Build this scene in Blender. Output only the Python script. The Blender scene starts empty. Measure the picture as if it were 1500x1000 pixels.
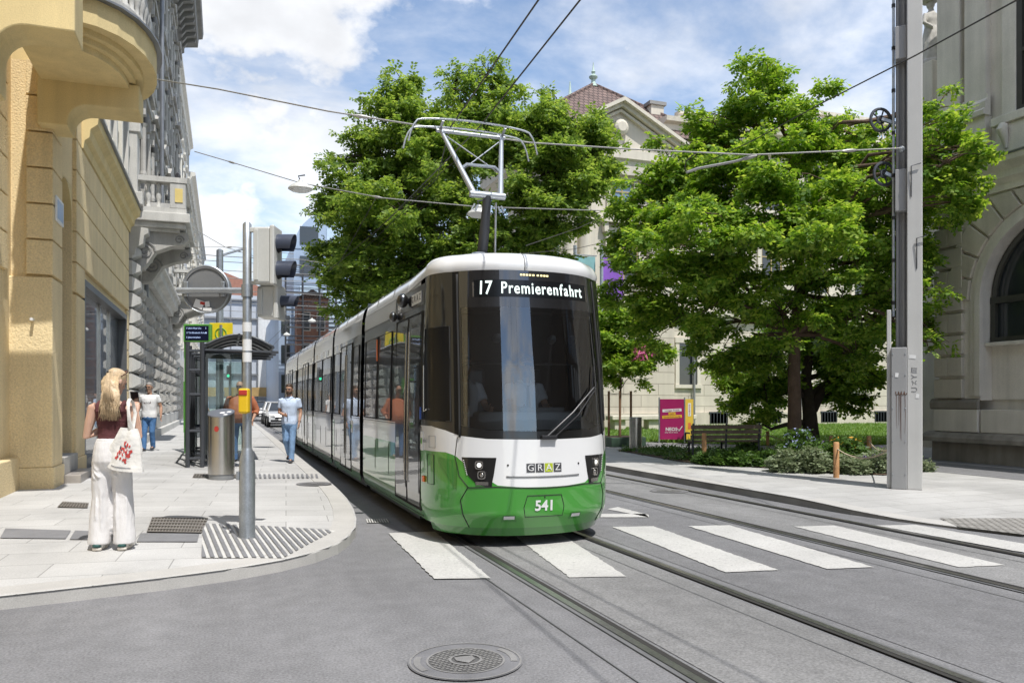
import bpy, math, random
import numpy as np
from mathutils import Vector, Matrix
random.seed(7); RNG = np.random.default_rng(11)
scn = bpy.context.scene
COL = scn.collection
# ---------------------------------------------------------------- frame: x = across the street (right), y = along the street, z up
CS, SN, FPX, HOR, CAMH = math.cos(math.radians(19.8)), math.sin(math.radians(19.8)), 1170.0, 586.0, 1.6
def D(x, y, d):
    """the place seen in direction (x, y) of the photograph at a distance d along the view"""
    X = (x-750)/FPX*d
    return Vector((X*CS+d*SN, -X*SN+d*CS, CAMH-(y-HOR)/FPX*d))
def G(x, y, z=0.0):
    return D(x, y, (CAMH-z)*FPX/(y-HOR))

# ---------------------------------------------------------------- mesh builder
class MB:
    def __init__(s): s.v, s.f, s.m = [], [], []
    def add(s, vs, fs, mi=0):
        o = len(s.v); s.v.extend([tuple(p) for p in vs])
        for f in fs: s.f.append(tuple(i+o for i in f)); s.m.append(mi)
        return s
    def box(s, x0, x1, y0, y1, z0, z1, mi=0):
        if x0 > x1: x0, x1 = x1, x0
        if y0 > y1: y0, y1 = y1, y0
        if z0 > z1: z0, z1 = z1, z0
        v = [(x0,y0,z0),(x1,y0,z0),(x1,y1,z0),(x0,y1,z0),(x0,y0,z1),(x1,y0,z1),(x1,y1,z1),(x0,y1,z1)]
        return s.add(v, [(3,2,1,0),(4,5,6,7),(0,1,5,4),(1,2,6,5),(2,3,7,6),(3,0,4,7)], mi)
    def obox(s, c, sx, sy, sz, M=None, mi=0):
        c = Vector(c); M = M or Matrix.Identity(3)
        v = [c + M @ Vector((a*sx/2, b*sy/2, d*sz/2)) for d in (-1,1) for a, b in ((-1,-1),(1,-1),(1,1),(-1,1))]
        return s.add(v, [(3,2,1,0),(4,5,6,7),(0,1,5,4),(1,2,6,5),(2,3,7,6),(3,0,4,7)], mi)
    def bar(s, a, b, w, h, mi=0, up=(0,0,1)):
        a, b = Vector(a), Vector(b); d = (b-a); L = d.length; d.normalize()
        u = Vector(up)
        if abs(d.dot(u)) > .98: u = Vector((0,1,0))
        x = d.cross(u).normalized(); z = x.cross(d)
        M = Matrix((x, d, z)).transposed()
        return s.obox((a+b)/2, w, L, h, M, mi)
    def tube(s, pts, r, n=8, mi=0, cap=True, flat=1.0):
        pts = [Vector(p) for p in pts]; k = len(pts)
        rs = r if isinstance(r, (list, tuple)) else [r]*k
        ref = None; vs = []; 
        for i in range(k):
            d = (pts[min(i+1,k-1)]-pts[max(i-1,0)])
            d = d.normalized() if d.length > 1e-9 else Vector((0,0,1))
            if ref is None:
                ref = Vector((0,0,1)) if abs(d.z) < .9 else Vector((1,0,0))
            a = (ref - d*ref.dot(d)).normalized(); b = d.cross(a); ref = a
            for j in range(n):
                t = 2*math.pi*j/n
                vs.append(pts[i] + a*(math.cos(t)*rs[i]) + b*(math.sin(t)*rs[i]*flat))
        fs = [(i*n+j, i*n+(j+1)%n, (i+1)*n+(j+1)%n, (i+1)*n+j) for i in range(k-1) for j in range(n)]
        if cap: fs += [tuple(range(n-1,-1,-1)), tuple((k-1)*n+j for j in range(n))]
        return s.add(vs, fs, mi)
    def lathe(s, prof, c, n=16, mi=0, M=None):
        c = Vector(c); M = M or Matrix.Identity(3); k = len(prof); vs = []
        for r, z in prof:
            for j in range(n):
                t = 2*math.pi*j/n
                vs.append(c + M @ Vector((r*math.cos(t), r*math.sin(t), z)))
        fs = [(i*n+j, i*n+(j+1)%n, (i+1)*n+(j+1)%n, (i+1)*n+j) for i in range(k-1) for j in range(n)]
        fs += [tuple(range(n-1,-1,-1)), tuple((k-1)*n+j for j in range(n))]
        return s.add(vs, fs, mi)
    def loft(s, rings, n=16, mi=0, cap=True, p=2.0):
        """rings: (centre, ax, ay) full vectors; p = roundness of the section"""
        vs = []
        for c, ax, ay in rings:
            c, ax, ay = Vector(c), Vector(ax), Vector(ay)
            for j in range(n):
                t = 2*math.pi*j/n; ct, st = math.cos(t), math.sin(t)
                e = 2.0/p
                vs.append(c + ax*math.copysign(abs(ct)**e, ct) + ay*math.copysign(abs(st)**e, st))
        k = len(rings)
        fs = [(i*n+j, i*n+(j+1)%n, (i+1)*n+(j+1)%n, (i+1)*n+j) for i in range(k-1) for j in range(n)]
        if cap: fs += [tuple(range(n-1,-1,-1)), tuple((k-1)*n+j for j in range(n))]
        return s.add(vs, fs, mi)
    def ell(s, c, rx, ry, rz, n=12, mi=0, M=None):
        m = max(4, n//2); c = Vector(c); M = M or Matrix.Identity(3); vs = [c+M@Vector((0,0,-rz))]
        for i in range(1, m):
            a = -math.pi/2+math.pi*i/m
            for j in range(n):
                t = 2*math.pi*j/n
                vs.append(c+M@Vector((rx*math.cos(a)*math.cos(t), ry*math.cos(a)*math.sin(t), rz*math.sin(a))))
        vs.append(c+M@Vector((0,0,rz))); T = len(vs)-1
        fs = [(0, 1+(j+1)%n, 1+j) for j in range(n)]
        fs += [(1+i*n+j, 1+i*n+(j+1)%n, 1+(i+1)*n+(j+1)%n, 1+(i+1)*n+j) for i in range(m-2) for j in range(n)]
        fs += [(1+(m-2)*n+j, 1+(m-2)*n+(j+1)%n, T) for j in range(n)]
        return s.add(vs, fs, mi)
    def grid(s, fn, us, vs_, mi=0, flip=False):
        V = [fn(u, v) for v in vs_ for u in us]; n = len(us)
        F = [(j*n+i, j*n+i+1, (j+1)*n+i+1, (j+1)*n+i) for j in range(len(vs_)-1) for i in range(n-1)]
        if flip: F = [f[::-1] for f in F]
        return s.add(V, F, mi)
    def prism(s, poly, fn, d0, d1, mi=0):
        """poly of 2-D points, fn(a, b, depth) -> 3-D"""
        n = len(poly)
        V = [fn(a, b, d0) for a, b in poly]+[fn(a, b, d1) for a, b in poly]
        F = [tuple(range(n-1,-1,-1)), tuple(range(n, 2*n))]+[(i, (i+1)%n, n+(i+1)%n, n+i) for i in range(n)]
        return s.add(V, F, mi)
    def build(s, name, mats, parent=None, smooth=None, bevel=0, fixn=False):
        if not isinstance(mats, (list, tuple)): mats = [mats]
        off = wloc(parent)
        me = bpy.data.meshes.new(name)
        me.from_pydata([(p[0]-off[0], p[1]-off[1], p[2]-off[2]) for p in s.v], [], s.f)
        for m in mats: me.materials.append(m)
        me.polygons.foreach_set('material_index', s.m)
        me.update()
        o = bpy.data.objects.new(name, me); COL.objects.link(o)
        if parent: o.parent = parent
        if smooth is not None:
            me.polygons.foreach_set('use_smooth', [True]*len(me.polygons))
            if smooth < 180: me.set_sharp_from_angle(angle=math.radians(smooth))
        if fixn: 
            import bmesh
            b = bmesh.new(); b.from_mesh(me); bmesh.ops.recalc_face_normals(b, faces=b.faces); b.to_mesh(me); b.free()
        if bevel:
            b = o.modifiers.new('bevel', 'BEVEL'); b.width = bevel; b.segments = 2; b.limit_method = 'ANGLE'; b.angle_limit = math.radians(40)
        return o
def wloc(p):
    v = Vector((0,0,0))
    while p: v += p.location; p = p.parent
    return v
def tag(o, label=None, cat=None, group=None, kind=None):
    if label: o['label'] = label
    if cat: o['category'] = cat
    if group: o['group'] = group
    if kind: o['kind'] = kind
    return o
def thing(name, label, cat, loc=(0,0,0), group=None):
    o = bpy.data.objects.new(name, None); COL.objects.link(o); o.location = loc; o.empty_display_size = .2
    return tag(o, label, cat, group)
def copy_tree(o, parent=None):
    c = o.copy(); COL.objects.link(c)
    if parent: c.parent = parent
    for ch in list(o.children): copy_tree(ch, c)
    return c
def text(name, body, mat, parent, M, size, ext=.002, align='CENTER', sx=1.0, bold=0.0):
    cu = bpy.data.curves.new(name, 'FONT'); cu.body = body; cu.size = size; cu.extrude = ext; cu.align_x = align; cu.align_y = 'CENTER'
    cu.offset = bold; cu.resolution_u = 3
    cu.materials.append(mat)
    tmp = bpy.data.objects.new('lettering', cu)
    me = bpy.data.meshes.new_from_object(tmp); bpy.data.objects.remove(tmp); me.materials.clear(); me.materials.append(mat)
    o = bpy.data.objects.new(name, me); COL.objects.link(o)
    M = M.copy(); M.translation = M.translation - wloc(parent)
    o.parent = parent; o.matrix_local = M @ Matrix.Diagonal((sx,1,1,1))
    return o
def frame_m(o, x, y):
    x, y = Vector(x).normalized(), Vector(y).normalized(); z = x.cross(y).normalized(); y = z.cross(x)
    M = Matrix((x, y, z)).transposed().to_4x4(); M.translation = Vector(o); return M
def RZ(a): return Matrix.Rotation(math.radians(a), 3, 'Z')
def RX(a): return Matrix.Rotation(math.radians(a), 3, 'X')
def RY(a): return Matrix.Rotation(math.radians(a), 3, 'Y')
def lerp(t, xs, ys): return float(np.interp(t, xs, ys))

# ---------------------------------------------------------------- materials
def nd(nt, t, **kw):
    n = nt.nodes.new(t)
    for k, v in kw.items():
        if hasattr(n, k) and not k.startswith('i_'): setattr(n, k, v)
    return n
def newmat(name):
    m = bpy.data.materials.new(name); m.use_nodes = True
    nt = m.node_tree; b = nt.nodes['Principled BSDF']; return m, nt, b
def mul_var(nt, col, scale, amt, detail=4, coord='Object', vec=None):
    """col (socket or rgb) times a noise of mean 1"""
    tc = nt.nodes.new('ShaderNodeTexCoord'); nz = nt.nodes.new('ShaderNodeTexNoise')
    nz.inputs['Scale'].default_value = scale; nz.inputs['Detail'].default_value = detail
    if vec:
        mp = nt.nodes.new('ShaderNodeMapping'); mp.inputs['Scale'].default_value = vec
        nt.links.new(tc.outputs[coord], mp.inputs[0]); nt.links.new(mp.outputs[0], nz.inputs['Vector'])
    else: nt.links.new(tc.outputs[coord], nz.inputs['Vector'])
    mr = nt.nodes.new('ShaderNodeMapRange'); mr.inputs[1].default_value = .25; mr.inputs[2].default_value = .75
    mr.inputs[3].default_value = 1-amt; mr.inputs[4].default_value = 1+amt
    nt.links.new(nz.outputs[0], mr.inputs[0])
    mx = nt.nodes.new('ShaderNodeMix'); mx.data_type = 'RGBA'; mx.blend_type = 'MULTIPLY'; mx.inputs[0].default_value = 1
    if isinstance(col, (tuple, list)): mx.inputs[6].default_value = (*col[:3], 1)
    else: nt.links.new(col, mx.inputs[6])
    nt.links.new(mr.outputs[0], mx.inputs[7]); return mx.outputs[2]
def add_bump(nt, b, scale, strength, dist=.01, detail=3, src=None, vec=None):
    bp = nt.nodes.new('ShaderNodeBump'); bp.inputs['Strength'].default_value = strength; bp.inputs['Distance'].default_value = dist
    if src is None:
        tc = nt.nodes.new('ShaderNodeTexCoord'); nz = nt.nodes.new('ShaderNodeTexNoise'); nz.inputs['Scale'].default_value = scale; nz.inputs['Detail'].default_value = detail
        if vec:
            mp = nt.nodes.new('ShaderNodeMapping'); mp.inputs['Scale'].default_value = vec
            nt.links.new(tc.outputs['Object'], mp.inputs[0]); nt.links.new(mp.outputs[0], nz.inputs['Vector'])
        else: nt.links.new(tc.outputs['Object'], nz.inputs['Vector'])
        src = nz.outputs[0]
    nt.links.new(src, bp.inputs['Height'])
    if b.inputs['Normal'].is_linked: nt.links.new(b.inputs['Normal'].links[0].from_socket, bp.inputs['Normal'])
    nt.links.new(bp.outputs[0], b.inputs['Normal'])
def pm(name, col, rough=.5, metal=0.0, var=.12, vs=3.0, fine=.05, fs=60, bump=0, bs=30, bd=.01, spec=.5, coat=0, ior=1.5, emit=None, es=1, bvec=None, streak=0):
    m, nt, b = newmat(name)
    c = mul_var(nt, col, vs, var) if var else None
    if fine: c = mul_var(nt, c if c is not None else col, fs, fine)
    if streak: c = mul_var(nt, c if c is not None else col, 1.0, streak, vec=(5,5,.25), detail=5)
    if c is not None: nt.links.new(c, b.inputs['Base Color'])
    else: b.inputs['Base Color'].default_value = (*col, 1)
    b.inputs['Roughness'].default_value = rough; b.inputs['Metallic'].default_value = metal
    b.inputs['Specular IOR Level'].default_value = spec; b.inputs['IOR'].default_value = ior
    b.inputs['Coat Weight'].default_value = coat; b.inputs['Coat Roughness'].default_value = .02
    if bump: add_bump(nt, b, bs, bump, bd, vec=bvec)
    if emit: b.inputs['Emission Color'].default_value = (*emit, 1); b.inputs['Emission Strength'].default_value = es
    return m
def brickmat(name, c1, c2, mortar, bw, bh, ms, axes='XY', rot=0, rough=.8, var=.12, vs=.6, bump=.4, bd=.01, off=.5, streak=0, fine=.1, fs=90, spots=False):
    m, nt, b = newmat(name)
    tc = nt.nodes.new('ShaderNodeTexCoord'); sp = nt.nodes.new('ShaderNodeSeparateXYZ'); cb = nt.nodes.new('ShaderNodeCombineXYZ')
    nt.links.new(tc.outputs['Object'], sp.inputs[0])
    ix = {'X':0,'Y':1,'Z':2}
    nt.links.new(sp.outputs[ix[axes[0]]], cb.inputs[0]); nt.links.new(sp.outputs[ix[axes[1]]], cb.inputs[1])
    mp = nt.nodes.new('ShaderNodeMapping'); mp.inputs['Rotation'].default_value = (0,0,math.radians(rot)); nt.links.new(cb.outputs[0], mp.inputs[0])
    bt = nt.nodes.new('ShaderNodeTexBrick'); bt.inputs['Scale'].default_value = 1; bt.inputs['Brick Width'].default_value = bw; bt.inputs['Row Height'].default_value = bh
    bt.inputs['Mortar Size'].default_value = ms; bt.inputs['Mortar Smooth'].default_value = .2; bt.offset = off
    bt.inputs['Color1'].default_value = (*c1,1); bt.inputs['Color2'].default_value = (*c2,1); bt.inputs['Mortar'].default_value = (*mortar,1)
    nt.links.new(mp.outputs[0], bt.inputs['Vector'])
    c = mul_var(nt, bt.outputs['Color'], vs, var); c = mul_var(nt, c, fs, fine)
    if streak: c = mul_var(nt, c, 1.0, streak, vec=(3,3,.2), detail=5)
    if spots:
        vo = nt.nodes.new('ShaderNodeTexVoronoi'); vo.inputs['Scale'].default_value = 2.6; nt.links.new(tc.outputs['Object'], vo.inputs['Vector'])
        mr = nt.nodes.new('ShaderNodeMapRange'); mr.inputs[1].default_value = .045; mr.inputs[2].default_value = .075; mr.inputs[3].default_value = .45; mr.inputs[4].default_value = 0; nt.links.new(vo.outputs['Distance'], mr.inputs[0])
        nz = nt.nodes.new('ShaderNodeTexNoise'); nz.inputs['Scale'].default_value = .9; nz.inputs['Detail'].default_value = 9; nz.inputs['Roughness'].default_value = .72; nt.links.new(tc.outputs['Object'], nz.inputs['Vector'])
        m2 = nt.nodes.new('ShaderNodeMapRange'); m2.inputs[1].default_value = .52; m2.inputs[2].default_value = .74; m2.inputs[3].default_value = 0; m2.inputs[4].default_value = .5; nt.links.new(nz.outputs[0], m2.inputs[0])
        mm = nt.nodes.new('ShaderNodeMath'); mm.operation = 'MAXIMUM'; nt.links.new(mr.outputs[0], mm.inputs[0]); nt.links.new(m2.outputs[0], mm.inputs[1])
        mx = nt.nodes.new('ShaderNodeMix'); mx.data_type = 'RGBA'; mx.inputs[7].default_value = tuple(v*.55 for v in c1)+(1,); nt.links.new(mm.outputs[0], mx.inputs[0]); nt.links.new(c, mx.inputs[6]); c = mx.outputs[2]
    nt.links.new(c, b.inputs['Base Color']); b.inputs['Roughness'].default_value = rough
    inv = nt.nodes.new('ShaderNodeMath'); inv.operation = 'SUBTRACT'; inv.inputs[0].default_value = 1; nt.links.new(bt.outputs['Fac'], inv.inputs[1])
    add_bump(nt, b, 1, bump, bd, src=inv.outputs[0]); add_bump(nt, b, 120, .12, .004)
    return m
M = {}
M['asphalt'] = None
def asphalt(name, base, cracks=False):
    m, nt, b = newmat(name); L = nt.links.new
    c = mul_var(nt, base, .28, .22, detail=7); c = mul_var(nt, c, 5, .12, detail=7); c = mul_var(nt, c, 60, .34, detail=4)
    c = mul_var(nt, c, .8, .16, vec=(2.2,.10,1), detail=6)
    tc = nt.nodes.new('ShaderNodeTexCoord')
    def over(c, fac, col, k):
        sc = nt.nodes.new('ShaderNodeMath'); sc.operation = 'MULTIPLY'; sc.inputs[1].default_value = k; L(fac, sc.inputs[0])
        mx = nt.nodes.new('ShaderNodeMix'); mx.data_type = 'RGBA'; mx.inputs[7].default_value = (*col,1); L(sc.outputs[0], mx.inputs[0]); L(c, mx.inputs[6]); return mx.outputs[2]
    def rng(src, a, b_, lo=0, hi=1):
        mr = nt.nodes.new('ShaderNodeMapRange'); mr.inputs[1].default_value = a; mr.inputs[2].default_value = b_; mr.inputs[3].default_value = lo; mr.inputs[4].default_value = hi; L(src, mr.inputs[0]); return mr.outputs[0]
    # pale chippings
    vo = nt.nodes.new('ShaderNodeTexVoronoi'); vo.inputs['Scale'].default_value = 70; L(tc.outputs['Object'], vo.inputs['Vector'])
    c = over(c, rng(vo.outputs['Distance'], .14, .24, 1, 0), (.40,.39,.37), .45)
    # oil stains and old spills
    nz = nt.nodes.new('ShaderNodeTexNoise'); nz.inputs['Scale'].default_value = .9; nz.inputs['Detail'].default_value = 8; nz.inputs['Roughness'].default_value = .7; L(tc.outputs['Object'], nz.inputs['Vector'])
    c = over(c, rng(nz.outputs[0], .60, .72), tuple(v*.62 for v in base), .6)
    c = over(c, rng(nz.outputs[0], .34, .26), tuple(v*1.25 for v in base), .6)
    if cracks:
        n2 = nt.nodes.new('ShaderNodeTexNoise'); n2.inputs['Scale'].default_value = 1.6; n2.inputs['Detail'].default_value = 6; L(tc.outputs['Object'], n2.inputs['Vector'])
        mx = nt.nodes.new('ShaderNodeMix'); mx.data_type = 'RGBA'; mx.inputs[0].default_value = .45; L(tc.outputs['Object'], mx.inputs[6]); L(n2.outputs[1], mx.inputs[7])
        v2 = nt.nodes.new('ShaderNodeTexVoronoi'); v2.feature = 'DISTANCE_TO_EDGE'; v2.inputs['Scale'].default_value = .55; L(mx.outputs[2], v2.inputs['Vector'])
        n3 = nt.nodes.new('ShaderNodeTexNoise'); n3.inputs['Scale'].default_value = .35; L(tc.outputs['Object'], n3.inputs['Vector'])
        mu = nt.nodes.new('ShaderNodeMath'); mu.operation = 'MULTIPLY'; L(rng(v2.outputs['Distance'], .0015, .006, 1, 0), mu.inputs[0]); L(rng(n3.outputs[0], .50, .56), mu.inputs[1])
        c = over(c, mu.outputs[0], tuple(v*.35 for v in base), .8)
    L(c, b.inputs['Base Color'])
    b.inputs['Roughness'].default_value = .8; b.inputs['Specular IOR Level'].default_value = .35
    add_bump(nt, b, 130, .5, .008); add_bump(nt, b, 3, .2, .02)
    return m
M['asphalt'] = asphalt('asphalt', (.195,.193,.198))
M['asphalt_dark'] = asphalt('asphalt_dark', (.215,.212,.21))
M['asphalt_lane'] = asphalt('asphalt_lane', (.178,.176,.18))
M['slab'] = brickmat('granite_slabs', (.485,.478,.465), (.425,.418,.405), (.26,.255,.245), 1.0, .5, .006, 'XY', rot=4, var=.16, vs=.8, bump=.3, bd=.004, fine=.16, spots=True)
M['slab2'] = brickmat('pale_slabs', (.47,.462,.447), (.41,.402,.387), (.27,.26,.245), .9, .45, .007, 'XY', rot=0, var=.16, vs=.7, bump=.3, bd=.004, fine=.16, spots=True)
M['kerb'] = pm('kerb_granite', (.46,.445,.42), .8, var=.12, vs=2, fine=.16, fs=130, bump=.2, bs=150, bd=.003)
M['kerb_dark'] = pm('kerb_granite_dark', (.30,.28,.25), .85, var=.22, vs=2, fine=.16, fs=120, bump=.3, bs=100, bd=.004)  # darker granite tone for the road face of the right kerb
def paintmat():
    m, nt, b = newmat('road_paint')
    c = mul_var(nt, (.52,.508,.485), 1.3, .12, detail=6); c = mul_var(nt, c, 55, .16)
    tc = nt.nodes.new('ShaderNodeTexCoord'); nz = nt.nodes.new('ShaderNodeTexNoise'); nz.inputs['Scale'].default_value = 22; nz.inputs['Detail'].default_value = 9; nz.inputs['Roughness'].default_value = .75
    nt.links.new(tc.outputs['Object'], nz.inputs['Vector'])
    mr = nt.nodes.new('ShaderNodeMapRange'); mr.inputs[1].default_value = .56; mr.inputs[2].default_value = .68; nt.links.new(nz.outputs[0], mr.inputs[0])
    mx = nt.nodes.new('ShaderNodeMix'); mx.data_type = 'RGBA'; mx.inputs[7].default_value = (.25,.245,.24,1)
    nt.links.new(mr.outputs[0], mx.inputs[0]); nt.links.new(c, mx.inputs[6]); nt.links.new(mx.outputs[2], b.inputs['Base Color'])
    b.inputs['Roughness'].default_value = .6; add_bump(nt, b, 140, .3, .004); return m
M['paint'] = paintmat()
M['steel_rail'] = pm('rail_steel', (.42,.40,.38), .28, .9, var=.25, vs=1.5, fine=.2, fs=40)
M['groove'] = pm('rail_groove', (.03,.028,.025), .8)
M['bitumen'] = pm('bitumen_joint', (.14,.14,.142), .6, var=.2)
M['iron'] = pm('cast_iron', (.17,.165,.16), .6, .6, var=.2, vs=8, bump=.5, bs=60, bd=.006)
M['dark_stone'] = pm('dark_granite', (.20,.20,.208), .7, var=.15, fine=.2, fs=150)
M['pale_stone'] = pm('pale_granite', (.56,.55,.52), .75, var=.12, fine=.15, fs=130)
M['galv'] = pm('galvanised_steel', (.42,.45,.48), .42, .75, var=.18, vs=9, fine=.12, fs=70)
M['steel'] = pm('brushed_steel', (.50,.48,.45), .26, .95, var=.08, vs=4, fine=.1, fs=90)
M['grey_paint'] = pm('light_grey_paint', (.62,.62,.58), .45, .1, var=.08, fine=.04)
M['mid_grey'] = pm('grey_paint', (.24,.245,.25), .45, .2, var=.1)
M['dark_grey'] = pm('anthracite_paint', (.075,.08,.09), .4, .3, var=.12)
M['black'] = pm('black_plastic', (.018,.018,.02), .38, var=.15)
M['rubber'] = pm('black_rubber', (.02,.02,.02), .75, var=.15)
M['yellow'] = pm('signal_yellow', (.80,.52,.02), .4, var=.06)
M['white'] = pm('white_enamel', (.78,.78,.77), .35, var=.05)
M['red'] = pm('red_plastic', (.45,.04,.03), .45)
M['green_frame'] = pm('green_enamel', (.11,.34,.06), .4)
# ================================================================ GROUND
KL = [(-40,0.2),(-12,5.0),(-4,6.55),(-1.65,7.05),(-1.1,7.17),(-.45,7.33),(.1,7.52),(.5,7.75),(.85,8.06),(1.12,8.45),(1.32,8.95),(1.45,9.45),(1.56,10.1),(1.66,11.0),(1.74,12.2),(1.78,13.5),(1.8,16),(1.8,150)]
KR = [(8.2,150),(8.2,9.6),(8.24,8.9),(8.36,8.2),(8.58,7.4),(8.95,6.5),(9.6,5.4),(11,3.9),(14,1.8),(40,-14)]
def seg_dist(px, py, poly):
    best = 1e9
    for (x0,y0),(x1,y1) in zip(poly, poly[1:]):
        dx, dy = x1-x0, y1-y0; t = max(0, min(1, ((px-x0)*dx+(py-y0)*dy)/(dx*dx+dy*dy)))
        best = min(best, math.hypot(px-x0-t*dx, py-y0-t*dy))
    return best
def zp(x, y):
    """height of the left pavement"""
    return .11+.03*min(3, seg_dist(x, y, KL))+.004*max(0, min(22, y-8))
ZR = .12
def onl(x, y):
    """point of the left pavement seen at photo position (x, y)"""
    z = .15
    for _ in range(6):
        p = G(x, y, z); z = zp(p.x, p.y)
    return Vector((p.x, p.y, z))
def zr(x, y):
    u = max(0.0, min(1.0, (y-7.6)/2.6)); return .03+.09*u*u*(3-2*u)
def onr(x, y):
    z = ZR
    for _ in range(6):
        p = G(x, y, z); z = zr(p.x, p.y)
    return Vector((p.x, p.y, z))

mb = MB(); mb.add([(-400,-300,0),(500,-300,0),(500,700,0),(-400,700,0)], [(0,1,2,3)])
tag(mb.build('ground', M['asphalt']), kind='structure')
# newer strips of asphalt beside and between the rails
mb = MB()
for x0, x1, y0, y1 in ((4.15,6.1,-6,40.0),):
    mb.add([(x0,y0,.004),(x1,y0,.004),(x1,y1,.004),(x0,y1,.004)], [(0,1,2,3)])
tag(mb.build('road_repair', M['asphalt_lane']), kind='structure')
mb = MB()
for x0, x1 in ((2.66,3.86),(6.42,7.6)):
    mb.add([(x0,-8,.005),(x1,-8,.005),(x1,120,.005),(x0,120,.005)], [(0,1,2,3)])
tag(mb.build('track_bed', M['asphalt_dark']), kind='structure')
for xr in (2.535, 3.985, 6.29, 7.73):
    mb = MB(); inner = 1 if xr in (2.535, 6.29) else -1
    def strip(a, b, z, mi):
        mb.add([(xr+a,-8,z),(xr+b,-8,z),(xr+b,120,z),(xr+a,120,z)], [(0,1,2,3)], mi)
    strip(-.07, .085 if inner > 0 else .07, .009, 2); strip(-.335, -.322, .008, 2)
    strip(-.03, .03, .015, 0)
    if inner > 0: strip(.034, .078, .0135, 1)
    else: strip(-.078, -.034, .0135, 1)
    tag(mb.build('tram_rail', [M['steel_rail'], M['groove'], M['bitumen']]), kind='structure')
# zebra crossing, stripe by stripe from the photograph
def stripe(p, z=.012):
    q = [G(x, y, z) for x, y in p]; out = []
    for a, b in zip(q, q[1:]+q[:1]):      # worn, slightly ragged edges
        L = (b-a).length; k = max(2, int(L/.06)); n_ = Vector((-(b-a).y, (b-a).x, 0)).normalized()
        out += [a+(b-a)*(i/k)+n_*(random.gauss(0, .005) if i else 0) for i in range(k)]
    mb = MB(); mb.add(out, [tuple(range(len(out)))])
    return tag(mb.build('zebra_stripe', M['paint'], fixn=True), kind='structure')
stripe([(636,847),(719,846),(637,778),(569,780)])
stripe([(834,845),(917.5,843.5),(823,782),(752,783)])
stripe([(1063.5,837.5),(1140,834),(957,770),(897,771)])
stripe([(1212,832.5),(1280.5,830),(1068,768.5),(1008,770)])
stripe([(1405,830),(1472.5,827),(1222,769),(1163,770.6)])
stripe([(1590,825),(1650,822),(1342,768),(1283,769)])
for p in ([(889,745),(950,757),(950,753.5),(905,742)],[(870,757),(950,757),(945,752),(880,752)]): stripe(p, .012)
# ---- left pavement (columns from the kerb inwards)
def smin(t):
    for (x0,y0),(x1,y1) in zip(KL, KL[1:]):
        if x0 <= t <= x1 and x1 > x0: return y0+(y1-y0)*(t-x0)/(x1-x0)
    return 16
ts = [-14,-9,-6,-4.5]+[-3.5+.25*i for i in range(20)]+[1.45,1.56,1.66,1.74,1.78,1.8]
offs = [0,.1,.25,.5,.8,1.2,1.7,2.3,3,4,5,6.5,8,10,13,17,22,30,45,90,140]
mb = MB()
mb.grid(lambda t, o: (t, smin(t)+o, zp(t, smin(t)+o)-.004), ts, offs)
tag(mb.build('left_pavement', M['slab'], smooth=180), kind='structure')
def kerb(poly, zf, side, name, mats, w=.28):
    # resample
    pts = []
    for (x0,y0),(x1,y1) in zip(poly, poly[1:]):
        L = math.hypot(x1-x0, y1-y0); n = max(1, min(40, int(L/.5)))
        for i in range(n): pts.append((x0+(x1-x0)*i/n, y0+(y1-y0)*i/n))
    pts.append(poly[-1]); mb = MB(); rows = []
    for i, p in enumerate(pts):
        a, b = pts[max(0,i-1)], pts[min(len(pts)-1,i+1)]; dx, dy = b[0]-a[0], b[1]-a[1]; L = math.hypot(dx,dy); nx, ny = -dy/L*side, dx/L*side
        z = zf(*p)
        rows.append([(p[0],p[1],-.05),(p[0]+nx*.01,p[1]+ny*.01,z-.012),(p[0]+nx*.03,p[1]+ny*.03,z+.002),(p[0]+nx*w,p[1]+ny*w,zf(p[0]+nx*w,p[1]+ny*w)+.004),(p[0]+nx*w,p[1]+ny*w,-.05)])
    V = [v for r in rows for v in r]; k = 5
    for i in range(len(rows)-1):
        for j in range(k-1):
            pass
    F = []; mis = []
    for i in range(len(rows)-1):
        for j in range(k-1):
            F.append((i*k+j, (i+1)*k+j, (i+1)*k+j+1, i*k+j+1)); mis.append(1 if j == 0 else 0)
    o = len(mb.v); mb.v += V; mb.f += F; mb.m += mis
    return tag(mb.build(name, mats, fixn=False), kind='structure')
kerb(KL, zp, 1, 'left_kerb', [M['kerb'], M['kerb']])
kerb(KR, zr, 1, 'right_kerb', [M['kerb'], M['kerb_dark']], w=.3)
# ---- right pavement
def xmin(y):
    for (x0,y0),(x1,y1) in zip(KR, KR[1:]):
        if y1 <= y <= y0: return x0+(x1-x0)*(y0-y)/(y0-y1)
    return 40
mb = MB(); ys_ = [-13.9,-8,-3,0,1.8,3.9,5.4,6.5,7.0,7.4,7.8,8.2,8.6,8.9,9.2,9.6,10,10.4,11,12,14,20,40,90,150]
mb.grid(lambda u, y: (xmin(y)*(1-u)+60*u, y, zr(0,y)-.002), [0,.005,.02,.06,.12,.25,.5,1], ys_)
tag(mb.build('right_pavement', M['slab2'], smooth=180), kind='structure')
# lane along the stone building and path to the lawn
mb = MB(); mb.grid(lambda x, y: (x, y, zr(x,y)+.004), [13.9,17.1], [-13,0,7,7.4,7.8,8.2,8.6,8.9,9.2,9.6,10,10.4,19.5]); mb.add([(13.9,19.5,ZR+.004),(17.1,19.5,ZR+.004),(17.1,20.6,ZR+.004),(10.3,29,ZR+.004),(10.3,24.5,ZR+.004)], [(0,1,2,3,4)])
tag(mb.build('side_lane', M['asphalt']), kind='structure')
mb = MB(); mb.grid(lambda x, y: (x, y, zr(x,y)+.008), [16.0,16.1], [-13,0,7,7.4,7.8,8.2,8.6,8.9,9.2,9.6,10,10.4,18])
tag(mb.build('lane_line', M['paint']), kind='structure')
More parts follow.
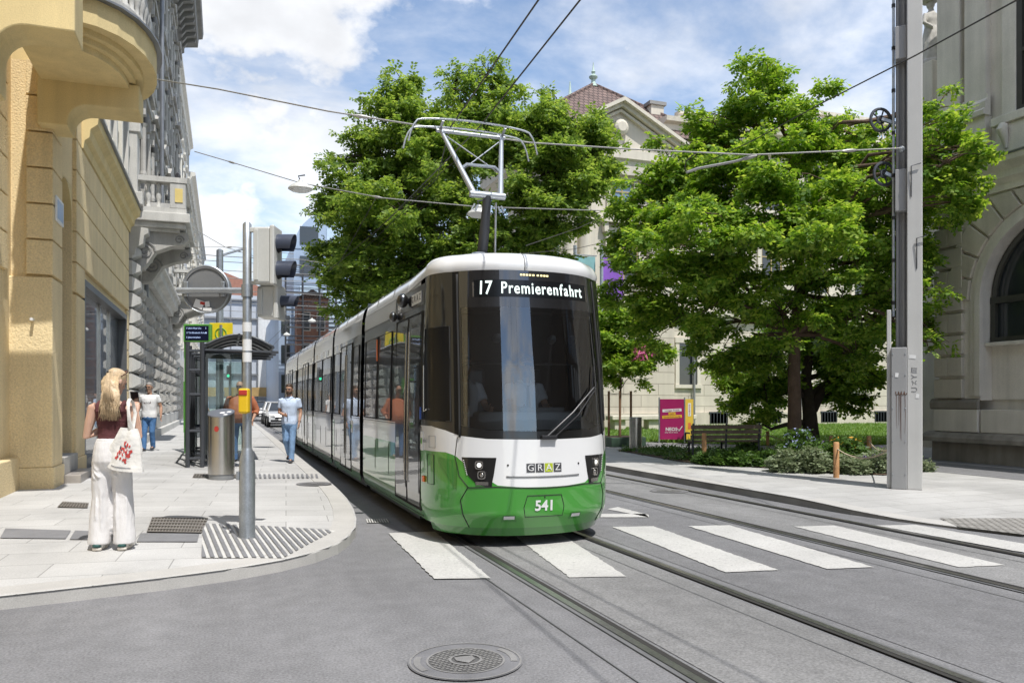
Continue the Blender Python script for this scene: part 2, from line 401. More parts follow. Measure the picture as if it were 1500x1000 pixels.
# lawn: a soil sheet and the blades
LAWN = [(10.6,29.2),(17.2,20.8),(60,20.8),(60,39.9),(10.6,39.9)]
def inpoly(x, y, P):
    c = False; j = len(P)-1
    for i in range(len(P)):
        if (P[i][1] > y) != (P[j][1] > y) and x < (P[j][0]-P[i][0])*(y-P[i][1])/(P[j][1]-P[i][1])+P[i][0]: c = not c
        j = i
    return c
M['lawn'] = pm('lawn_soil', (.10,.17,.035), .9, var=.3, vs=1.2, fine=.3, fs=40)
mb = MB(); mb.add([(x,y,ZR+.012) for x,y in LAWN], [tuple(range(5))]); tag(mb.build('lawn_base', M['lawn']), kind='structure')
def leafmat(name, stops, trans=.35, rough=.5):
    m, nt, b = newmat(name); out = nt.nodes['Material Output']
    gi = nt.nodes.new('ShaderNodeNewGeometry'); rp = nt.nodes.new('ShaderNodeValToRGB'); cr = rp.color_ramp
    cr.elements[0].position = 0; cr.elements[0].color = (*stops[0],1); cr.elements[1].position = 1; cr.elements[1].color = (*stops[-1],1)
    for i, s in enumerate(stops[1:-1]):
        e = cr.elements.new((i+1)/(len(stops)-1)); e.color = (*s,1)
    nt.links.new(gi.outputs['Random Per Island'], rp.inputs[0]); nt.links.new(rp.outputs[0], b.inputs['Base Color'])
    b.inputs['Roughness'].default_value = rough; b.inputs['Specular IOR Level'].default_value = .35
    tr = nt.nodes.new('ShaderNodeBsdfTranslucent'); hs = nt.nodes.new('ShaderNodeHueSaturation'); hs.inputs['Value'].default_value = 1.5; hs.inputs['Hue'].default_value = .485; hs.inputs['Saturation'].default_value = 1.1
    nt.links.new(rp.outputs[0], hs.inputs['Color']); nt.links.new(hs.outputs[0], tr.inputs['Color'])
    mx = nt.nodes.new('ShaderNodeMixShader'); mx.inputs[0].default_value = trans
    nt.links.new(b.outputs[0], mx.inputs[1]); nt.links.new(tr.outputs[0], mx.inputs[2]); nt.links.new(mx.outputs[0], out.inputs['Surface']); return m
M['grass'] = leafmat('grass_blades', [(.10,.20,.03),(.16,.27,.05),(.22,.32,.07)], .3)
def np_mesh(name, verts, nper, mats, parent=None, mi=None):
    """verts: (n, nper, 3) loose polygons"""
    n = len(verts); off = wloc(parent)
    me = bpy.data.meshes.new(name); v = (np.asarray(verts, dtype=np.float32).reshape(-1,3) - np.array(off, dtype=np.float32)).ravel()
    me.vertices.add(n*nper); me.vertices.foreach_set('co', v)
    me.loops.add(n*nper); me.loops.foreach_set('vertex_index', np.arange(n*nper, dtype=np.int32))
    me.polygons.add(n); me.polygons.foreach_set('loop_start', np.arange(0, n*nper, nper, dtype=np.int32))
    if mi is not None: me.polygons.foreach_set('material_index', np.asarray(mi, dtype=np.int32))
    for m in (mats if isinstance(mats, list) else [mats]): me.materials.append(m)
    me.update(); me.validate()
    o = bpy.data.objects.new(name, me); COL.objects.link(o)
    if parent: o.parent = parent
    return o
n = 52000
gx = RNG.uniform(10.6, 46, n); gy = 20.8+19*RNG.random(n)**1.4
keep = np.array([inpoly(x, y, LAWN) for x, y in zip(gx, gy)]); gx, gy = gx[keep], gy[keep]; n = len(gx)
a = RNG.uniform(0, 6.28, n); h = RNG.uniform(.05,.13,n); w = RNG.uniform(.018,.04,n)
ca, sa = np.cos(a), np.sin(a); lx, ly = RNG.normal(0,.04,n), RNG.normal(0,.04,n)
V = np.zeros((n,3,3)); z0 = ZR+.01
V[:,0] = np.stack([gx-ca*w, gy-sa*w, np.full(n,z0)],1); V[:,1] = np.stack([gx+ca*w, gy+sa*w, np.full(n,z0)],1); V[:,2] = np.stack([gx+lx, gy+ly, z0+h],1)
tag(np_mesh('grass', V, 3, M['grass']), 'sunlit lawn in front of the beige museum', 'grass', kind='stuff')
# daisies in the lawn
n = 700; gx = RNG.uniform(12,40,n); gy = RNG.uniform(21,38,n); k = np.array([inpoly(x,y,LAWN) for x,y in zip(gx,gy)]); gx,gy = gx[k],gy[k]; n=len(gx)
V = np.zeros((n,4,3)); r=.02
for i,(dx,dy) in enumerate(((-1,-1),(1,-1),(1,1),(-1,1))): V[:,i] = np.stack([gx+dx*r, gy+dy*r, np.full(n,ZR+.11)],1)
tag(np_mesh('daisies', V, 4, M['white']), 'white daisies dotted over the lawn', 'flowers', kind='stuff')

# ---- inlays in the left pavement
def lift(p, dz=.006): return (p.x, p.y, p.z+dz)
def inlay(name, px, mat, dz=.006, nu=8):
    """quad of pixels (bl, br, tr, tl) draped on the pavement"""
    q = [onl(*p) for p in px]; mb = MB()
    def fn(u, v):
        p = (q[0]*(1-u)+q[1]*u)*(1-v)+(q[3]*(1-u)+q[2]*u)*v
        return (p.x, p.y, zp(p.x, p.y)+dz)
    mb.grid(fn, [i/nu for i in range(nu+1)], [0,.25,.5,.75,1]); return mb.build(name, mat)
for px in ([(0,788),(96,789),(104,777),(8,774)], [(102,790),(190,791),(196,781),(110,777)], [(200,793.5),(289,793.5),(292,782),(206,781)]):
    tag(inlay('dark_paving', px, M['dark_stone']), kind='structure')
# tactile field at the corner: dark and pale bars
cx = [onl(295,817), onl(415,818), onl(492,777), onl(375,770), onl(297,767)]
P = [(p.x, p.y) for p in cx]
mb = MB(); d0 = (onl(352,817)-onl(326,768)); d0.z = 0; d0.normalize(); n0 = Vector((-d0.y, d0.x, 0))
if n0.x < 0: n0 = -n0
def clip_line(o, d, P):
    hit = []
    for i in range(len(P)):
        a, b = Vector((*P[i],0)), Vector((*P[(i+1)%len(P)],0)); e = b-a; den = d.x*e.y-d.y*e.x
        if abs(den) < 1e-9: continue
        w = a-o; t = (w.x*e.y-w.y*e.x)/den; u = (w.x*d.y-w.y*d.x)/den
        if 0 <= u <= 1: hit.append(t)
    return (min(hit), max(hit)) if len(hit) >= 2 else None
base = Vector((*P[0],0)); PALE, DARKB = MB(), MB()
cz = sum((Vector((*p,0)) for p in P), Vector())/5
poly = []
for p in P: poly.append((p[0], p[1], zp(*p)+.004))
PALE.add(poly, [tuple(range(5))])
k = -30
while k < 60:
    o = cz + n0*(k*.072); r0 = clip_line(o-n0*.019, d0, P); r1 = clip_line(o+n0*.019, d0, P)
    if r0 and r1 and min(r0[1]-r0[0], r1[1]-r1[0]) > .06:
        n = max(1, int((r0[1]-r0[0])/.3)); q = []
        for i in range(n):
            a0 = r0[0]+(r0[1]-r0[0])*i/n+.006; a1 = r0[0]+(r0[1]-r0[0])*(i+1)/n-.006
            b0 = r1[0]+(r1[1]-r1[0])*i/n+.006; b1 = r1[0]+(r1[1]-r1[0])*(i+1)/n-.006
            c4 = [o-n0*.019+d0*a0, o+n0*.019+d0*b0, o+n0*.019+d0*b1, o-n0*.019+d0*a1]
            DARKB.add([(c.x, c.y, zp(c.x, c.y)+.012) for c in c4], [(0,1,2,3)])
    k += 1
tag(PALE.build('tactile_slab', M['pale_stone'], fixn=True), kind='structure'); tag(DARKB.build('tactile_bars', M['dark_stone'], fixn=True), kind='structure')
mb = MB()   # far tactile strip
for i in range(14):
    x = 372+i*6.9; q = [onl(x,694.5), onl(x+3,694.5), onl(x+1,700.5), onl(x+4.5,700.5)]
    mb.add([lift(q[0],.01),lift(q[1],.01),lift(q[3],.01),lift(q[2],.01)], [(0,1,2,3)])
tag(mb.build('tactile_bars', M['dark_stone'], fixn=True), kind='structure')
# grates and covers
M['pit'] = pm('grate_pit', (.10,.085,.07), .9); M['grate'] = pm('grate_bars', (.27,.25,.225), .6, .4, var=.2)
def grate(px, label, nu, nv, w=.03):
    q = [onl(*p) for p in px]; c = sum(q, Vector())/4
    t = thing('drain_grate', label, 'drain grate', c, 'drain grates in the left pavement')
    def at(u, v, dz):
        p = (q[0]*(1-u)+q[1]*u)*(1-v)+(q[3]*(1-u)+q[2]*u)*v; return (p.x, p.y, zp(p.x,p.y)+dz)
    mb = MB(); mb.add([at(0,0,.005),at(1,0,.005),at(1,1,.005),at(0,1,.005)], [(0,1,2,3)]); mb.build('pit', M['pit'], t, fixn=True)
    mb = MB()
    for i in range(nu+1):
        u = i/nu; e = .16/nu; mb.add([at(max(0,u-e),0,.011),at(min(1,u+e),0,.011),at(min(1,u+e),1,.011),at(max(0,u-e),1,.011)], [(0,1,2,3)])
    for j in range(nv+1):
        v = j/nv; e = .16/nv; mb.add([at(0,max(0,v-e),.013),at(1,max(0,v-e),.013),at(1,min(1,v+e),.013),at(0,min(1,v+e),.013)], [(0,1,2,3)])
    mb.build('grille', M['grate'], t, fixn=True)
grate([(215,779.5),(295,781),(305,759),(223,758)], 'square iron grate beside the striped tactile paving', 18, 5)
grate([(84,743),(128,744),(130,737),(92,735)], 'small brown grate by the yellow building step', 10, 4)
grate([(282,699.5),(375,700.5),(374,695),(285,694)], 'iron grate on the pavement behind the steel litter bin', 22, 3)
M['iron_rim'] = pm('iron_rim', (.20,.197,.205), .6, .2, var=.2, vs=5, bump=.3, bs=50, bd=.004); M['iron_pale'] = pm('iron_pale', (.26,.253,.247), .6, .2, var=.2, vs=5)
M['iron_worn'] = pm('worn_iron', (.29,.28,.27), .5, .3, var=.2, vs=6)
def manhole(c, r, label, zf, ring=True):
    t = thing('manhole_cover', label, 'manhole cover', c)
    mb = MB(); n = 40
    def circ(rr, dz): return [(c[0]+rr*math.cos(2*math.pi*i/n), c[1]+rr*math.sin(2*math.pi*i/n), zf(c[0],c[1])+dz) for i in range(n)]
    def arc(r0, r1, dz, a0, a1, k=14):
        P_ = [a0+(a1-a0)*i/k for i in range(k+1)]; V = [(c[0]+rr*math.cos(a), c[1]+rr*math.sin(a), zf(c[0],c[1])+dz) for rr in (r0,r1) for a in P_]
        return V, [(i,i+1,k+2+i,k+1+i) for i in range(k)]
    mb = MB(); mb.add(circ(r*1.02,.0105), [tuple(range(n))]); mb.build('frame', M['iron_rim'], t)
    mb = MB(); mb.add(*arc(r*.96,r*1.0,.0135,0,2*math.pi,40)); mb.add(*arc(r*.66,r*.70,.0135,0,2*math.pi,40)); mb.add(*arc(r*.80,r*.92,.0135,2.6,3.5)); mb.add(*arc(r*.80,r*.92,.0135,-.4,.5)); mb.build('rim', M['iron_pale'], t, fixn=True)
    mb = MB(); mb.add(circ(r*.655,.0125), [tuple(range(n))]); mb.build('lid', M['iron'], t)
    mb = MB()
    for i in range(-8, 9):
        for j in range(-8, 9):
            x, y = (i+.5*(j%2))*r*.085, j*r*.085
            if .27*r < math.hypot(x, y) < .62*r:
                e = r*.026; mb.add([(c[0]+x-e,c[1]+y-e,zf(*c[:2])+.0155),(c[0]+x+e,c[1]+y-e,zf(*c[:2])+.0155),(c[0]+x+e,c[1]+y+e,zf(*c[:2])+.0155),(c[0]+x-e,c[1]+y+e,zf(*c[:2])+.0155)], [(0,1,2,3)])
    mb.build('stud_pattern', M['iron_worn'], t)
    mb = MB(); mb.add(circ(r*.30,.018)+circ(r*.25,.018), [(i,(i+1)%n,n+(i+1)%n,n+i) for i in range(n)])
    # a small shield in the middle
    s = r*.17; sh = [(-s,s),(s,s),(s,-.1*s),(0,-s*1.2),(-s,-.1*s)]; mb.add([(c[0]+a,c[1]+b,zf(*c[:2])+.018) for a,b in sh], [tuple(range(5))])
    mb.build('emblem', M['iron_pale'], t, fixn=True)
    return t
c = G(682,969,0); manhole((c.x,c.y,0), .345, 'round cast iron cover in the asphalt at the front', lambda x,y: 0)
c = G(980,719.5,0); manhole((c.x,c.y,0), .33, 'dark round cover in the road by the right kerb', lambda x,y: 0)
c = onl(460,709); manhole((c.x,c.y,0), .3, 'dark round cover on the pavement beside the tram', zp)
# gully in the gutter at the corner
q = [G(538,766.5,0), G(572,766,0), G(568,760.5,0), G(536,761,0)]
t = thing('drain_grate', 'short gully grate in the gutter beside the tram', 'drain grate', q[0])
mb = MB(); mb.add([(p.x,p.y,.008) for p in q], [(0,1,2,3)]); mb.build('pit', M['groove'], t, fixn=True)
mb = MB()
for i in range(9):
    u0, u1 = i/9, i/9+.06
    a, b = q[0]*(1-u0)+q[1]*u0, q[0]*(1-u1)+q[1]*u1; d, e = q[3]*(1-u0)+q[2]*u0, q[3]*(1-u1)+q[2]*u1
    mb.add([(a.x,a.y,.013),(b.x,b.y,.013),(e.x,e.y,.013),(d.x,d.y,.013)], [(0,1,2,3)])
mb.build('grille', M['pale_stone'], t, fixn=True)
# cobbled square on the right pavement
q = [onr(1405,772), onr(1500,783), onr(1570,772), onr(1500,759), onr(1376,759)]
M['cobble'] = brickmat('small_setts', (.36,.345,.32), (.28,.27,.25), (.12,.11,.10), .10, .10, .012, 'XY', rot=12, var=.2, bump=.8, bd=.01)
mb = MB(); mb.add([(p.x,p.y,p.z+.006) for p in q], [tuple(range(5))]); tag(mb.build('sett_paving', M['cobble'], fixn=True), kind='structure')
# ================================================================ TRAM   (v = across, y = back from the nose, z up; root at the nose)
TX, TY = 3.26, 8.0
tram = thing('tram', 'long green, white and black tram with number 541 and route 17 display', 'tram', (TX, TY, 0))
def glossy(name, col, rough=.04, spec=.6, ior=1.55, var=0.0):
    m, nt, b = newmat(name)
    if var: nt.links.new(mul_var(nt, col, 1.2, var), b.inputs['Base Color'])
    else: b.inputs['Base Color'].default_value = (*col,1)
    b.inputs['Roughness'].default_value = .3; b.inputs['Coat Weight'].default_value = 1; b.inputs['Coat IOR'].default_value = ior; b.inputs['Coat Roughness'].default_value = rough
    add_bump(nt, b, 1.6, .05, .02, detail=1)
    cb = b.inputs['Coat Normal']; nt.links.new(b.inputs['Normal'].links[0].from_socket, cb)
    return m
M['t_green'] = glossy('tram_green', (.05,.30,.028), .03, ior=1.55, var=.05)
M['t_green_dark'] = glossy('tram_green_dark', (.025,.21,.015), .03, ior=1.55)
M['t_side'] = glossy('tram_side_green', (.07,.27,.05), .02, ior=2.1, var=.05)
M['t_white'] = glossy('tram_white', (.80,.80,.80), .05, ior=1.6, var=.03)
M['t_silver_sheen'] = glossy('tram_silver_sheen', (.46,.47,.48), .05, ior=2.0, var=.06)  # silver trim; on rear lower panels its pale colour imitates mirrored pavement
M['t_black'] = glossy('tram_black_gloss', (.010,.010,.010), .015, ior=1.55)
M['t_glass'] = glossy('tram_side_glass', (.010,.012,.014), .008, ior=1.9)
M['t_seam'] = pm('panel_seam', (.012,.014,.012), .6)
M['t_int'] = pm('cab_interior', (.05,.05,.055), .7)
M['t_dash'] = pm('dashboard_grey', (.62,.64,.66), .6)
M['t_cabglass'] = glossy('cab_side_glass', (.008,.008,.009), .01, ior=1.42); M['t_cabglass'].node_tree.nodes['Principled BSDF'].inputs['Coat Weight'].default_value = .3; M['t_cabglass'].node_tree.nodes['Principled BSDF'].inputs['Specular IOR Level'].default_value = .1
def windmat():
    m, nt, b = newmat('windscreen_glass'); out = nt.nodes['Material Output']
    tr = nt.nodes.new('ShaderNodeBsdfTransparent'); tr.inputs[0].default_value = (.74,.78,.80,1)
    gl = nt.nodes.new('ShaderNodeBsdfGlossy'); gl.inputs['Roughness'].default_value = .0; gl.inputs[0].default_value = (1,1,1,1)
    fr = nt.nodes.new('ShaderNodeFresnel'); fr.inputs[0].default_value = 2.5
    mx = nt.nodes.new('ShaderNodeMixShader'); nt.links.new(fr.outputs[0], mx.inputs[0]); nt.links.new(tr.outputs[0], mx.inputs[1]); nt.links.new(gl.outputs[0], mx.inputs[2])
    nt.links.new(mx.outputs[0], out.inputs['Surface']); return m
M['t_wind'] = windmat()
def em(name, col, s):
    m, nt, b = newmat(name); b.inputs['Base Color'].default_value = (0,0,0,1); b.inputs['Emission Color'].default_value = (*col,1); b.inputs['Emission Strength'].default_value = s; return m
M['led_white'] = em('led_white', (.85,1,.95), 1.1); M['led_yellow'] = em('led_yellow', (1,.85,.4), 1.3); M['lamp_white'] = em('lamp_white', (1,.97,.9), 1.6)
M['orange'] = pm('orange_lens', (.75,.16,.03), .3)
def wz(z): return lerp(z, [.12,.22,.36,1.2,2.0,2.75,3.03], [.93,.965,1,1,.988,.97,.957])
def rk(z): return lerp(z, [.12,.22,.36,.66,1.2,2.0,3.03], [.14,.09,.02,0,.03,.11,.27])
NE = 2/2.35
def N(a, z, off=0.0):
    """nose surface: a in degrees (-90 left side .. 90 right side)"""
    def raw(a, z):
        r = math.radians(max(-90, min(90, a))); s, c = math.sin(r), max(0, math.cos(r)); w = 1.1*wz(z)
        return Vector((w*math.copysign(abs(s)**NE, s), 1.1-1.1*c**NE + rk(z)*min(1, c*1.6), z))
    p = raw(a, z)
    if off:
        e = .6; d = raw(a+e, z)-raw(a-e, z); u = raw(a, z+.01)-raw(a, z-.01); n = d.cross(u).normalized(); p = p + n*off
    return (p.x+TX, p.y+TY, p.z)
def npatch(name, a0, a1, zlo, zhi, mat, par, off=0.0, na=24, nz=8, smooth=180):
    """surface patch between two height functions of a"""
    f = lambda z, a: z(a) if callable(z) else z
    A = [a0+(a1-a0)*i/na for i in range(na+1)]
    mb = MB(); mb.grid(lambda a, v: N(a, f(zlo,a)*(1-v)+f(zhi,a)*v, off), A, [j/nz for j in range(nz+1)])
    return mb.build(name, mat, par, smooth=smooth)
def zpatch(name, z0, z1, alo, ahi, mat, par, off=0.004, na=10, nz=12):
    """patch between two angle functions of z"""
    mb = MB(); Z = [z0+(z1-z0)*j/nz for j in range(nz+1)]
    mb.grid(lambda u, z: N(alo(z)*(1-u)+ahi(z)*u, z, off), [i/na for i in range(na+1)], Z)
    return mb.build(name, mat, par, smooth=180)
def nline(pts, r, off=.003, n=5):
    return [N(a, z, off) for a, z in pts], r
def av(v): return math.degrees(math.copysign(math.asin(min(1, (abs(v)/1.1)**1.175)), v))
zg = lambda a: lerp(abs(a), [0,10,24,46,52,60,90], [.665,.668,.69,.93,1.0,1.03,1.03])
zb = lambda a: lerp(abs(a), [0,30,48,60,75,90], [1.175,1.185,1.215,1.27,1.31,1.31])
# lower shell
npatch('nose_skirt', -90, 90, .22, zg, M['t_green'], tram, na=60, nz=14)
npatch('nose_valance', -84, 84, .12, .219, M['t_green_dark'], tram, off=-.02, na=40, nz=2)
npatch('nose_panel', -90, 90, zg, zb, M['t_white'], tram, na=60, nz=8)
def seam(par, pts, r=.006, off=.001, mat='t_seam', name='panel_seam'):
    mb = MB(); full = []
    for (a0,z0),(a1,z1) in zip(pts, pts[1:]):
        k = max(2, int(abs(a1-a0)/3)+1)
        for i in range(k): full.append((a0+(a1-a0)*i/k, z0+(z1-z0)*i/k))
    full.append(pts[-1]); mb.tube([N(a,z,off) for a,z in full], r, 5); return mb.build(name, M[mat], par, smooth=180)
bump_ = seam(tram, [(-42,.22),(-46,.36),(-48,.52),(-43,.66),(-24,.675),(0,.655),(24,.675),(43,.66),(48,.52),(46,.36),(42,.22)], .006, name='bumper_seam')
seam(tram, [(-42.5,.66),(-49,.78),(-52,.98),(-50,1.2)], .005, name='cheek_seam'); seam(tram, [(42.5,.66),(49,.78),(52,.98),(50,1.2)], .005, name='cheek_seam')
# darker green flash on the cheeks (a painted shape)
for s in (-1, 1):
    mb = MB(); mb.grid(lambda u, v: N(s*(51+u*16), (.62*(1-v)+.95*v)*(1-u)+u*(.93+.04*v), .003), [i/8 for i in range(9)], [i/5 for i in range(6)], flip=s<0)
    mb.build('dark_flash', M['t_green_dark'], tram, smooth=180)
# number plate panel with 541
hexp = [(-9.3,.45),(-7.6,.575),(7.6,.575),(9.3,.45),(8.6,.345),(-8.6,.345),(-9.3,.45)]
pl = seam(tram, hexp, .0045, .001, name='coupler_cover')
def ntext(body, a, z, size, mat, par, sx=1, off=.006, bold=0, name='lettering', rot=0):
    p = Vector(N(a, z, off)); x = Vector(N(a+1, z, off))-Vector(N(a-1, z, off)); y = Vector(N(a, z+.02, off))-Vector(N(a, z-.02, off))
    return text(name, body, mat, par, frame_m(p, x, y), size, .0015, sx=sx, bold=bold)
ntext('541', 0, .46, .155, M['white'], tram, 1.0, .006, .004, name='fleet_number')
mb = MB(); mb.ell(N(0,.555,.003), .009,.006,.009, 8); mb.build('bolt', M['t_seam'], tram)
# GRAZ boxes
for i, ch in enumerate('GRAZ'):
    v = -.16+i*.104
    b = zpatch('logo_tile', .825, .92, (lambda z, v=v: av(v-.047)), (lambda z, v=v: av(v+.047)), pm('logo_%d' % i, (.42,.50,.03) if ch == 'A' else (.07,.07,.075), .3), tram, .004, 3, 2)
    ntext(ch, av(v), .872, .10, M['white'], b, 1.05, .007, name='letter')
# groove below the logo, sensors, fog lamps, tow covers
mb = MB(); mb.tube([N(a, .79-.012*math.cos(math.radians(a*3)), .002) for a in range(-19,20,2)], .009, 6); mb.build('panel_groove', M['mid_grey'], tram, smooth=180)
for a, z in ((-18,.905),(19,.905)): 
    mb = MB(); mb.ell(N(a,z,.002), .012,.008,.012, 8); mb.build('sensor', M['t_seam'], tram)
for s in (-1, 1):
    r = zpatch('step_recess', .295, .365, (lambda z, s=s: s*17.2-4.3+ (z-.3)*10), (lambda z, s=s: s*17.2+4.3-(z-.3)*10), M['t_green_dark'], tram, .004, 4, 3)
    zpatch('step_plate', .325, .36, (lambda z, s=s: s*17.2-3), (lambda z, s=s: s*17.2+3), M['white'], r, .008, 4, 2)
# headlights
for s in (-1, 1):
    lo = lambda z, s=s: lerp(z, [.67,.72,.80,.98], [27.5,27.2,26.2,24.5] if True else 0)
    hi = lambda z, s=s: lerp(z, [.67,.70,.80,.985], [30,37,43,47])
    hl = zpatch('headlight', .672, .985, (lambda z, s=s: s*(lo(z) if s > 0 else hi(z))), (lambda z, s=s: s*(hi(z) if s > 0 else lo(z))), M['t_black'], tram, .005, 8, 10)
    for z, a, on in ((.905, 35.0, 1), (.80, 33.5, 0)):
        p = Vector(N(s*a, z, .008)); x = (Vector(N(s*a+1,z))-Vector(N(s*a-1,z))).normalized(); n_ = x.cross(Vector((0,0,1))).normalized()
        mb = MB(); ring = []
        for rr, dd in ((.045,.0),(.045,.012),(.034,.012),(.034,.002)):
            ring.append([p + x*(rr*math.copysign(abs(math.cos(t))**.55, math.cos(t))) + Vector((0,0,1))*(rr*math.copysign(abs(math.sin(t))**.55, math.sin(t))) + n_*dd for t in [2*math.pi*i/20 for i in range(20)]])
        vs = [q for r in ring for q in r]; mb.add(vs, [(i*20+j,i*20+(j+1)%20,(i+1)*20+(j+1)%20,(i+1)*20+j) for i in range(3) for j in range(20)])
        mb.build('bezel', M['steel'], hl, smooth=40)
        mb = MB(); mb.ell(p+n_*.004, .024,.024,.024, 12, M=Matrix((x, Vector((0,0,1)), n_)).transposed() @ Matrix.Diagonal((1,1,.35)))
        mb.build('lens', M['lamp_white'] if on else M['steel'], hl, smooth=180)
    mb = MB()
    for i in range(9):
        z = .80+i*.019; mb.ell(N(s*(43.2+i*.28), z, .008), .006,.006,.006, 6)
    mb.build('marker_light', M['white'], hl)
    mb = MB(); mb.grid(lambda u, v: N(s*(29.5+u*8), .692+v*.035, .008), [0,.33,.66,1], [0,1], flip=s<0); mb.build('indicator', M['steel'], hl)
# windscreen: glass, black border, upper black band
AW = 47.5
def wlo(a): return lerp(abs(a), [0,30,AW], [1.265,1.275,1.33])
npatch('windscreen', -AW, AW, wlo, 2.62, M['t_wind'], tram, na=40, nz=14)
npatch('windscreen_border', -AW, AW, zb, wlo, M['t_black'], tram, na=40, nz=2)
M['t_dispglass'] = glossy('display_glass', (.008,.008,.009), .01, ior=2.1)
npatch('display_band', -AW, AW, 2.62, 3.035, M['t_dispglass'], tram, na=40, nz=6)
# rounded inner corners of the border
for s in (-1,1):
    mb = MB(); mb.grid(lambda u, v: N(s*(AW-2.2+2.2*u), wlo(AW)*(1-v)+2.62*v, .003), [0,1], [i/10 for i in range(11)], flip=s<0); mb.build('windscreen_border', M['t_black'], tram, smooth=180)
    npatch('screen_pillar', *((-AW-4.5, -AW+.5) if s < 0 else (AW-.5, AW+4.5)), lambda a: zb(a)+.004, 3.03, M['t_cabglass'], tram, off=.0045, na=5, nz=10)
    mb = MB(); mb.tube([N(s*(AW+.6), z, .004) for z in [1.2+.1*i for i in range(19)]], .014, 6); mb.build('screen_seal', M['rubber'], tram, smooth=180)
disp = zpatch('destination_display', 2.735, 2.925, lambda z: -36, lambda z: 35, pm('display_black', (.006,.007,.008), .25), tram, .003, 20, 2)
for a in (-36.3, 35.3):
    zpatch('display_edge', 2.735, 2.90, (lambda z, a=a: a-.5), (lambda z, a=a: a+.5), M['steel'], disp, .006, 2, 2)
# lettering letter by letter so that it follows the curved glass
def curved_text(body, a0, a1, z, size, mat, par, sx):
    wid = {'1':.42,'7':.58,'i':.27,'r':.42,'f':.38,'t':.40,'m':.92,'P':.62,'e':.58,'n':.60,'a':.56,'h':.60}
    W = [wid.get(c, .6)+.10 for c in body]; T = sum(W); x = 0
    for c, w in zip(body, W):
        a = av(a0+(a1-a0)*(x+w/2)/T); x += w
        o = ntext(c, a, z, size, mat, par, sx, .007, .0022, name='led_letter')
curved_text('17', -.66, -.51, 2.828, .215, M['led_white'], disp, .78)
curved_text('Premierenfahrt', -.43, .62, 2.828, .185, M['led_white'], disp, .76)
mb = MB()
for i in range(9): mb.box(*(lambda p: (p[0]-.011,p[0]+.011,p[1]-.004,p[1]+.004,p[2]-.009,p[2]+.009))(N(-7+i*1.5, 2.985, .004)))
mb.build('roof_light_strip', M['led_yellow'], tram)
# wiper
wp = MB(); wp.tube([N(av(.03),1.205,.03), N(av(.34),1.46,.05), N(av(.66),1.74,.05)], [.016,.014,.009], 6); w_ = wp.build('wiper', M['black'], tram, smooth=60)
mb = MB(); mb.tube([N(av(.10),1.19,.03), N(av(.40),1.43,.055), N(av(.66),1.70,.05)], .008, 5); mb.build('wiper_rod', M['black'], w_)
mb = MB(); mb.tube([N(av(.52),1.42,.022), N(av(.66),1.72,.022), N(av(.70),1.98,.022)], .012, 5, flat=.5); mb.build('wiper_blade', M['black'], w_)
mb = MB(); mb.box(*(lambda p: (p[0]-.09,p[0]+.09,p[1]-.03,p[1]+.02,p[2]-.025,p[2]+.02))(N(av(.05),1.2,.02))); mb.build('wiper_base', M['black'], w_, bevel=.008)
# cheeks with the cab side windows, up to the roof
for s in (-1, 1):
    npatch('cab_side_panel', *( (-90,-AW) if s < 0 else (AW,90) ), zb, 3.035, M['t_black'], tram, na=20, nz=10)
    cw = MB(); cw.grid(lambda u, v: N(s*(55+u*31), (1.36+u*.02)*(1-v)+2.42*v, .006), [i/10 for i in range(11)], [i/8 for i in range(9)], flip=s<0); cwo = cw.build('cab_side_window', M['t_cabglass'], tram, smooth=180)
    mb = MB()
    mb.tube([N(s*55,1.37,.007), N(s*55,2.42,.007), N(s*70,2.42,.007), N(s*86,2.42,.007), N(s*86,1.38,.007), N(s*70,1.37,.007), N(s*55,1.37,.007)], .008, 5); mb.build('window_seal', M['rubber'], cwo)
    mb = MB(); mb.tube([N(s*80,1.5,.02), N(s*83,1.47,.03), N(s*84,2.0,.03)], .009, 6); mb.build('grab_handle', M['steel'], cwo, smooth=60)
    # small flaps, turn lamp and lettering on the cheek
    mb = MB(); mb.grid(lambda u, v: N(s*(72+u*8), .66+v*.33, .004), [0,.5,1], [0,1], flip=s<0); fl = mb.build('access_flap', M['t_green'], tram)
    mb = MB(); mb.tube([N(s*72,.66,.005),N(s*80,.66,.005),N(s*80,.99,.005),N(s*72,.99,.005),N(s*72,.66,.005)], .004, 4); mb.build('flap_seam', M['t_seam'], fl)
    mb = MB(); mb.obox(N(s*86,.70,.008), .03,.09,.07); mb.build('turn_indicator', M['orange'], tram, bevel=.01)
    mb = MB(); mb.tube([N(s*70,1.07,.004),N(s*78,1.07,.004),N(s*78,1.2,.004),N(s*70,1.2,.004),N(s*70,1.07,.004)], .003, 4); mb.build('flap_seam', M['mid_grey'], tram)
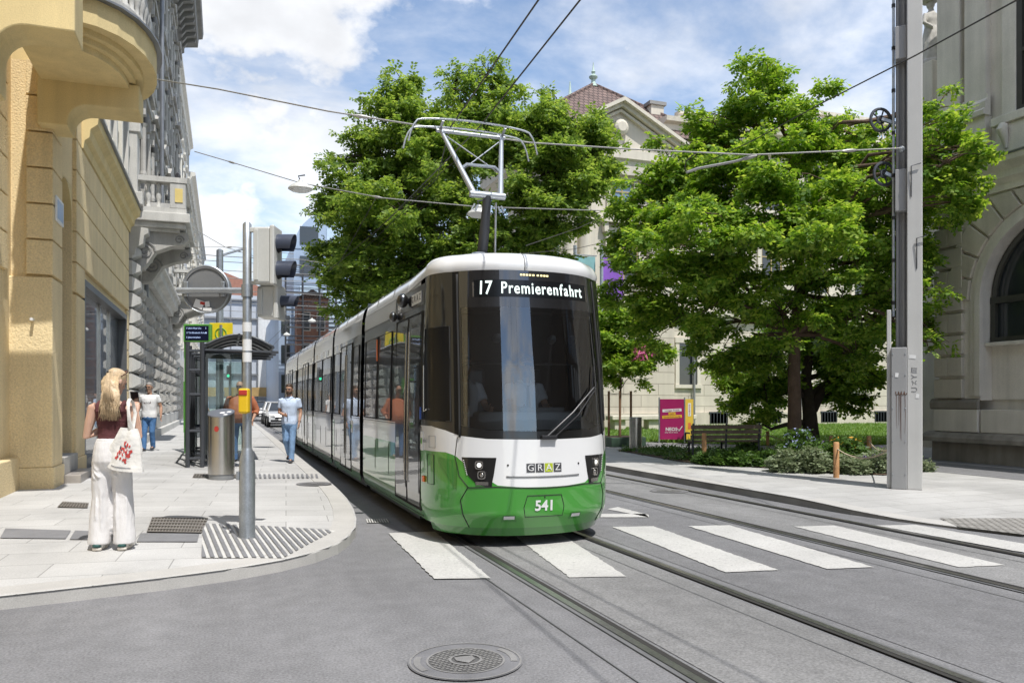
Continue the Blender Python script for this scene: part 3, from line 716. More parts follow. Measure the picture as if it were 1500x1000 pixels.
# ---- side walls
def sx_(z): return 1.1*wz(z)
joints = [(5.28,5.62),(9.2,9.5),(13.1,13.4),(18.1,18.4)]
mods = [(1.1,5.28),(5.62,9.2),(9.5,13.1),(13.4,18.1),(18.4,23.4)]
def side(name, s, y0, y1, z0, z1, mat, par, off=0.0, nz=2, ny=2):
    mb = MB(); mb.grid(lambda y, z: (TX+s*(sx_(z)+off), TY+y, z), [y0+(y1-y0)*i/ny for i in range(ny+1)], [z0+(z1-z0)*j/nz for j in range(nz+1)], flip=(s > 0))
    return mb.build(name, mat, par, smooth=30, fixn=False)
RP = [(.957*1.1,2.97),(1.045,3.03),(1.02,3.12),(.95,3.2),(.80,3.25),(0,3.265)]
def roof(name, y0, y1, mat, par, prof=RP, y0r=None):
    mb = MB(); P_ = [(-a,z) for a,z in prof]+[(a,z) for a,z in prof[::-1][1:]]
    mb.grid(lambda i, y: (TX+P_[int(i)][0], TY+y, P_[int(i)][1]), list(range(len(P_))), [y0,(y0+y1)/2,y1]); return mb.build(name, mat, par, smooth=50)
def frame_tube(s, y0, y1, z0, z1, r, mat, par, off=.006, name='window_seal'):
    mb = MB(); mb.tube([(TX+s*(sx_(z)+off), TY+y, z) for y, z in ((y0,z0),(y1,z0),(y1,z1),(y0,z1),(y0,z0))], r, 4); return mb.build(name, mat, par)
def window(s, y0, y1, z0=1.33, z1=2.55):
    w = side('window_pane', s, y0, y1, z0, z1, M['t_glass'], tram, .005, 4); frame_tube(s, y0, y1, z0, z1, .012, M['rubber'], w); return w
def door(s, y0, y1):
    ym = (y0+y1)/2
    for a, b in ((y0+.012, ym-.012), (ym+.012, y1-.012)):
        d = side('door_leaf', s, a, b, .34, 2.62, M['t_black'], tram, .008, 6)
        side('door_glass', s, a+.05, b-.05, 1.28, 2.52, M['t_glass'], d, .012, 4)
        side('door_glass', s, a+.05, b-.05, .5, 1.22, M['t_glass'], d, .012, 3)
        frame_tube(s, a, b, .34, 2.62, .009, M['rubber'], d, .008)
        e = b-.07 if b < ym+.1 else a+.07
        mb = MB(); mb.tube([(TX+s*(sx_(z)+.014), TY+e, z) for z in (.6,1.2,1.9,2.45)], .012, 6); mb.build('grab_rail', M['steel'], d, smooth=60)
    frame_tube(s, y0, y1, .32, 2.64, .014, M['t_seam'], tram, .004, 'door_seal')
    mb = MB(); mb.obox((TX+s*(sx_(1.15)+.004), TY+y0-.09, 1.13), .012,.12,.22); p = mb.build('door_button_panel', M['white'], tram, bevel=.006)
    mb = MB(); mb.ell((TX+s*(sx_(1.15)+.012), TY+y0-.09, 1.13), .008,.028,.04, 10); mb.build('door_button', M['green_frame'], p)
layout = [[('d',1.16,2.62),('w',2.95,3.95),('w',4.05,5.1)], [('w',5.8,6.45),('d',6.6,8.0),('w',8.15,9.05)], [('w',9.65,11.2),('w',11.3,12.95)],
          [('w',13.55,14.6),('d',14.75,16.15),('w',16.3,17.95)], [('w',18.6,20.0),('d',20.2,21.6),('w',21.75,23.0)]]
for k, (y0, y1) in enumerate(mods):
    for s in (-1, 1):
        side('lower_panel', s, y0, y1, .22, 1.03, M['t_side'] if k == 0 else M['t_silver_sheen'], tram, 0, 5, 6)  # rear panels and band: silver base colour stands in for the mirrored bright pavement
        if k: side('green_edge', s, y1-.28, y1, .22, 1.2, M['t_green'], tram, .004, 4); side('skirt_stripe', s, y0, y1, .22, .36, M['t_green'], tram, .003, 2)
        side('white_band', s, y0, y1, 1.03, 1.31, M['t_white'] if k == 0 else M['t_silver_sheen'], tram, 0, 2, 6)
        side('window_band', s, y0, y1, 1.31, 2.72, M['t_black'], tram, 0, 5, 6)
        side('cornice_panel', s, y0, y1, 2.72, 2.97, M['t_black'] if k == 0 else M['t_silver_sheen'], tram, .002, 2, 6)
        if k == 0: side('cornice_panel', s, 2.75, y1, 2.74, 2.96, M['t_silver_sheen'], tram, .006, 2, 4)
        frame_tube(s, y0+.02, y1-.02, .25, 1.29, .004, M['t_seam'], tram, .001, 'panel_seam')
        for it in layout[k]: (door if it[0] == 'd' else window)(s, it[1], it[2])
        mb = MB()
        for yy in np.arange(y0+.95, y1-.4, 1.05):
            if not any(it[0] == 'd' and it[1]-.1 < yy < it[2]+.1 for it in layout[k]): mb.tube([(TX+s*(sx_(z)+.001), TY+yy, z) for z in (.25,.6,1.0)], .004, 4)
        if mb.v: mb.build('panel_seam', M['t_seam'], tram)
    roof('roof_fairing', y0 if k else 1.35, y1, M['t_silver_sheen'], tram)
    for s in (-1,1):
        mb = MB()
        for yy in np.arange(y0+.7, y1-.3, 1.25): mb.tube([(TX+s*(a+.001), TY+yy, z) for a, z in RP[1:5]], .005, 4)
        mb.build('fairing_seam', M['mid_grey'], tram)
    mb = MB(); mb.box(TX-.98, TX+.98, TY+y0+(.6 if k == 0 else 0), TY+y1, .13, .3); mb.build('underframe', M['black'], tram)
    # end walls beside the joints
    mb = MB(); mb.box(TX-1.02, TX+1.02, TY+y1-.02, TY+y1-.005, .3, 3.2); mb.build('end_wall', M['t_black'], tram)
for y0, y1 in joints:
    b = MB(); n = 7
    P_ = [(-.99,.3),(-1.0,1.3),(-.97,2.8),(-.9,3.12),(.9,3.12),(.97,2.8),(1.0,1.3),(.99,.3)]
    for i in range(n):
        pass
    b.grid(lambda i, j: (TX+P_[int(i)][0]*(1-.035*(int(j)%2)), TY+y0-.02+(y1-y0+.04)*j/(2*n), P_[int(i)][1]), list(range(len(P_))), list(range(2*n+1)))
    b.build('bellows', M['rubber'], tram)
# tail
mb = MB(); mb.box(TX-1.0, TX+1.0, TY+23.4, TY+23.9, .25, 3.1); mb.build('tail', M['t_black'], tram, bevel=.2)
# white roof cap over the cab
ringz = [(3.035,0,0),(3.08,-.012,-.012),(3.13,0,0.0),(3.18,.02,.03),(3.225,.06,.085),(3.255,.13,.18),(3.268,.26,.36)]
mb = MB(); A = [-90+180*i/44 for i in range(45)]
def cap(a, zi):
    z, ins, sb = ringz[int(zi)]; p = Vector(N(a, 3.035))-Vector((TX,TY,0)); f = 1-ins/1.05
    c = math.cos(math.radians(a)); return (TX+p.x*f, TY+p.y+sb*c**.5 if c > 0 else TY+p.y, z)
mb.grid(cap, A, list(range(len(ringz))))
last = [cap(a, len(ringz)-1) for a in A]; mb.add(last, [tuple(range(len(last)-1,-1,-1))])
rc = mb.build('roof_cap', M['t_white'], tram, smooth=60)
mb = MB(); P_ = [(-a,z) for a,z in RP[1:]]+[(a,z) for a,z in RP[1:][::-1][1:]]
Q_ = [(-1.053,3.035),(-1.055,3.09),(-1.04,3.16),(-.95,3.24),(-.78,3.268),(0,3.272)]; Q_ = Q_+[(-a,z) for a,z in Q_[::-1][1:]]
R_ = [(-1.056,2.97),(-1.045,3.03),(-1.02,3.12),(-.95,3.2),(-.80,3.25),(0,3.265)]; R_ = R_+[(-a,z) for a,z in R_[::-1][1:]]
mb.grid(lambda i, v: (TX+Q_[int(i)][0]*(1-v)+R_[int(i)][0]*v, TY+1.08+v*1.0, Q_[int(i)][1]*(1-v)+R_[int(i)][1]*v+.003), list(range(len(Q_))), [0,.3,.6,1])
mb.build('roof_cap', M['t_white'], tram, smooth=60)
mb = MB(); mb.tube([N(-5,3.035,.004)]+[cap(-5,i) for i in range(len(ringz))], .006, 4); mb.build('cap_seam', M['mid_grey'], tram)
for x in (-.45, .52):   # roof beacons
    mb = MB(); mb.lathe([(.12,0),(.12,.03),(.08,.06),(.02,.07)], (TX+x, TY+.95, 3.265), 14); mb.build('roof_beacon', M['galv'], tram, smooth=50)
# camera pods by the door
for y, z, r in ((2.0,2.86,.075),(2.66,2.72,.055)):
    mb = MB(); mb.ell((TX-1.09-r*.6, TY+y, z), r, r*.9, r*1.25, 14); po = mb.build('camera_pod', M['t_black'], tram, smooth=180)
    mb = MB(); mb.tube([(TX-1.04,TY+y,z),(TX-1.09-r*.6,TY+y,z)], .03, 8); mb.build('pod_arm', M['black'], po)
def side_text(body, y, z, size, mat, par, name='lettering', s=-1, off=.012, sx=1.0):
    return text(name, body, mat, par, frame_m((TX+s*(sx_(z)+off), TY+y, z), (0, s, 0), (0,0,1)), size, .001, sx=sx)
side_text('541', 2.45, 2.80, .14, M['white'], tram, 'fleet_number')
for i, ch in enumerate('GRAZ'):
    mb = MB(); yy = 1.58-i*.125
    yy = 1.95-i*.13-.25
    mb.obox((TX-sx_(2.83)-.006, TY+yy, 2.83), .006,.115,.13); b = mb.build('logo_tile', M['white'], tram); side_text(ch, yy, 2.83, .11, M['black'], b, 'letter', off=.0105)
side_text('Thondorf', 1.0, 1.14, .075, M['mid_grey'], tram, 'lettering', off=.006)
mb = MB(); mb.obox((TX-1.1, TY+4.0, 2.35), .012,.06,.32); mb.build('door_lamp', M['orange'], tram)
mb = MB(); mb.obox((TX-1.112, TY+1.12, 1.45), .01,.05,.14); mb.build('blue_sticker', pm('blue_sticker',(.04,.12,.5),.4), tram)
# ---- cab interior
mb = MB(); mb.box(TX-.92, TX+.92, TY+.95, TY+2.2, .9, .94); mb.build('cab_floor', M['t_int'], tram)
mb = MB(); mb.box(TX-1.0, TX+1.0, TY+2.2, TY+2.24, .4, 3.0); mb.build('cab_partition', M['t_int'], tram)
mb = MB(); mb.grid(lambda a, v: tuple(Vector(N(a, 1.28+v*.14))*(1-.0)+Vector((0,.06+.42*v,.0))), [-46+92*i/20 for i in range(21)], [0,.5,1]); mb.build('dashboard', M['t_dash'], tram, smooth=60)
mb = MB(); mb.box(TX-.62, TX+.62, TY+.40, TY+.66, 1.36, 1.47); d = mb.build('console', M['t_dash'], tram, bevel=.03)
mb = MB(); mb.box(TX-.1, TX+.45, TY+.5, TY+.54, 1.45, 1.52); mb.build('screen', M['mid_grey'], d, bevel=.01)
for s in (-1,1):
    mb = MB(); mb.tube([(TX+s*.72,TY+.62,1.4),(TX+s*.72,TY+.66,2.3)], .013, 8); mb.build('cab_rail', M['steel'], tram)
    mb = MB(); mb.tube([(TX+s*.80,TY+.55,1.3),(TX+s*.80,TY+.62,2.55)], .03, 8); mb.build('cab_pillar', M['dark_grey'], tram)
mb = MB(); mb.tube([(TX-.72,TY+.66,2.02),(TX+.72,TY+.66,2.02)], .011, 8); mb.build('cab_rail', M['steel'], tram)
for x in (-.32,.36,.62):
    mb = MB(); mb.lathe([(.05,0),(.05,.05),(.03,.09)], (TX+x,TY+.7,2.3), 12, M=RX(70)); mb.build('cab_spotlight', M['mid_grey'], tram, smooth=40)
mb = MB(); mb.grid(lambda a, v: tuple(Vector(N(a, 2.58, -.03))+Vector((0, v*.12, -.02*v))), [-44+88*i/16 for i in range(17)], [0,1]); mb.build('sun_blind', M['t_int'], tram)
for sx, in ((-.42,),(.34,)):
    mb = MB(); mb.box(TX+sx-.24, TX+sx+.24, TY+1.55, TY+1.7, 1.25, 2.0); mb.box(TX+sx-.24, TX+sx+.24, TY+1.05, TY+1.6, 1.18, 1.3); mb.build('cab_seat', M['dark_grey'], tram, bevel=.04)
# ---- pantograph
pg_y = TY+2.75
mb = MB(); mb.box(TX-.5, TX+.5, pg_y-1.1, pg_y+.5, 3.30, 3.38); mb.box(TX-.12,TX+.12,pg_y-.9,pg_y-.55,3.38,3.5)
for x in (-.42,.42):
    for y in (-.95,.35): mb.lathe([(.05,0),(.07,.03),(.05,.05)], (TX+x,pg_y+y,3.255), 10)
pb = mb.build('pantograph_base', M['dark_grey'], tram)
kn = Vector((TX-.02, TY+1.95, 4.28)); ft = Vector((TX-.02, TY+2.25, 3.36)); hd = Vector((TX, TY+2.75, 5.36))
mb = MB(); mb.tube([ft, ft*.5+kn*.5+Vector((0,-.02,0)), kn], [.075,.07,.055], 10); la = mb.build('lower_arm', M['dark_grey'], tram, smooth=60)
mb = MB(); mb.tube([ft+Vector((.12,-.25,.05)), kn+Vector((.1,-.05,-.1))], .015, 6); mb.build('guide_rod', M['galv'], la)
M['panto'] = pm('pantograph_alu', (.52,.55,.58), .35, .7, var=.08)
mb = MB(); mb.tube([kn+Vector((-.24,0,0)), kn+Vector((.24,0,0))], .046, 10); ub = mb.build('knuckle_bar', M['panto'], tram, smooth=50)
for s in (-1,1):
    mb = MB(); mb.tube([kn+Vector((s*.18,-.02,-.13)), kn+Vector((s*.22,-.02,-.2)), kn+Vector((s*.17,-.02,-.22)), kn+Vector((s*.14,-.02,-.14))], .014, 6); mb.build('hook', M['panto'], ub)
    mb = MB(); mb.tube([kn+Vector((s*.18,0,0)), hd+Vector((s*.45,0,0))], [.041,.027], 8); mb.build('upper_arm', M['panto'], tram, smooth=60)
    mb = MB(); q0 = kn*.65+hd*.35; q1 = kn*.12+hd*.88
    mb.tube([q0+Vector((-s*.27,0,0)), q1+Vector((s*.38,0,0))], .009, 5); mb.build('brace_wire', M['panto'], tram)
mb = MB(); q0 = kn*.62+hd*.38; mb.tube([q0+Vector((-.27,0,0)), q0+Vector((-.2,0,.06)), q0+Vector((.2,0,.06)), q0+Vector((.27,0,0))], .022, 6); mb.build('cross_tube', M['panto'], tram, smooth=60)
mb = MB(); mb.tube([hd+Vector((-.5,0,-.03)), hd+Vector((.5,0,-.03))], .027, 8); mb.build('head_tube', M['panto'], tram, smooth=60)
for dy in (-.17, .17):
    mb = MB(); pts = []
    for i in range(25):
        u = -1+2*i/24; x = .93*math.sin(u*1.35)/math.sin(1.35); z = .09-.10*abs(u)**2
        if abs(u) > .72: z -= (abs(u)-.72)**1.5*1.75
        pts.append(hd+Vector((x, dy, z)))
    mb.tube(pts, .0135, 7); h = mb.build('collector_bow', M['panto'], tram, smooth=60)
    mb = MB(); mb.tube([hd+Vector((x,dy,.095-.06*(x/.93)**2)) for x in (-.5,-.25,0,.25,.5)], .014, 6); mb.build('contact_strip', M['dark_grey'], h, smooth=60)
for s in (-1,1):
    mb = MB(); mb.tube([hd+Vector((s*.45,-.17,.06)), hd+Vector((s*.45,0,-.03)), hd+Vector((s*.45,.17,.06))], .02, 6); mb.build('head_spring', M['galv'], tram, smooth=60)
# ================================================================ LEFT SIDE BUILDINGS
M['plaster'] = pm('yellow_plaster', (.80,.645,.38), .9, var=.09, vs=1.3, fine=.16, fs=42, bump=.8, bs=36, bd=.018, streak=.08)
M['plaster2'] = pm('ochre_plaster', (.72,.58,.30), .85, var=.08, vs=1.2, fine=.10, bump=.3, bs=60, bd=.006, streak=.09)
M['plaster_g'] = pm('ochre_groove', (.30,.22,.11), .95)
M['zinc'] = pm('zinc_flashing', (.25,.26,.28), .5, .5, var=.15)
M['shopglass'] = glossy('shop_glass', (.012,.015,.016), .01, ior=1.42)
M['shopframe'] = pm('shop_frame', (.13,.135,.14), .45, .3)
M['offwhite'] = pm('off_white_render', (.66,.64,.58), .8, var=.08, streak=.08)
M['gstone'] = pm('grey_stone', (.42,.405,.375), .85, var=.18, vs=1.4, fine=.14, fs=40, bump=.4, bs=30, bd=.012, streak=.16)
M['gstone2'] = pm('pale_grey_stone', (.54,.53,.50), .85, var=.14, vs=1.2, fine=.12, fs=40, bump=.3, bs=30, bd=.01, streak=.16)
M['gdark'] = pm('weathered_stone', (.26,.255,.245), .9, var=.2, vs=1.5, fine=.15, fs=40, bump=.4, bs=25, bd=.012)
M['winglass'] = glossy('window_glass', (.02,.025,.03), .01, ior=1.6)
WB = -2.6                                   # building line
yb = thing('yellow_building', 'ochre yellow corner house with balcony, plaster bands and dark shop window', 'building', (WB, 14.3, 0))
# wall behind, with openings left for the arched door and the shop window
mb = MB(); yw = -6.0
def wallx(mb, y0, y1, z0, z1, x1=WB, x0=-9, mi=0): mb.box(x0, x1, y0, y1, z0, z1, mi)
wallx(mb, 14.3, 15.05, 0, 6.9); wallx(mb, 16.3, 17.35, 0, 6.9); wallx(mb, 17.35, 24.4, 3.95, 6.9); wallx(mb, 24.4, 24.9, 0, 6.9)
wallx(mb, 15.05, 16.3, 5.45, 6.9); wallx(mb, 15.05, 16.3, 0, 5.45, -3.15); wallx(mb, 17.35, 24.4, 0, 3.95, -3.3)
mb.build('wall', M['plaster'], yb)
mb = MB()   # arch head of the door
for i in range(10):
    a0, a1 = math.pi*i/10, math.pi*(i+1)/10; yc, zc, r = 15.675, 4.83, .625
    y0, z0, y1, z1 = yc+r*math.cos(a0), zc+r*math.sin(a0), yc+r*math.cos(a1), zc+r*math.sin(a1)
    mb.add([(WB,y0,z0),(WB,y1,z1),(WB,y1,5.46),(WB,y0,5.46)], [(0,1,2,3)]); mb.add([(WB,y0,z0),(WB,y1,z1),(-3.2,y1,z1),(-3.2,y0,z0)], [(0,1,2,3)])
mb.build('door_arch', M['plaster2'], yb, fixn=True)
mb = MB(); mb.box(-3.13,-3.08,15.1,16.25,.2,5.3); d = mb.build('door', pm('brown_door',(.07,.05,.035),.5), yb)
mb = MB(); mb.ell((-3.05,16.1,1.2),.03,.03,.06,8); mb.build('handle', M['steel'], d)
zs = zp(WB, 15.5)
mb = MB(); mb.box(-3.2, WB+.35, 14.95, 16.4, .1, zs+.13); mb.build('step', pm('marble_step',(.33,.30,.27),.4,var=.2,vs=5), yb, bevel=.012)
mb = MB(); mb.box(-3.2, WB+.1, 15.05, 16.3, zs+.13, zs+.42); mb.build('step', M['gstone'], yb, bevel=.012)
# banded plaster blocks: pier at the corner facing the viewer, and along the street
def bands(mb, y0, y1, zs_, gap=.045, pr=.07, x=WB, x0=None):
    for a, b in zip(zs_, zs_[1:]): mb.box(x-.3 if x0 is None else x0, x+pr, y0, y1, a+gap/2, b-gap/2)
zb_ = [.75+.56*i for i in range(12)]
mb = MB(); bands(mb, 14.22, 15.0, [z for z in zb_ if z > 3.4], .03); b1 = mb.build('banded_pier', M['plaster'], yb, bevel=.01)
mb = MB(); bands(mb, 16.36, 17.28, [z for z in zb_ if z > 3.4], .03); mb.build('banded_pier', M['plaster'], yb, bevel=.01)
mb = MB(); bands(mb, 17.30, 24.85, [z for z in zb_ if z > 4.0], .03); mb.build('banded_wall', M['plaster'], yb, bevel=.01)
mb = MB(); bands(mb, 24.46, 24.86, zb_[:7]); mb.build('banded_pier', M['plaster'], yb, bevel=.01)
# the part set back on the near side
mb = MB(); mb.box(-9, -3.12, 6, 14.3, 0, 12); mb.build('wall', M['plaster'], yb)
mb = MB()
for a, b in zip(zb_[5:], zb_[6:]): mb.box(-3.3, -3.07, 8, 13.9, a+.015, b-.015)
mb.build('banded_wall', M['plaster'], yb, bevel=.01)
mb = MB(); mb.box(-3.3, WB+.07, 14.2, 15.01, .55, 3.52); mb.box(-3.4,WB+.07,16.35,17.29,.55,3.52); mb.box(-3.3, WB+.10, 14.18, 15.02, 0, .55); mb.box(-3.4,WB+.10,16.34,17.3,0,.55); mb.box(-3.4,-2.98,7,14.18,0,.72); mb.build('plinth', M['plaster'], yb, bevel=.02)
# string course, profile extruded along the street
def cornice(prof, y0, y1, name, mat, par, ends=True):
    mb = MB(); mb.prism(prof, lambda a, b, d: (WB+a, d, b), y0, y1); return mb.build(name, mat, par, fixn=True)
cornice([(-.2,6.35),(.10,6.35),(.12,6.5),(.2,6.56),(.22,6.72),(.34,6.82),(.36,6.96),(-.2,7.02)], 16.9, 24.95, 'string_course', M['plaster2'], yb)
cornice([(-.2,7.023),(.4,6.963),(.42,6.985),(-.2,7.05)], 16.9, 24.98, 'flashing', M['zinc'], yb)
# upper floors
mb = MB(); mb.box(-9, WB-.02, 14.3, 24.9, 6.9, 16); mb.build('upper_wall', M['plaster2'], yb)
def ywin(y, z):
    f = MB(); f.box(WB-.1, WB+.12, y-.75, y-.55, z, z+2.3); f.box(WB-.1, WB+.12, y+.55, y+.75, z, z+2.3); f.box(WB-.1, WB+.22, y-.85, y+.85, z+2.3, z+2.55); f.box(WB-.1, WB+.2, y-.85, y+.85, z-.18, z)
    w = f.build('window', M['offwhite'], yb, bevel=.012)
    g = MB(); g.box(WB-.019, WB+.01, y-.55, y+.55, z, z+2.3); g.build('pane', M['winglass'], w)
for y in (18.6, 21.2, 23.6):
    for z in (7.6, 11.0): ywin(y, z)
# shop window
t = MB(); t.box(-3.3, WB+.06, 17.35, 24.42, 3.82, 3.95); t.box(-3.2, WB+.06, 17.33, 17.45, 0, 3.82); t.box(-3.2,WB+.06,24.32,24.44,0,3.82); t.box(-3.2,WB+.03,17.4,24.4,.1,.45)
sf = t.build('shop_window', M['shopframe'], yb, bevel=.008)
for y0, y1 in ((17.46,20.6),(20.68,22.2),(22.28,24.31)):
    g = MB(); g.box(-2.78,-2.74,y0,y1,.45,3.82); g.build('pane', M['shopglass'], sf)
g = MB(); g.box(-2.80,-2.70,20.6,20.68,.45,3.82); g.box(-2.80,-2.70,22.2,22.28,.45,3.82); g.build('mullion', M['steel'], sf)
# street name plate and lamp bracket
mb = MB(); p = Vector((WB+.09, 14.6, 4.62)); mb.box(WB+.07, WB+.10, 14.35, 14.95, 4.45, 4.85); pl = mb.build('street_plate', M['white'], yb, bevel=.01)
mb = MB(); mb.box(WB+.101, WB+.104, 14.42, 14.88, 4.5, 4.8); mb.build('plate_field', pm('plate_blue',(.30,.42,.62),.3), pl)
mb = MB(); mb.tube([(WB-.2,14.2,2.85),(WB-.2,14.08,2.85)], .025, 6); mb.build('wall_hook', M['white'], yb)
# big console in the near corner
def console(x0, x1, y0, y1, ztop, zdrop, zarm, r, name='console'):
    prof = [(x0,ztop),(x1,ztop),(x1,zarm)]
    cx_ = x0+.42; n = 7
    for i in range(n+1):
        a = math.pi/2*(i/n); prof.append((cx_+r-r*math.sin(a) if False else cx_+ r*(1-math.sin(a)), zarm - r*(1-math.cos(a))))
    prof += [(cx_, zdrop),(x0, zdrop)]
    mb = MB(); mb.prism(prof, lambda a, b, d: (a, d, b), y0, y1); return mb.build(name, M['plaster2'], yb, bevel=.02, fixn=True)
console(-3.0, -1.72, 11.0, 11.6, 7.6, 5.35, 6.1, .35)
console(WB-.1, -1.27, 13.95, 14.6, 6.6, 5.84, 6.2, .3)
# balcony: stepped slab with a rounded outer edge, cornice below, balustrade on top
def balc_outline(x1, y0, y1, n=14):
    pts = [(WB-.05, y0)]
    r = (y1-y0)/2
    for i in range(n+1):
        a = -math.pi/2+math.pi*i/n; pts.append((WB + (x1-WB)*(max(0, math.cos(a))**.62), (y0+y1)/2 + r*math.sin(a)))
    pts.append((WB-.05, y1)); return pts
mb = MB()
for x1, e, z0, z1 in ((-1.42,.0,6.52,6.62),(-1.33,.08,6.62,6.70),(-1.22,.16,6.70,6.78),(-1.02,.30,6.78,7.14)):
    mb.prism(balc_outline(x1, 12.5-e, 15.4+e), lambda a, b, d: (a, b, d), z0, z1)
bs = mb.build('balcony', M['plaster2'], yb, fixn=True)
mb = MB(); mb.prism(balc_outline(-.94, 12.1, 15.8), lambda a, b, d: (a, b, d), 7.143, 7.175); mb.build('flashing', M['zinc'], bs, fixn=True)
mb = MB(); mb.prism(balc_outline(-1.10, 12.3, 15.6), lambda a, b, d: (a, b, d), 7.18, 7.36); mb.build('balustrade_base', M['gstone2'], bs, fixn=True)
bal_prof = [(.07,0),(.07,.06),(.045,.1),(.05,.2),(.085,.33),(.06,.48),(.04,.58),(.065,.64),(.065,.7)]
mb = MB(); o = balc_outline(-1.2, 12.4, 15.5, 24)
for p in o[1:-1]: mb.lathe(bal_prof, (p[0], p[1], 7.36), 10)
mb.build('balustrade', M['gstone2'], bs, smooth=50)
mb = MB(); mb.prism(balc_outline(-1.08, 12.3, 15.6), lambda a, b, d: (a, b, d), 8.06, 8.24); mb.build('handrail', M['gstone2'], bs, fixn=True)
mb = MB(); mb.box(-9,-3.1,6.2,24.7,11.9,12.3); mb.build('roof', M['zinc'], yb)
mb = MB(); mb.box(-9,WB+.4,14.2,24.95,15.9,16.4); mb.build('roof', M['zinc'], yb)

# ---------------------------------------------------------------- grey ornate house
gb = thing('stone_townhouse', 'ornate grey stone house with bossed blocks, balconies and deep cornice', 'building', (WB, 25, 0))
Y0, Y1 = 24.95, 47.6
mb = MB(); mb.box(-12, WB, Y0, Y1, 0, 21.5); mb.build('wall', M['gstone'], gb)
mb = MB(); mb.box(-4, WB+.35, Y0, Y1, 0, .55); mb.box(-4, WB+.22, Y0, Y1, .55, 1.0); mb.build('plinth', M['gstone2'], gb, bevel=.03)
# ground floor openings between piers
for i, y in enumerate((28.6, 32.0, 35.4, 38.8, 42.2)):
    f = MB(); f.box(WB-.1, WB+.08, y-.95, y-.8, 1.0, 4.9); f.box(WB-.1, WB+.08, y+.8, y+.95, 1.0, 4.9); f.box(WB-.1, WB+.10, y-.95, y+.95, 4.9, 5.1); f.box(WB-.1,WB+.12,y-.95,y+.95,.98,1.12)
    w_ = f.build('window', M['gstone2'], gb)
    g = MB(); g.box(WB-.1, WB+.02, y-.8, y+.8, 1.1, 4.9); g.build('pane', M['winglass'], w_)
# bosses: pyramidal blocks on the piers
def bosses(name, ys, hw, z0, z1, h, pr, mat, rough=False):
    mb = MB(); n = int((z1-z0)/h)
    for y in ys:
        for k in range(n):
            a, b = z0+k*h+.03, z0+(k+1)*h-.03; e = .1 if rough else .28
            x0, x1 = WB, WB+pr*.4; yy0, yy1 = y-hw, y+hw
            mb.box(WB-.05, x1, yy0, yy1, a, b)
            V = [(x1+.001,yy0,a),(x1+.001,yy1,a),(x1+.001,yy1,b),(x1+.001,yy0,b)]; d = min(hw, (b-a)/2)*(1-.25)
            V += [(WB+pr,yy0+d,a+d*.8),(WB+pr,yy1-d,a+d*.8),(WB+pr,yy1-d,b-d*.8),(WB+pr,yy0+d,b-d*.8)]
            mb.add(V, [(4,5,6,7),(0,1,5,4),(1,2,6,5),(2,3,7,6),(3,0,4,7)])
    return mb.build(name, mat, gb, fixn=False)
bosses('bossed_pier', (25.35,), .38, 1.0, 6.2, .46, .34, M['gstone2'])
for y in (26.9, 30.3, 33.7, 37.1, 40.5, 43.9):
    bosses('bossed_pier', (y-.42, y+.42), .38, 1.0, 5.6, .46, .30, M['gstone'])
bosses('bossed_pier', (46.7,), .5, 1.0, 6.2, .46, .34, M['gstone2'])
cornice([(-.2,5.75),(.2,5.75),(.24,5.95),(.42,6.05),(.45,6.3),(.55,6.36),(.55,6.5),(-.2,6.6)], Y0, Y1, 'string_course', M['gstone2'], gb)
def gconsole(y, par):
    mb = MB(); prof = []
    pts = [(0,6.55),(1.45,6.55),(1.5,6.35),(1.35,6.2),(1.0,6.12),(.6,5.95),(.42,5.65),(.28,5.45),(0,5.4)]
    mb.prism(pts, lambda a, b, d: (WB+.1+a, d, b), y-.28, y+.28); c = mb.build('console', M['gstone'], par, fixn=True)
    for s in (-1,1):
        mb = MB(); p = [(.32+.28*(1-i/26)*math.cos(i*.55), 5.95+.28*(1-i/26)*math.sin(i*.55)) for i in range(24)]
        mb.tube([(WB+.1+a, y+s*.28, b) for a, b in p], .035, 5)
        mb.build('scroll', M['gdark'], c); mb = MB(); p = [(1.25+.13*(1-i/18)*math.cos(i*.6), 6.33+.13*(1-i/18)*math.sin(i*.6)) for i in range(16)]
        mb.tube([(WB+.1+a, y+s*.28, b) for a, b in p], .025, 5)
        mb.build('scroll', M['gdark'], c)
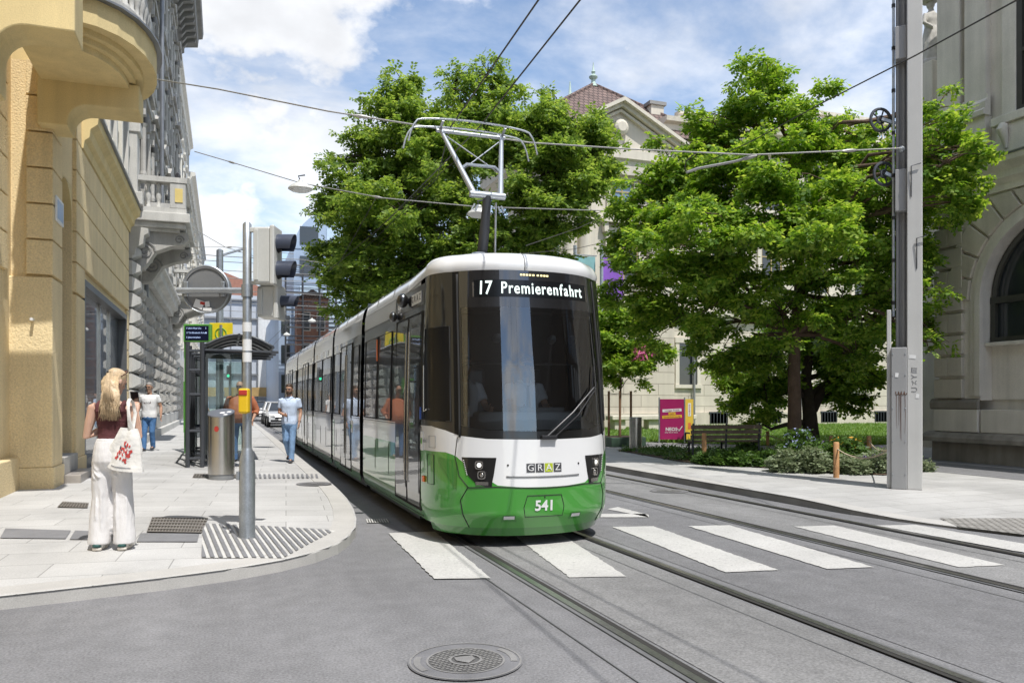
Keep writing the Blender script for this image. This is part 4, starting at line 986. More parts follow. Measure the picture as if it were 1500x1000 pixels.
def gbalcony(y0, y1, x1=-.95):
    b = MB(); b.box(WB, x1, y0, y1, 6.78, 7.05); b.box(WB, x1-.12, y0+.1, y1-.1, 6.62, 6.78); b.box(WB, x1-.28, y0+.22, y1-.22, 6.52, 6.62); s = b.build('balcony', M['gstone2'], gb, bevel=.02)
    gconsole(y0+.6, s); gconsole(y1-.6, s)
    m_ = MB(); m_.box(WB, x1-.1, y0+.1, y1-.1, 7.05, 7.2); m_.build('balustrade_base', M['gstone2'], s)
    for y in (y0+.4, y1-.4):
        m_ = MB(); m_.box(x1-.55, x1-.12, y-.3, y+.3, 7.2, 7.95); m_.build('pedestal', M['gstone2'], s, bevel=.02)
    for y in (y0+.09, y1-.09): 
        p = MB(); p.box(x1-.45,x1-.22,y-.013,y+.013,7.35,7.8); 
    m_ = MB(); n = int((y1-y0-1.6)/.28)
    for i in range(n+1): m_.lathe(bal_prof, (x1-.33, y0+.85+(y1-y0-1.7)*i/n, 7.22), 8)
    for x in np.arange(WB+.25, x1-.6, .27):
        for y in (y0+.3, y1-.3): m_.lathe(bal_prof, (x, y, 7.22), 8)
    m_.build('balustrade', M['gstone2'], s, smooth=50)
    m_ = MB(); m_.box(WB, x1-.08, y0+.08, y0+.5, 7.95, 8.1); m_.box(WB, x1-.08, y1-.5, y1-.08, 7.95, 8.1); m_.box(x1-.55, x1-.083, y0+.5, y1-.5, 7.952, 8.098); m_.build('handrail', M['gstone2'], s)
gbalcony(25.2, 29.2); gbalcony(42.8, 47.0)
p = MB(); p.box(-1.36,-1.15,25.28,25.295,7.38,7.78); p.build('yellow_panel', pm('yellow_panel',(.72,.56,.20),.6), gb)
# upper windows: one made, the others copied
def gwindow():
    f = MB(); y, z = 0, 0
    f.box(0, .22, -.95, -.65, -.1, 2.6); f.box(0, .22, .65, .95, -.1, 2.6); f.box(0, .34, -1.05, 1.05, -.3, -.1); f.box(0, .12, -.9, .9, -.9, -.3)
    f.box(0, .42, -1.1, 1.1, 2.6, 2.82); f.box(0, .3, -.95, .95, 2.82, 3.0)
    f.prism([(-1.15,3.0),(1.15,3.0),(0,3.5)], lambda a, b, d: (d, a, b), 0, .5)
    for s in (-1,1): f.box(0, .38, s*.85-.12, s*.85+.12, 2.15, 2.6); f.lathe([(.09,0),(.10,.1),(.08,.2),(.08,1.5),(.12,1.62)], (.3, s*.8, .3), 8)
    w_ = f.build('window', M['gstone'], None); 
    g = MB(); g.box(.0, .03, -.65, .65, -.1, 2.6); g.build('pane', M['winglass'], w_); 
    k = MB(); k.ell((.3,0,2.3),.13,.2,.25,8); k.build('keystone', M['gdark'], w_, smooth=180); k = MB(); k.ell((.4,0,3.1),.12,.18,.2,8); k.build('gable_shell', M['gdark'], w_, smooth=180)
    return w_
wp_ = gwindow(); first = True
for z in (8.0, 12.4, 16.6):
    for y in (27.2, 30.3, 33.7, 37.1, 40.5, 44.6):
        c = wp_ if first else copy_tree(wp_); first = False
        c.parent = gb; c.location = Vector((WB, y, z)) - gb.location
for z in (11.7, 15.9):
    cornice([(-.2,z-.35),(.12,z-.35),(.2,z-.2),(.34,z-.12),(.36,z),(-.2,z+.06)], Y0, Y1, 'string_course', M['gstone2'], gb)
for y in (25.4, 28.8, 32.0, 35.4, 38.8, 42.2, 47.1):
    mb = MB()
    for z0, z1 in ((7.2,11.3),(12.1,15.5),(16.3,20.2)):
        mb.box(WB-.05, WB+.26, y-.3, y+.3, z0, z1); mb.box(WB-.05, WB+.4, y-.38, y+.38, z0-.02, z0+.35); mb.box(WB-.05, WB+.42, y-.4, y+.4, z1-.35, z1+.02); mb.box(WB-.05,WB+.34,y-.34,y+.34,(z0+z1)/2,(z0+z1)/2+.3)
    mb.build('pilaster', M['gstone2'], gb, bevel=.02)
cornice([(-.3,20.4),(.25,20.4),(.3,20.8),(.5,20.9),(.5,21.2),(1.2,21.3),(1.25,21.75),(1.45,21.8),(1.5,22.1),(-.3,22.3)], Y0-.3, Y1+.4, 'cornice', M['gdark'], gb)
for i in range(int((Y1-Y0)/.8)):
    y = Y0+.4+i*.8; mb = MB(); mb.prism([(.45,21.3),(1.15,21.3),(1.1,21.12),(.7,21.0),(.5,20.7)], lambda a, b, d: (WB+a, d, b), y-.13, y+.13); mb.build('cornice_bracket', M['gdark'], gb, fixn=True)
mb = MB(); mb.prism([(-12,22.2),(WB-.2,22.2),(-7,24.5)], lambda a, b, d: (a, d, b), Y0, Y1); mb.build('roof', M['zinc'], gb, fixn=True)
mb = MB(); mb.tube([(WB+.12,29.6,0.2),(WB+.12,29.6,5.6),(WB+.6,29.6,6.6),(WB+.6,29.6,20.5)], .07, 8); mb.build('drainpipe', M['zinc'], gb)
# pigeon on the balcony rail
pg = thing('pigeon', 'dark pigeon sitting on the stone balcony rail', 'bird', (-1.3, 25.5, 8.1))
mb = MB(); mb.loft([((-1.3,25.5+a,8.1+b),(r,0,0),(0,0,r*1.1)) for a,b,r in ((-.02,.14,.02),(.02,.13,.07),(.1,.12,.085),(.2,.10,.06),(.34,.08,.02))][::1], 10); mb.ell((-1.3,25.46,8.27),.035,.045,.04,8)
mb.tube([(-1.3,25.48,8.25),(-1.3,25.52,8.18)], [.03,.05], 8); mb.tube([(-1.27,25.56,8.1),(-1.27,25.56,8.16)], .01, 5); mb.tube([(-1.33,25.56,8.1),(-1.33,25.56,8.16)], .01, 5); mb.build('body', pm('pigeon_grey',(.07,.07,.08),.7), pg, smooth=60)

# ---------------------------------------------------------------- further houses on the left, receding
def plain_house(name, label, y0, y1, h, mat, rows, cols, win_w=1.3, glassfront=False, x1=WB, trim=None, cor=.35):
    t = thing(name, label, 'building', (x1, y0, 0)); tr = trim or M['offwhite']
    mb = MB(); mb.box(x1-12, x1, y0, y1, 0, h); mb.build('wall', mat, t)
    mb = MB(); mb.prism([(-.2,h-.5),(.1,h-.5),(cor*.5,h-.2),(cor,h-.1),(cor,h+.15),(-.2,h+.2)], lambda a, b, d: (x1+a, d, b), y0, y1); mb.build('cornice', tr, t, fixn=True)
    mb = MB(); mb.prism([(x1-12,h+.1),(x1-.1,h+.1),(x1-6,h+2.4)], lambda a, b, d: (a, d, b), y0+.1, y1-.1); mb.build('roof', M['zinc'], t, fixn=True)
    st = (y1-y0)/cols; fl = (h-4.6)/rows
    pr = None
    for i in range(rows):
        for j in range(cols):
            y = y0+st*(j+.5); z = 5.0+fl*i
            if pr is None:
                f = MB(); H = fl*.62; f.box(x1-.05,x1+.08,y-win_w/2-.15,y-win_w/2,z,z+H); f.box(x1-.05,x1+.08,y+win_w/2,y+win_w/2+.15,z,z+H); f.box(x1-.05,x1+.14,y-win_w/2-.2,y+win_w/2+.2,z+H,z+H+.2); f.box(x1-.05,x1+.18,y-win_w/2-.2,y+win_w/2+.2,z-.14,z)
                pr = f.build('window', tr, t); p0 = (y, z); g = MB(); g.box(x1-.05,x1+.02,y-win_w/2,y+win_w/2,z,z+H); g.build('pane', M['winglass'], pr)
            else:
                c = copy_tree(pr); c.parent = t; c.location = (0, y-p0[0], z-p0[1])
    # shop front
    mb = MB(); mb.box(x1-.05,x1+.1,y0+.3,y1-.3,3.7,4.1); mb.build('shop_fascia', tr, t)
    for j in range(cols):
        y = y0+st*(j+.5); g = MB(); g.box(x1-.05,x1+.06,y-st*.42,y+st*.42,.5,3.65); f = g.build('shop_window', M['shopglass'], t)
        g = MB(); g.box(x1-.05,x1+.09,y-st*.42-.06,y-st*.42,.4,3.7); g.box(x1-.05,x1+.09,y+st*.42,y+st*.42+.06,.4,3.7); g.box(x1-.05,x1+.09,y-.03,y+.03,.4,3.7); g.build('frame', M['steel'], f)
    return t
M['white_render'] = pm('white_render', (.70,.70,.69), .8, var=.06, streak=.08)
M['cream'] = pm('cream_render', (.62,.55,.42), .85, var=.08, streak=.1)
wh = plain_house('white_house', 'plain white house beyond the ornate grey one, glazed ground floor', 47.7, 66, 21.0, M['white_render'], 5, 6)
mb = MB(); mb.box(WB+.1,WB+.13,49.2,50.1,3.0,3.5); p = mb.build('house_number', pm('number_green',(.03,.12,.08),.4), wh)
text('digits', '20', M['white'], p, frame_m((WB+.135,49.65,3.25),(0,-1,0),(0,0,1)), .36)
plain_house('cream_house', 'cream house far down the left side of the street', 66.2, 88, 19.0, M['cream'], 5, 7, cor=.5)
plain_house('white_house', 'pale house at the far end of the left side', 88.2, 112, 20.0, M['white_render'], 5, 7)
# ================================================================ RIGHT STONE BUILDING
M['rst'] = pm('tooled_limestone', (.55,.50,.42), .9, var=.12, vs=1.3, fine=.16, fs=60, bump=.6, bs=70, bd=.012, streak=.10)
M['rst_s'] = pm('smooth_limestone', (.68,.635,.56), .8, var=.13, vs=1.1, fine=.08, fs=40, bump=.15, bs=30, bd=.006, streak=.12)
M['rst_d'] = pm('stained_limestone', (.27,.245,.21), .9, var=.25, vs=1.6, fine=.12, bump=.3, bs=40, bd=.01, streak=.2)
M['statue'] = pm('statue_stone', (.50,.48,.44), .8, var=.2, vs=6)
FX = 17.1
sb = thing('stone_building', 'shaded limestone corner building with rusticated blocks and arched window', 'building', (FX, 16, 0))
AC, AR, AZ = 12.05, 1.85, 3.95        # arch centre, radius, springing
def mirror_pts(): pass
mb = MB(); mb.box(FX, FX+12, 2, 15.05, 0, 15); mb.box(21.6, FX+14, 15.05, 20.2, 0, 9.5)
# the front skin is built in pieces in front of the core (.4 m deep)
core = mb.build('wall', M['rst_s'], sb)
FD = .42
def fbox(mb, y0, y1, z0, z1, p=0.0, mi=0): mb.box(FX-p, FX-FD-p if False else FX-FD+0.0-p, y0, y1, z0, z1, mi)
XF = FX-FD
zc = [1.55, 2.06]+[2.06+.515*i for i in range(1, 9)]     # courses
zc = [1.62+.525*i for i in range(10)]
def course_blocks(y0, y1, ends):
    mb = MB()
    for k, (a, b) in enumerate(zip(zc, zc[1:])):
        lo, hi = y0, y1
        zm = (a+b)/2
        # keep clear of the arch
        if zm > AZ:
            for zt in (a, b):
                dz = zt-AZ
                if abs(dz) < AR:
                    e = AC+math.sqrt(max(0, (AR+.42)**2-dz*dz)) if dz < AR+.42 else AC
                    lo = max(lo, e) if ends > 0 else lo
        else: pass
        n = max(1, round((hi-lo)/.95)); sh = .5 if k % 2 else 0
        cuts = [lo]+[lo+(hi-lo)*(i+ (1-sh))/n for i in range(n) if .12 < (i+1-sh)/n < .95]+[hi]
        for c0, c1 in zip(cuts, cuts[1:]): mb.box(FX-.02, XF-.11, c0+.006, c1-.006, a+.04, b-.04)
    return mb
mb = MB(); mb.box(FX, XF, AC+AR, 15.05, 1.6, 6.35); mb.box(FX, XF, 2, AC-AR, 1.6, 6.35)
n = 24
for i in range(n):
    a0, a1 = math.pi*i/n, math.pi*(i+1)/n
    y0, z0, y1, z1 = AC+AR*math.cos(a0), AZ+AR*math.sin(a0), AC+AR*math.cos(a1), AZ+AR*math.sin(a1)
    mb.add([(XF,y0,z0),(XF,y1,z1),(XF,y1,6.35),(XF,y0,6.35)], [(0,1,2,3)]); mb.add([(XF,y0,z0),(XF,y1,z1),(FX,y1,z1),(FX,y0,z0)], [(0,1,2,3)])
mb.build('wall', M['rst_s'], sb, fixn=True)
course_blocks(AC+AR+.42, 15.11, 1).build('rusticated_pier', M['rst'], sb, bevel=.01)
mb = MB()
for a, b in zip(zc, zc[1:]):
    mb.box(FX-.02, XF-.07, 3, AC-AR-.42, a+.03, b-.03)
mb.build('rusticated_pier', M['rst'], sb, bevel=.01); mb = MB()
for a, b in zip(zc, zc[1:]):
    mb.box(XF-.05, 21.5, 15.05, 15.14, a+.03, b-.03)
mb.build('rusticated_pier', M['rst'], sb, bevel=.01)
# moulded arch surround and voussoirs
for r0, r1, p, nm in ((AR-.02, AR+.12, .06, 'arch_moulding'), (AR+.12, AR+.26, .03, 'arch_moulding')):
    mb = MB()
    pth = [(AC+1*1, 0)]
    pts = [(AC+ (r0)*1, 1.7)]
    A = [0]+[math.pi*i/24 for i in range(25)]
    inn = [(AC+r0, 1.7)]+[(AC+r0*math.cos(math.pi*i/24), AZ+r0*math.sin(math.pi*i/24)) for i in range(25)]+[(AC-r0, 1.7)]
    out = [(AC+r1, 1.7)]+[(AC+r1*math.cos(math.pi*i/24), AZ+r1*math.sin(math.pi*i/24)) for i in range(25)]+[(AC-r1, 1.7)]
    m = len(inn); V = [(XF-p,a,b) for a,b in inn]+[(XF-p,a,b) for a,b in out]+[(XF+.05,a,b) for a,b in inn]+[(XF+.05,a,b) for a,b in out]
    F = []
    for i in range(m-1): F += [(i,i+1,m+i+1,m+i),(2*m+i,2*m+i+1,i+1,i),(m+i,m+i+1,3*m+i+1,3*m+i)]
    mb.add(V, F); mb.build(nm, M['rst_s'], sb, fixn=True)
mb = MB(); nv = 13
for i in range(nv):
    a0, a1 = math.pi*i/nv+.012, math.pi*(i+1)/nv-.012
    P_ = []
    for a, r in ((a0,AR+.28),(a1,AR+.28)): P_.append((AC+r*math.cos(a), AZ+r*math.sin(a)))
    def outer(a):
        r = AR+.95; y, z = AC+r*math.cos(a), AZ+r*math.sin(a); return (max(AC-2.6,min(AC+2.6,y)), min(z, 6.3))
    q = [P_[0], outer(a0), outer(a1), P_[1]]
    mb.prism(q, lambda a, b, d: (d, a, b), FX-.1, XF-.10)
mb.build('voussoir', M['rst'], sb, bevel=.02, fixn=True)
# window in the arch
f = MB()
f.box(FX-.12,FX-.02,AC-AR,AC+AR,2.9,3.0)
mb = MB(); mb.prism([(AC-AR,2.95)]+[(AC+AR,2.95)]+[(AC+AR*math.cos(math.pi*i/20), AZ+AR*math.sin(math.pi*i/20)) for i in range(21)], lambda a, b, d: (d, a, b), FX-.03, FX-.001)
aw = mb.build('arched_window', M['winglass'], sb, fixn=True)
mb = MB()
mb.tube([(FX-.07,AC+(AR-.08)*math.cos(math.pi*i/20), AZ+(AR-.08)*math.sin(math.pi*i/20)) for i in range(21)], .07, 6)
for y in (AC-AR+.08, AC-.62, AC+.62, AC+AR-.08): mb.box(FX-.13,FX-.035,y-.06,y+.06,2.95,AZ+ (0.05 if abs(y-AC) > 1 else 1.6))
mb.box(FX-.14,FX-.034,AC-AR+.02,AC+AR-.02,AZ-.09,AZ+.06); mb.box(FX-.14,FX-.034,AC-AR+.02,AC+AR-.02,2.95,3.07)
mb.build('window_frame', pm('dark_bronze_frame',(.05,.05,.04),.5), aw)
mb = MB(); mb.box(FX-.06,FX-.005,AC-AR,AC+AR,1.62,2.95); mb.build('sill_panel', M['rst_s'], sb)
mb = MB(); mb.box(FX-.3,FX-.03,AC-AR,AC+AR,2.86,2.95); mb.build('window_sill', M['rst_s'], sb, bevel=.02)
# plinth
mb = MB(); mb.box(FX,XF-.10,2,15.19,.1,.62); mb.box(XF-.02,21.6,15.05,15.19,.1,.62); mb.build('plinth', M['rst_d'], sb, bevel=.03)
mb = MB(); mb.prism([(0,.62),(.26,.60),(.26,.70),(.2,.78),(.1,.82),(0,.84)], lambda a, b, d: (XF-a, d, b), 2, 15.35); mb.build('plinth_moulding', M['rst_d'], sb, fixn=True)
mb = MB()
for y0, y1 in ((AC+AR+.02,15.15),(2.5,AC-AR-.02)):
    for k in range(max(1,int((y1-y0)/1.6))): 
        w_ = (y1-y0)/max(1,int((y1-y0)/1.6)); mb.box(FX,XF-.08,y0+k*w_+.004,y0+(k+1)*w_-.004,.845,1.38)
mb.box(FX,XF-.03,AC-AR+.02,AC+AR-.02,.845,1.38)
mb.build('base_course', M['rst_s'], sb, bevel=.01)
mb = MB(); mb.prism([(0,1.38),(.05,1.38),(.09,1.41),(.1,1.55),(.05,1.62),(0,1.64)], lambda a, b, d: (XF-a, d, b), AC+AR+.02, 15.25); mb.build('base_moulding', M['rst_d'], sb, fixn=True)
# entablature over the ground floor
mb = MB(); mb.prism([(-.4,6.35),(.08,6.35),(.1,6.5),(.22,6.6),(.24,6.75),(.42,6.9),(.45,7.02),(-.4,7.1)], lambda a, b, d: (XF-a, d, b), 2, 15.55); mb.build('string_course', M['rst_s'], sb, fixn=True)
mb = MB(); mb.prism([(-.4,7.103),(.47,7.023),(.48,7.05),(-.4,7.14)], lambda a, b, d: (XF-a, d, b), 2, 15.57); mb.build('flashing', M['zinc'], sb, fixn=True)
# upper floor
mb = MB(); mb.box(FX,XF+.1,2,15.05,7.1,15); mb.build('upper_wall', M['rst_s'], sb)
for y0, y1 in ((13.72,14.28),(14.42,15.06)):
    mb = MB(); mb.box(FX,XF-.06,y0,y1,8.7,15); mb.box(FX,XF-.12,y0-.03,y1+.03,7.1,8.2); mb.prism([(0,8.2),(.22,8.2),(.24,8.3),(.16,8.36),(.18,8.5),(.08,8.6),(.08,8.7),(0,8.7)], lambda a, b, d: (XF-a, d, b), y0-.08, y1+.08); mb.build('pilaster', M['rst_s'], sb, fixn=True)
f = MB(); f.box(FX,XF-.02,13.0,13.35,8.05,13.4); f.box(FX,XF-.02,10.0,10.3,8.05,13.4); f.box(FX,XF-.12,9.8,13.55,7.85,8.05); f.box(FX,XF-.05,9.9,13.45,7.2,7.85); f.box(FX,XF-.04,12.85,13.5,13.4,14.2)
uw = f.build('window', M['rst_s'], sb, bevel=.02)
g = MB(); g.box(XF+.1,XF+.06,10.3,13.0,8.05,13.4); g.build('pane', M['winglass'], uw)
g = MB()
for y in (10.36,11.65,12.94): g.box(XF+.06,XF+.0,y-.07,y+.07,8.05,13.4)
for z in (8.12,9.4,10.7,12.0,13.3): g.box(XF+.055,XF+.005,10.3,13.0,z-.04,z+.04)
g.build('frame', pm('bronze_frame',(.055,.05,.04),.5), uw)
for y in (13.2,10.1):
    mb = MB(); mb.tube([(XF-.14,y,7.8),(XF-.2,y,7.7),(XF-.12,y,7.55),(XF-.06,y,7.3)], [.1,.12,.09,.04], 8); mb.build('scroll_bracket', M['rst_s'], sb, smooth=60)
# curved bay behind the corner with its dome and statue
mb = MB(); BC = (23.2, 19.4)
mb.lathe([(2.35,0),(2.35,9.1),(2.5,9.2),(2.5,9.5),(2.75,9.75),(2.85,10.1),(2.6,10.2)], (BC[0],BC[1],0), 36); bay = mb.build('corner_bay', M['rst_s'], sb, smooth=35)
mb = MB(); mb.lathe([(2.55,0),(2.3,.45),(1.7,.9),(.8,1.2),(.1,1.3)], (BC[0],BC[1],10.2), 30); mb.build('dome', pm('slate_dome',(.17,.22,.30),.5,.2,var=.15), bay, smooth=50)
sp_ = D(1364,98,22.2)
st = thing('statue', 'pale stone draped figure standing high on the corner of the stone building', 'statue', sp_)
def P3(a,b,c): return (sp_.x+a, sp_.y+b, sp_.z+c)
mb = MB(); mb.loft([(P3(0,0,z),(rx,0,0),(0,ry,0)) for z,rx,ry in ((0,.34,.3),(.12,.34,.3),(.13,.27,.25),(.5,.24,.22),(.9,.22,.2),(1.1,.19,.15),(1.3,.24,.16),(1.45,.2,.13),(1.53,.08,.08),(1.6,.07,.07))], 16)
mb.ell(P3(-.02,0,1.73),.11,.12,.15,12); mb.tube([P3(-.2,0,1.42),P3(-.32,-.05,1.15),P3(-.15,-.2,1.0)],[.075,.06,.04],8); mb.tube([P3(.2,0,1.42),P3(.28,-.02,1.12),P3(.2,-.18,.9)],[.075,.06,.04],8)
for i in range(9):
    a = i*.7; mb.tube([P3(.24*math.cos(a),.21*math.sin(a),.1),P3(.22*math.cos(a+.3),.2*math.sin(a+.3),.6),P3(.18*math.cos(a+.5),.16*math.sin(a+.5),1.05)],[.05,.04,.02],6)
so_ = mb.build('figure', M['statue'], st, smooth=180); r_ = so_.modifiers.new('r','REMESH'); r_.mode='VOXEL'; r_.voxel_size=.03; r_.use_smooth_shade=True
mb = MB(); mb.box(sp_.x-.4,sp_.x+.4,sp_.y-.4,sp_.y+.4,sp_.z-1.3,sp_.z); mb.build('pedestal', M['rst_s'], st, bevel=.03)
mb = MB(); q = D(1362,4,22.2); mb.lathe([(.2,0),(.3,.1),(.4,.3),(.3,.6)], (q.x,q.y,q.z), 12); mb.build('urn', M['statue'], st, smooth=50)

# ================================================================ MUSEUM BEHIND THE TREES (faces the viewer)
M['mst'] = brickmat('museum_ashlar', (.60,.545,.455), (.56,.505,.42), (.36,.315,.255), 2.1, .62, .022, 'XZ', var=.10, vs=.5, bump=.5, bd=.03, streak=.10)
M['mst_s'] = pm('museum_stone', (.63,.58,.49), .85, var=.08, vs=.8, fine=.06, bump=.15, bs=20, bd=.01, streak=.10)
M['mst_b'] = pm('museum_base', (.58,.52,.43), .85, var=.12, vs=.8, fine=.08, streak=.12)
M['tiles'] = brickmat('brown_roof_tiles', (.20,.135,.115), (.155,.105,.09), (.06,.04,.035), .30, .28, .03, 'XZ', var=.2, vs=1.0, bump=1.0, bd=.05)
M['copper'] = pm('green_copper', (.38,.48,.42), .7, var=.2)
mu = thing('museum', 'sunlit beige museum with pyramid tiled roof, pediment and rusticated ground floor', 'building', (20, 40, 0))
FY = 40.0
def mwall(name, x0, x1, y, z0, z1, mat, dep=10): 
    b = MB(); b.box(x0,x1,y,y+dep,z0,z1); return b.build(name, mat, mu)
mwall('ground_floor', 16.6, 62, FY, 0.9, 6.2, M['mst']); mwall('base', 16.6, 62, FY-.15, 0, .9, M['mst_b'])
def mband(x0, x1, y, prof, name='string_course', mat='mst_s'):
    b = MB(); b.prism(prof, lambda a, b_, d: (d, y-a, b_), x0, x1); return b.build(name, M[mat], mu, fixn=True)
mband(16.5, 62, FY, [(-.2,6.2),(.15,6.2),(.2,6.4),(.4,6.5),(.42,6.75),(-.2,6.85)])
mwall('upper_wall', 23.0, 62, FY+.05, 6.8, 17.4, M['mst_s'])
mband(23.3, 62, FY, [(-.2,16.3),(.15,16.3),(.2,16.7),(.5,16.85),(.55,17.2),(.85,17.3),(.9,17.55),(-.2,17.65)], 'cornice')
mband(24.5, 33, FY, [(-.3,17.65),(.12,17.65),(.12,18.0),(.2,18.05),(.2,18.2),(-.3,18.2)], 'parapet'); mband(33, 62, FY, [(-.3,17.65),(.1,17.65),(.1,18.3),(-.3,18.3)], 'parapet'); mband(33, 62, FY, [(-.3,19.2),(.13,19.2),(.13,19.45),(-.3,19.45)], 'parapet')
mb = MB()
for i in range(120): mb.lathe([(r,z*1.29) for r,z in bal_prof[::2]], (33.2+i*.24, FY+.1, 18.3), 6)
mb.build('balustrade', M['mst_s'], mu, smooth=60)
def mwindow(x, y, z, w, h, hood=True, rail=False, blue=False):
    f = MB(); f.box(x-w/2-.25,x-w/2,y-.14,y+.1,z,z+h); f.box(x+w/2,x+w/2+.25,y-.14,y+.1,z,z+h); f.box(x-w/2-.35,x+w/2+.35,y-.2,y+.1,z-.25,z); f.box(x-w/2-.3,x+w/2+.3,y-.16,y+.1,z+h,z+h+.3)
    if hood: f.prism([(x-w/2-.55,z+h+.55),(x+w/2+.55,z+h+.55),(x+w/2+.55,z+h+.7),(x,z+h+1.15),(x-w/2-.55,z+h+.7)], lambda a,b,d:(a,d,b), y-.45, y+.1); 
    if hood:
        for s in (-1,1): f.box(x+s*(w/2+.3)-.12,x+s*(w/2+.3)+.12,y-.35,y+.1,z+h+.05,z+h+.55)
    o = f.build('window', M['mst_s'], mu, fixn=True)
    g = MB(); g.box(x-w/2,x+w/2,y-.03,y+.05,z,z+h); g.build('pane', M['bluepane'] if blue else M['winglass'], o)
    g = MB(); g.box(x-.04,x+.04,y-.07,y-.02,z,z+h); g.box(x-w/2,x+w/2,y-.075,y-.025,z+h*.68,z+h*.68+.07)
    g.box(x-w/2,x-w/2+.09,y-.07,y-.02,z,z+h); g.box(x+w/2-.09,x+w/2,y-.07,y-.02,z,z+h); g.build('frame', M['winframe'], o)
    return o
M['bluepane'] = glossy('sky_blue_pane', (.16,.26,.42), .01); M['winframe'] = pm('ochre_frame', (.42,.33,.17), .6)
for x in (27.5, 31, 34.5, 38, 41.5, 45, 48.5, 52):
    mwindow(x, FY+.05, 8.2, 1.5, 2.9); mwindow(x, FY+.05, 13.0, 1.4, 2.2, False)
for x in (25.2, 29.3, 33.2, 37.2, 41, 45):
    f = MB(); f.box(x-.85,x-.6,FY-.08,FY+.1,2.5,4.9); f.box(x+.6,x+.85,FY-.08,FY+.1,2.5,4.9); f.box(x-.9,x+.9,FY-.12,FY+.1,4.9,5.2); f.box(x-.9,x+.9,FY-.14,FY+.1,2.3,2.5); o = f.build('window', M['mst_s'], mu)
    g = MB(); g.box(x-.6,x+.6,FY-.03,FY+.05,2.5,4.9); g.build('pane', M['winglass'], o)
for x in (19.5, 23.6, 27.2, 31.0, 35.2, 39.4):
    g = MB(); g.box(x-.62,x+.62,FY-.165,FY-.1,.25,.85); g.box(x-.62,x+.62,FY-.165,FY-.1,.25,.85); o = g.build('cellar_window', M['winglass'], mu)
    g = MB()
    for k in range(6): g.box(x-.6+k*.22,x-.56+k*.22,FY-.2,FY-.168,.25,.85)
    g.box(x-.68,x+.68,FY-.205,FY-.167,.85,.93); g.build('grille', M['dark_grey'], o)
for x in (17.5, 21.8, 25.5, 33, 43):   # rain pipes
    mb = MB(); mb.tube([(x,FY-.2,.2),(x,FY-.2,6.2)], .07, 8); mb.build('drainpipe', M['mid_grey'], mu)
# pavilion
PX0, PX1, PY, PZ = 16.3, 23.1, 38.0, 15.2
pc = (PX0+PX1)/2
b = MB(); b.box(PX0,PX1,PY,FY+4,.9,6.2); b.build('pavilion_ground_floor', M['mst'], mu); b = MB(); b.box(PX0-.1,PX1+.1,PY-.15,FY,0,.9); b.build('base', M['mst_b'], mu)
mband(PX0-.1, PX1+.1, PY, [(-2.2,6.2),(.15,6.2),(.2,6.4),(.4,6.5),(.42,6.75),(-2.2,6.85)])
b = MB(); b.box(PX0,PX1,PY+.05,FY+6,6.8,PZ); b.build('pavilion_wall', M['mst_s'], mu)
for x in (PX0+.5, PX0+1.35, PX1-1.35, PX1-.5):
    b = MB(); b.box(x-.42,x+.42,PY-.3,PY+.2,6.85,7.5); b.lathe([(.36,0),(.38,.1),(.33,.2),(.32,2),(.28,5.4),(.34,5.5)], (x,PY-.02,7.5), 14); b.box(x-.42,x+.42,PY-.38,PY+.2,13.0,13.5); b.build('column', M['mst_s'], mu, smooth=40)
mband(PX0-.2, PX1+.2, PY, [(-.2,13.5),(.35,13.5),(.4,14.2),(.55,14.3),(.55,14.75),(-.2,14.8)], 'entablature')
b = MB(); b.prism([(PX0-.5,14.8),(PX1+.5,14.8),(PX1+.5,15.1),(pc,17.1),(PX0-.5,15.1)], lambda a,b_,d:(a,d,b_), PY-.1, PY+2.2); pd = b.build('pediment', M['mst_s'], mu, fixn=True)
for y0_, y1_, o_, h_ in ((PY-.75,PY+.6,.22,.2),(PY-.5,PY+.6,.0,.24),(PY-.3,PY+.6,-.24,.16)):
    b = MB(); b.prism([(PX0-.5,15.0+o_),(pc,17.05+o_),(PX1+.5,15.0+o_),(PX1+.5,15.0+o_+h_),(pc,17.05+o_+h_),(PX0-.5,15.0+o_+h_)], lambda a,b_,d:(a,d,b_), y0_, y1_); b.build('raking_cornice', M['mst_s'], pd, fixn=True)
b = MB(); b.lathe([(.2,0),(.4,.05),(.4,.25),(.25,.35)], (pc,PY-.12,16.0), 14, M=RX(90)); b.build('medallion', M['mst_s'], pd)
mwindow(pc+.2, PY+.05, 11.2, 1.35, 2.1, False, blue=True); mwindow(pc+.3, PY+.05, 7.9, 1.7, 2.5)
for x, col in ((PX1-1.9+.0,(.55,.42,.08)),(PX1-1.2,(.20,.42,.42)),(PX1-.5,(.22,.08,.40))):
    pass
R0, R1, RT = (pc-4.9,PY+.7,15.3), (pc+7.3,PY+10.9,15.3), (pc+1.2,PY+5.6,20.6)
b = MB(); b.box(R0[0]+.5,R1[0]-.5,R0[1]+.4,R1[1]-.4,14.8,16.25); b.build('roof_drum', M['mst_s'], mu)
b = MB(); V = [(R0[0],R0[1],15.9),(R1[0],R0[1],15.9),(R1[0],R1[1],15.9),(R0[0],R1[1],15.9)]
n = 6; rings = []
for i in range(n+1):
    u = i/n; k = (1-u)
    rings.append([tuple(Vector(RT)*(1-k)+Vector((v[0],v[1],0))*k+Vector((0,0,0))) for v in V])
rings = [[(p[0],p[1],16.2+(20.6-16.2)*i/n) for p in r] for i, r in enumerate(rings)]
vs = [p for r in rings for p in r]; b.add(vs, [(i*4+j,i*4+(j+1)%4,(i+1)*4+(j+1)%4,(i+1)*4+j) for i in range(n) for j in range(4)]); b.build('pyramid_roof', M['tiles'], mu)
b = MB()
for j in range(4): b.tube([r[j] for r in rings], .12, 6)
b.build('roof_ridge', M['tiles'], mu)
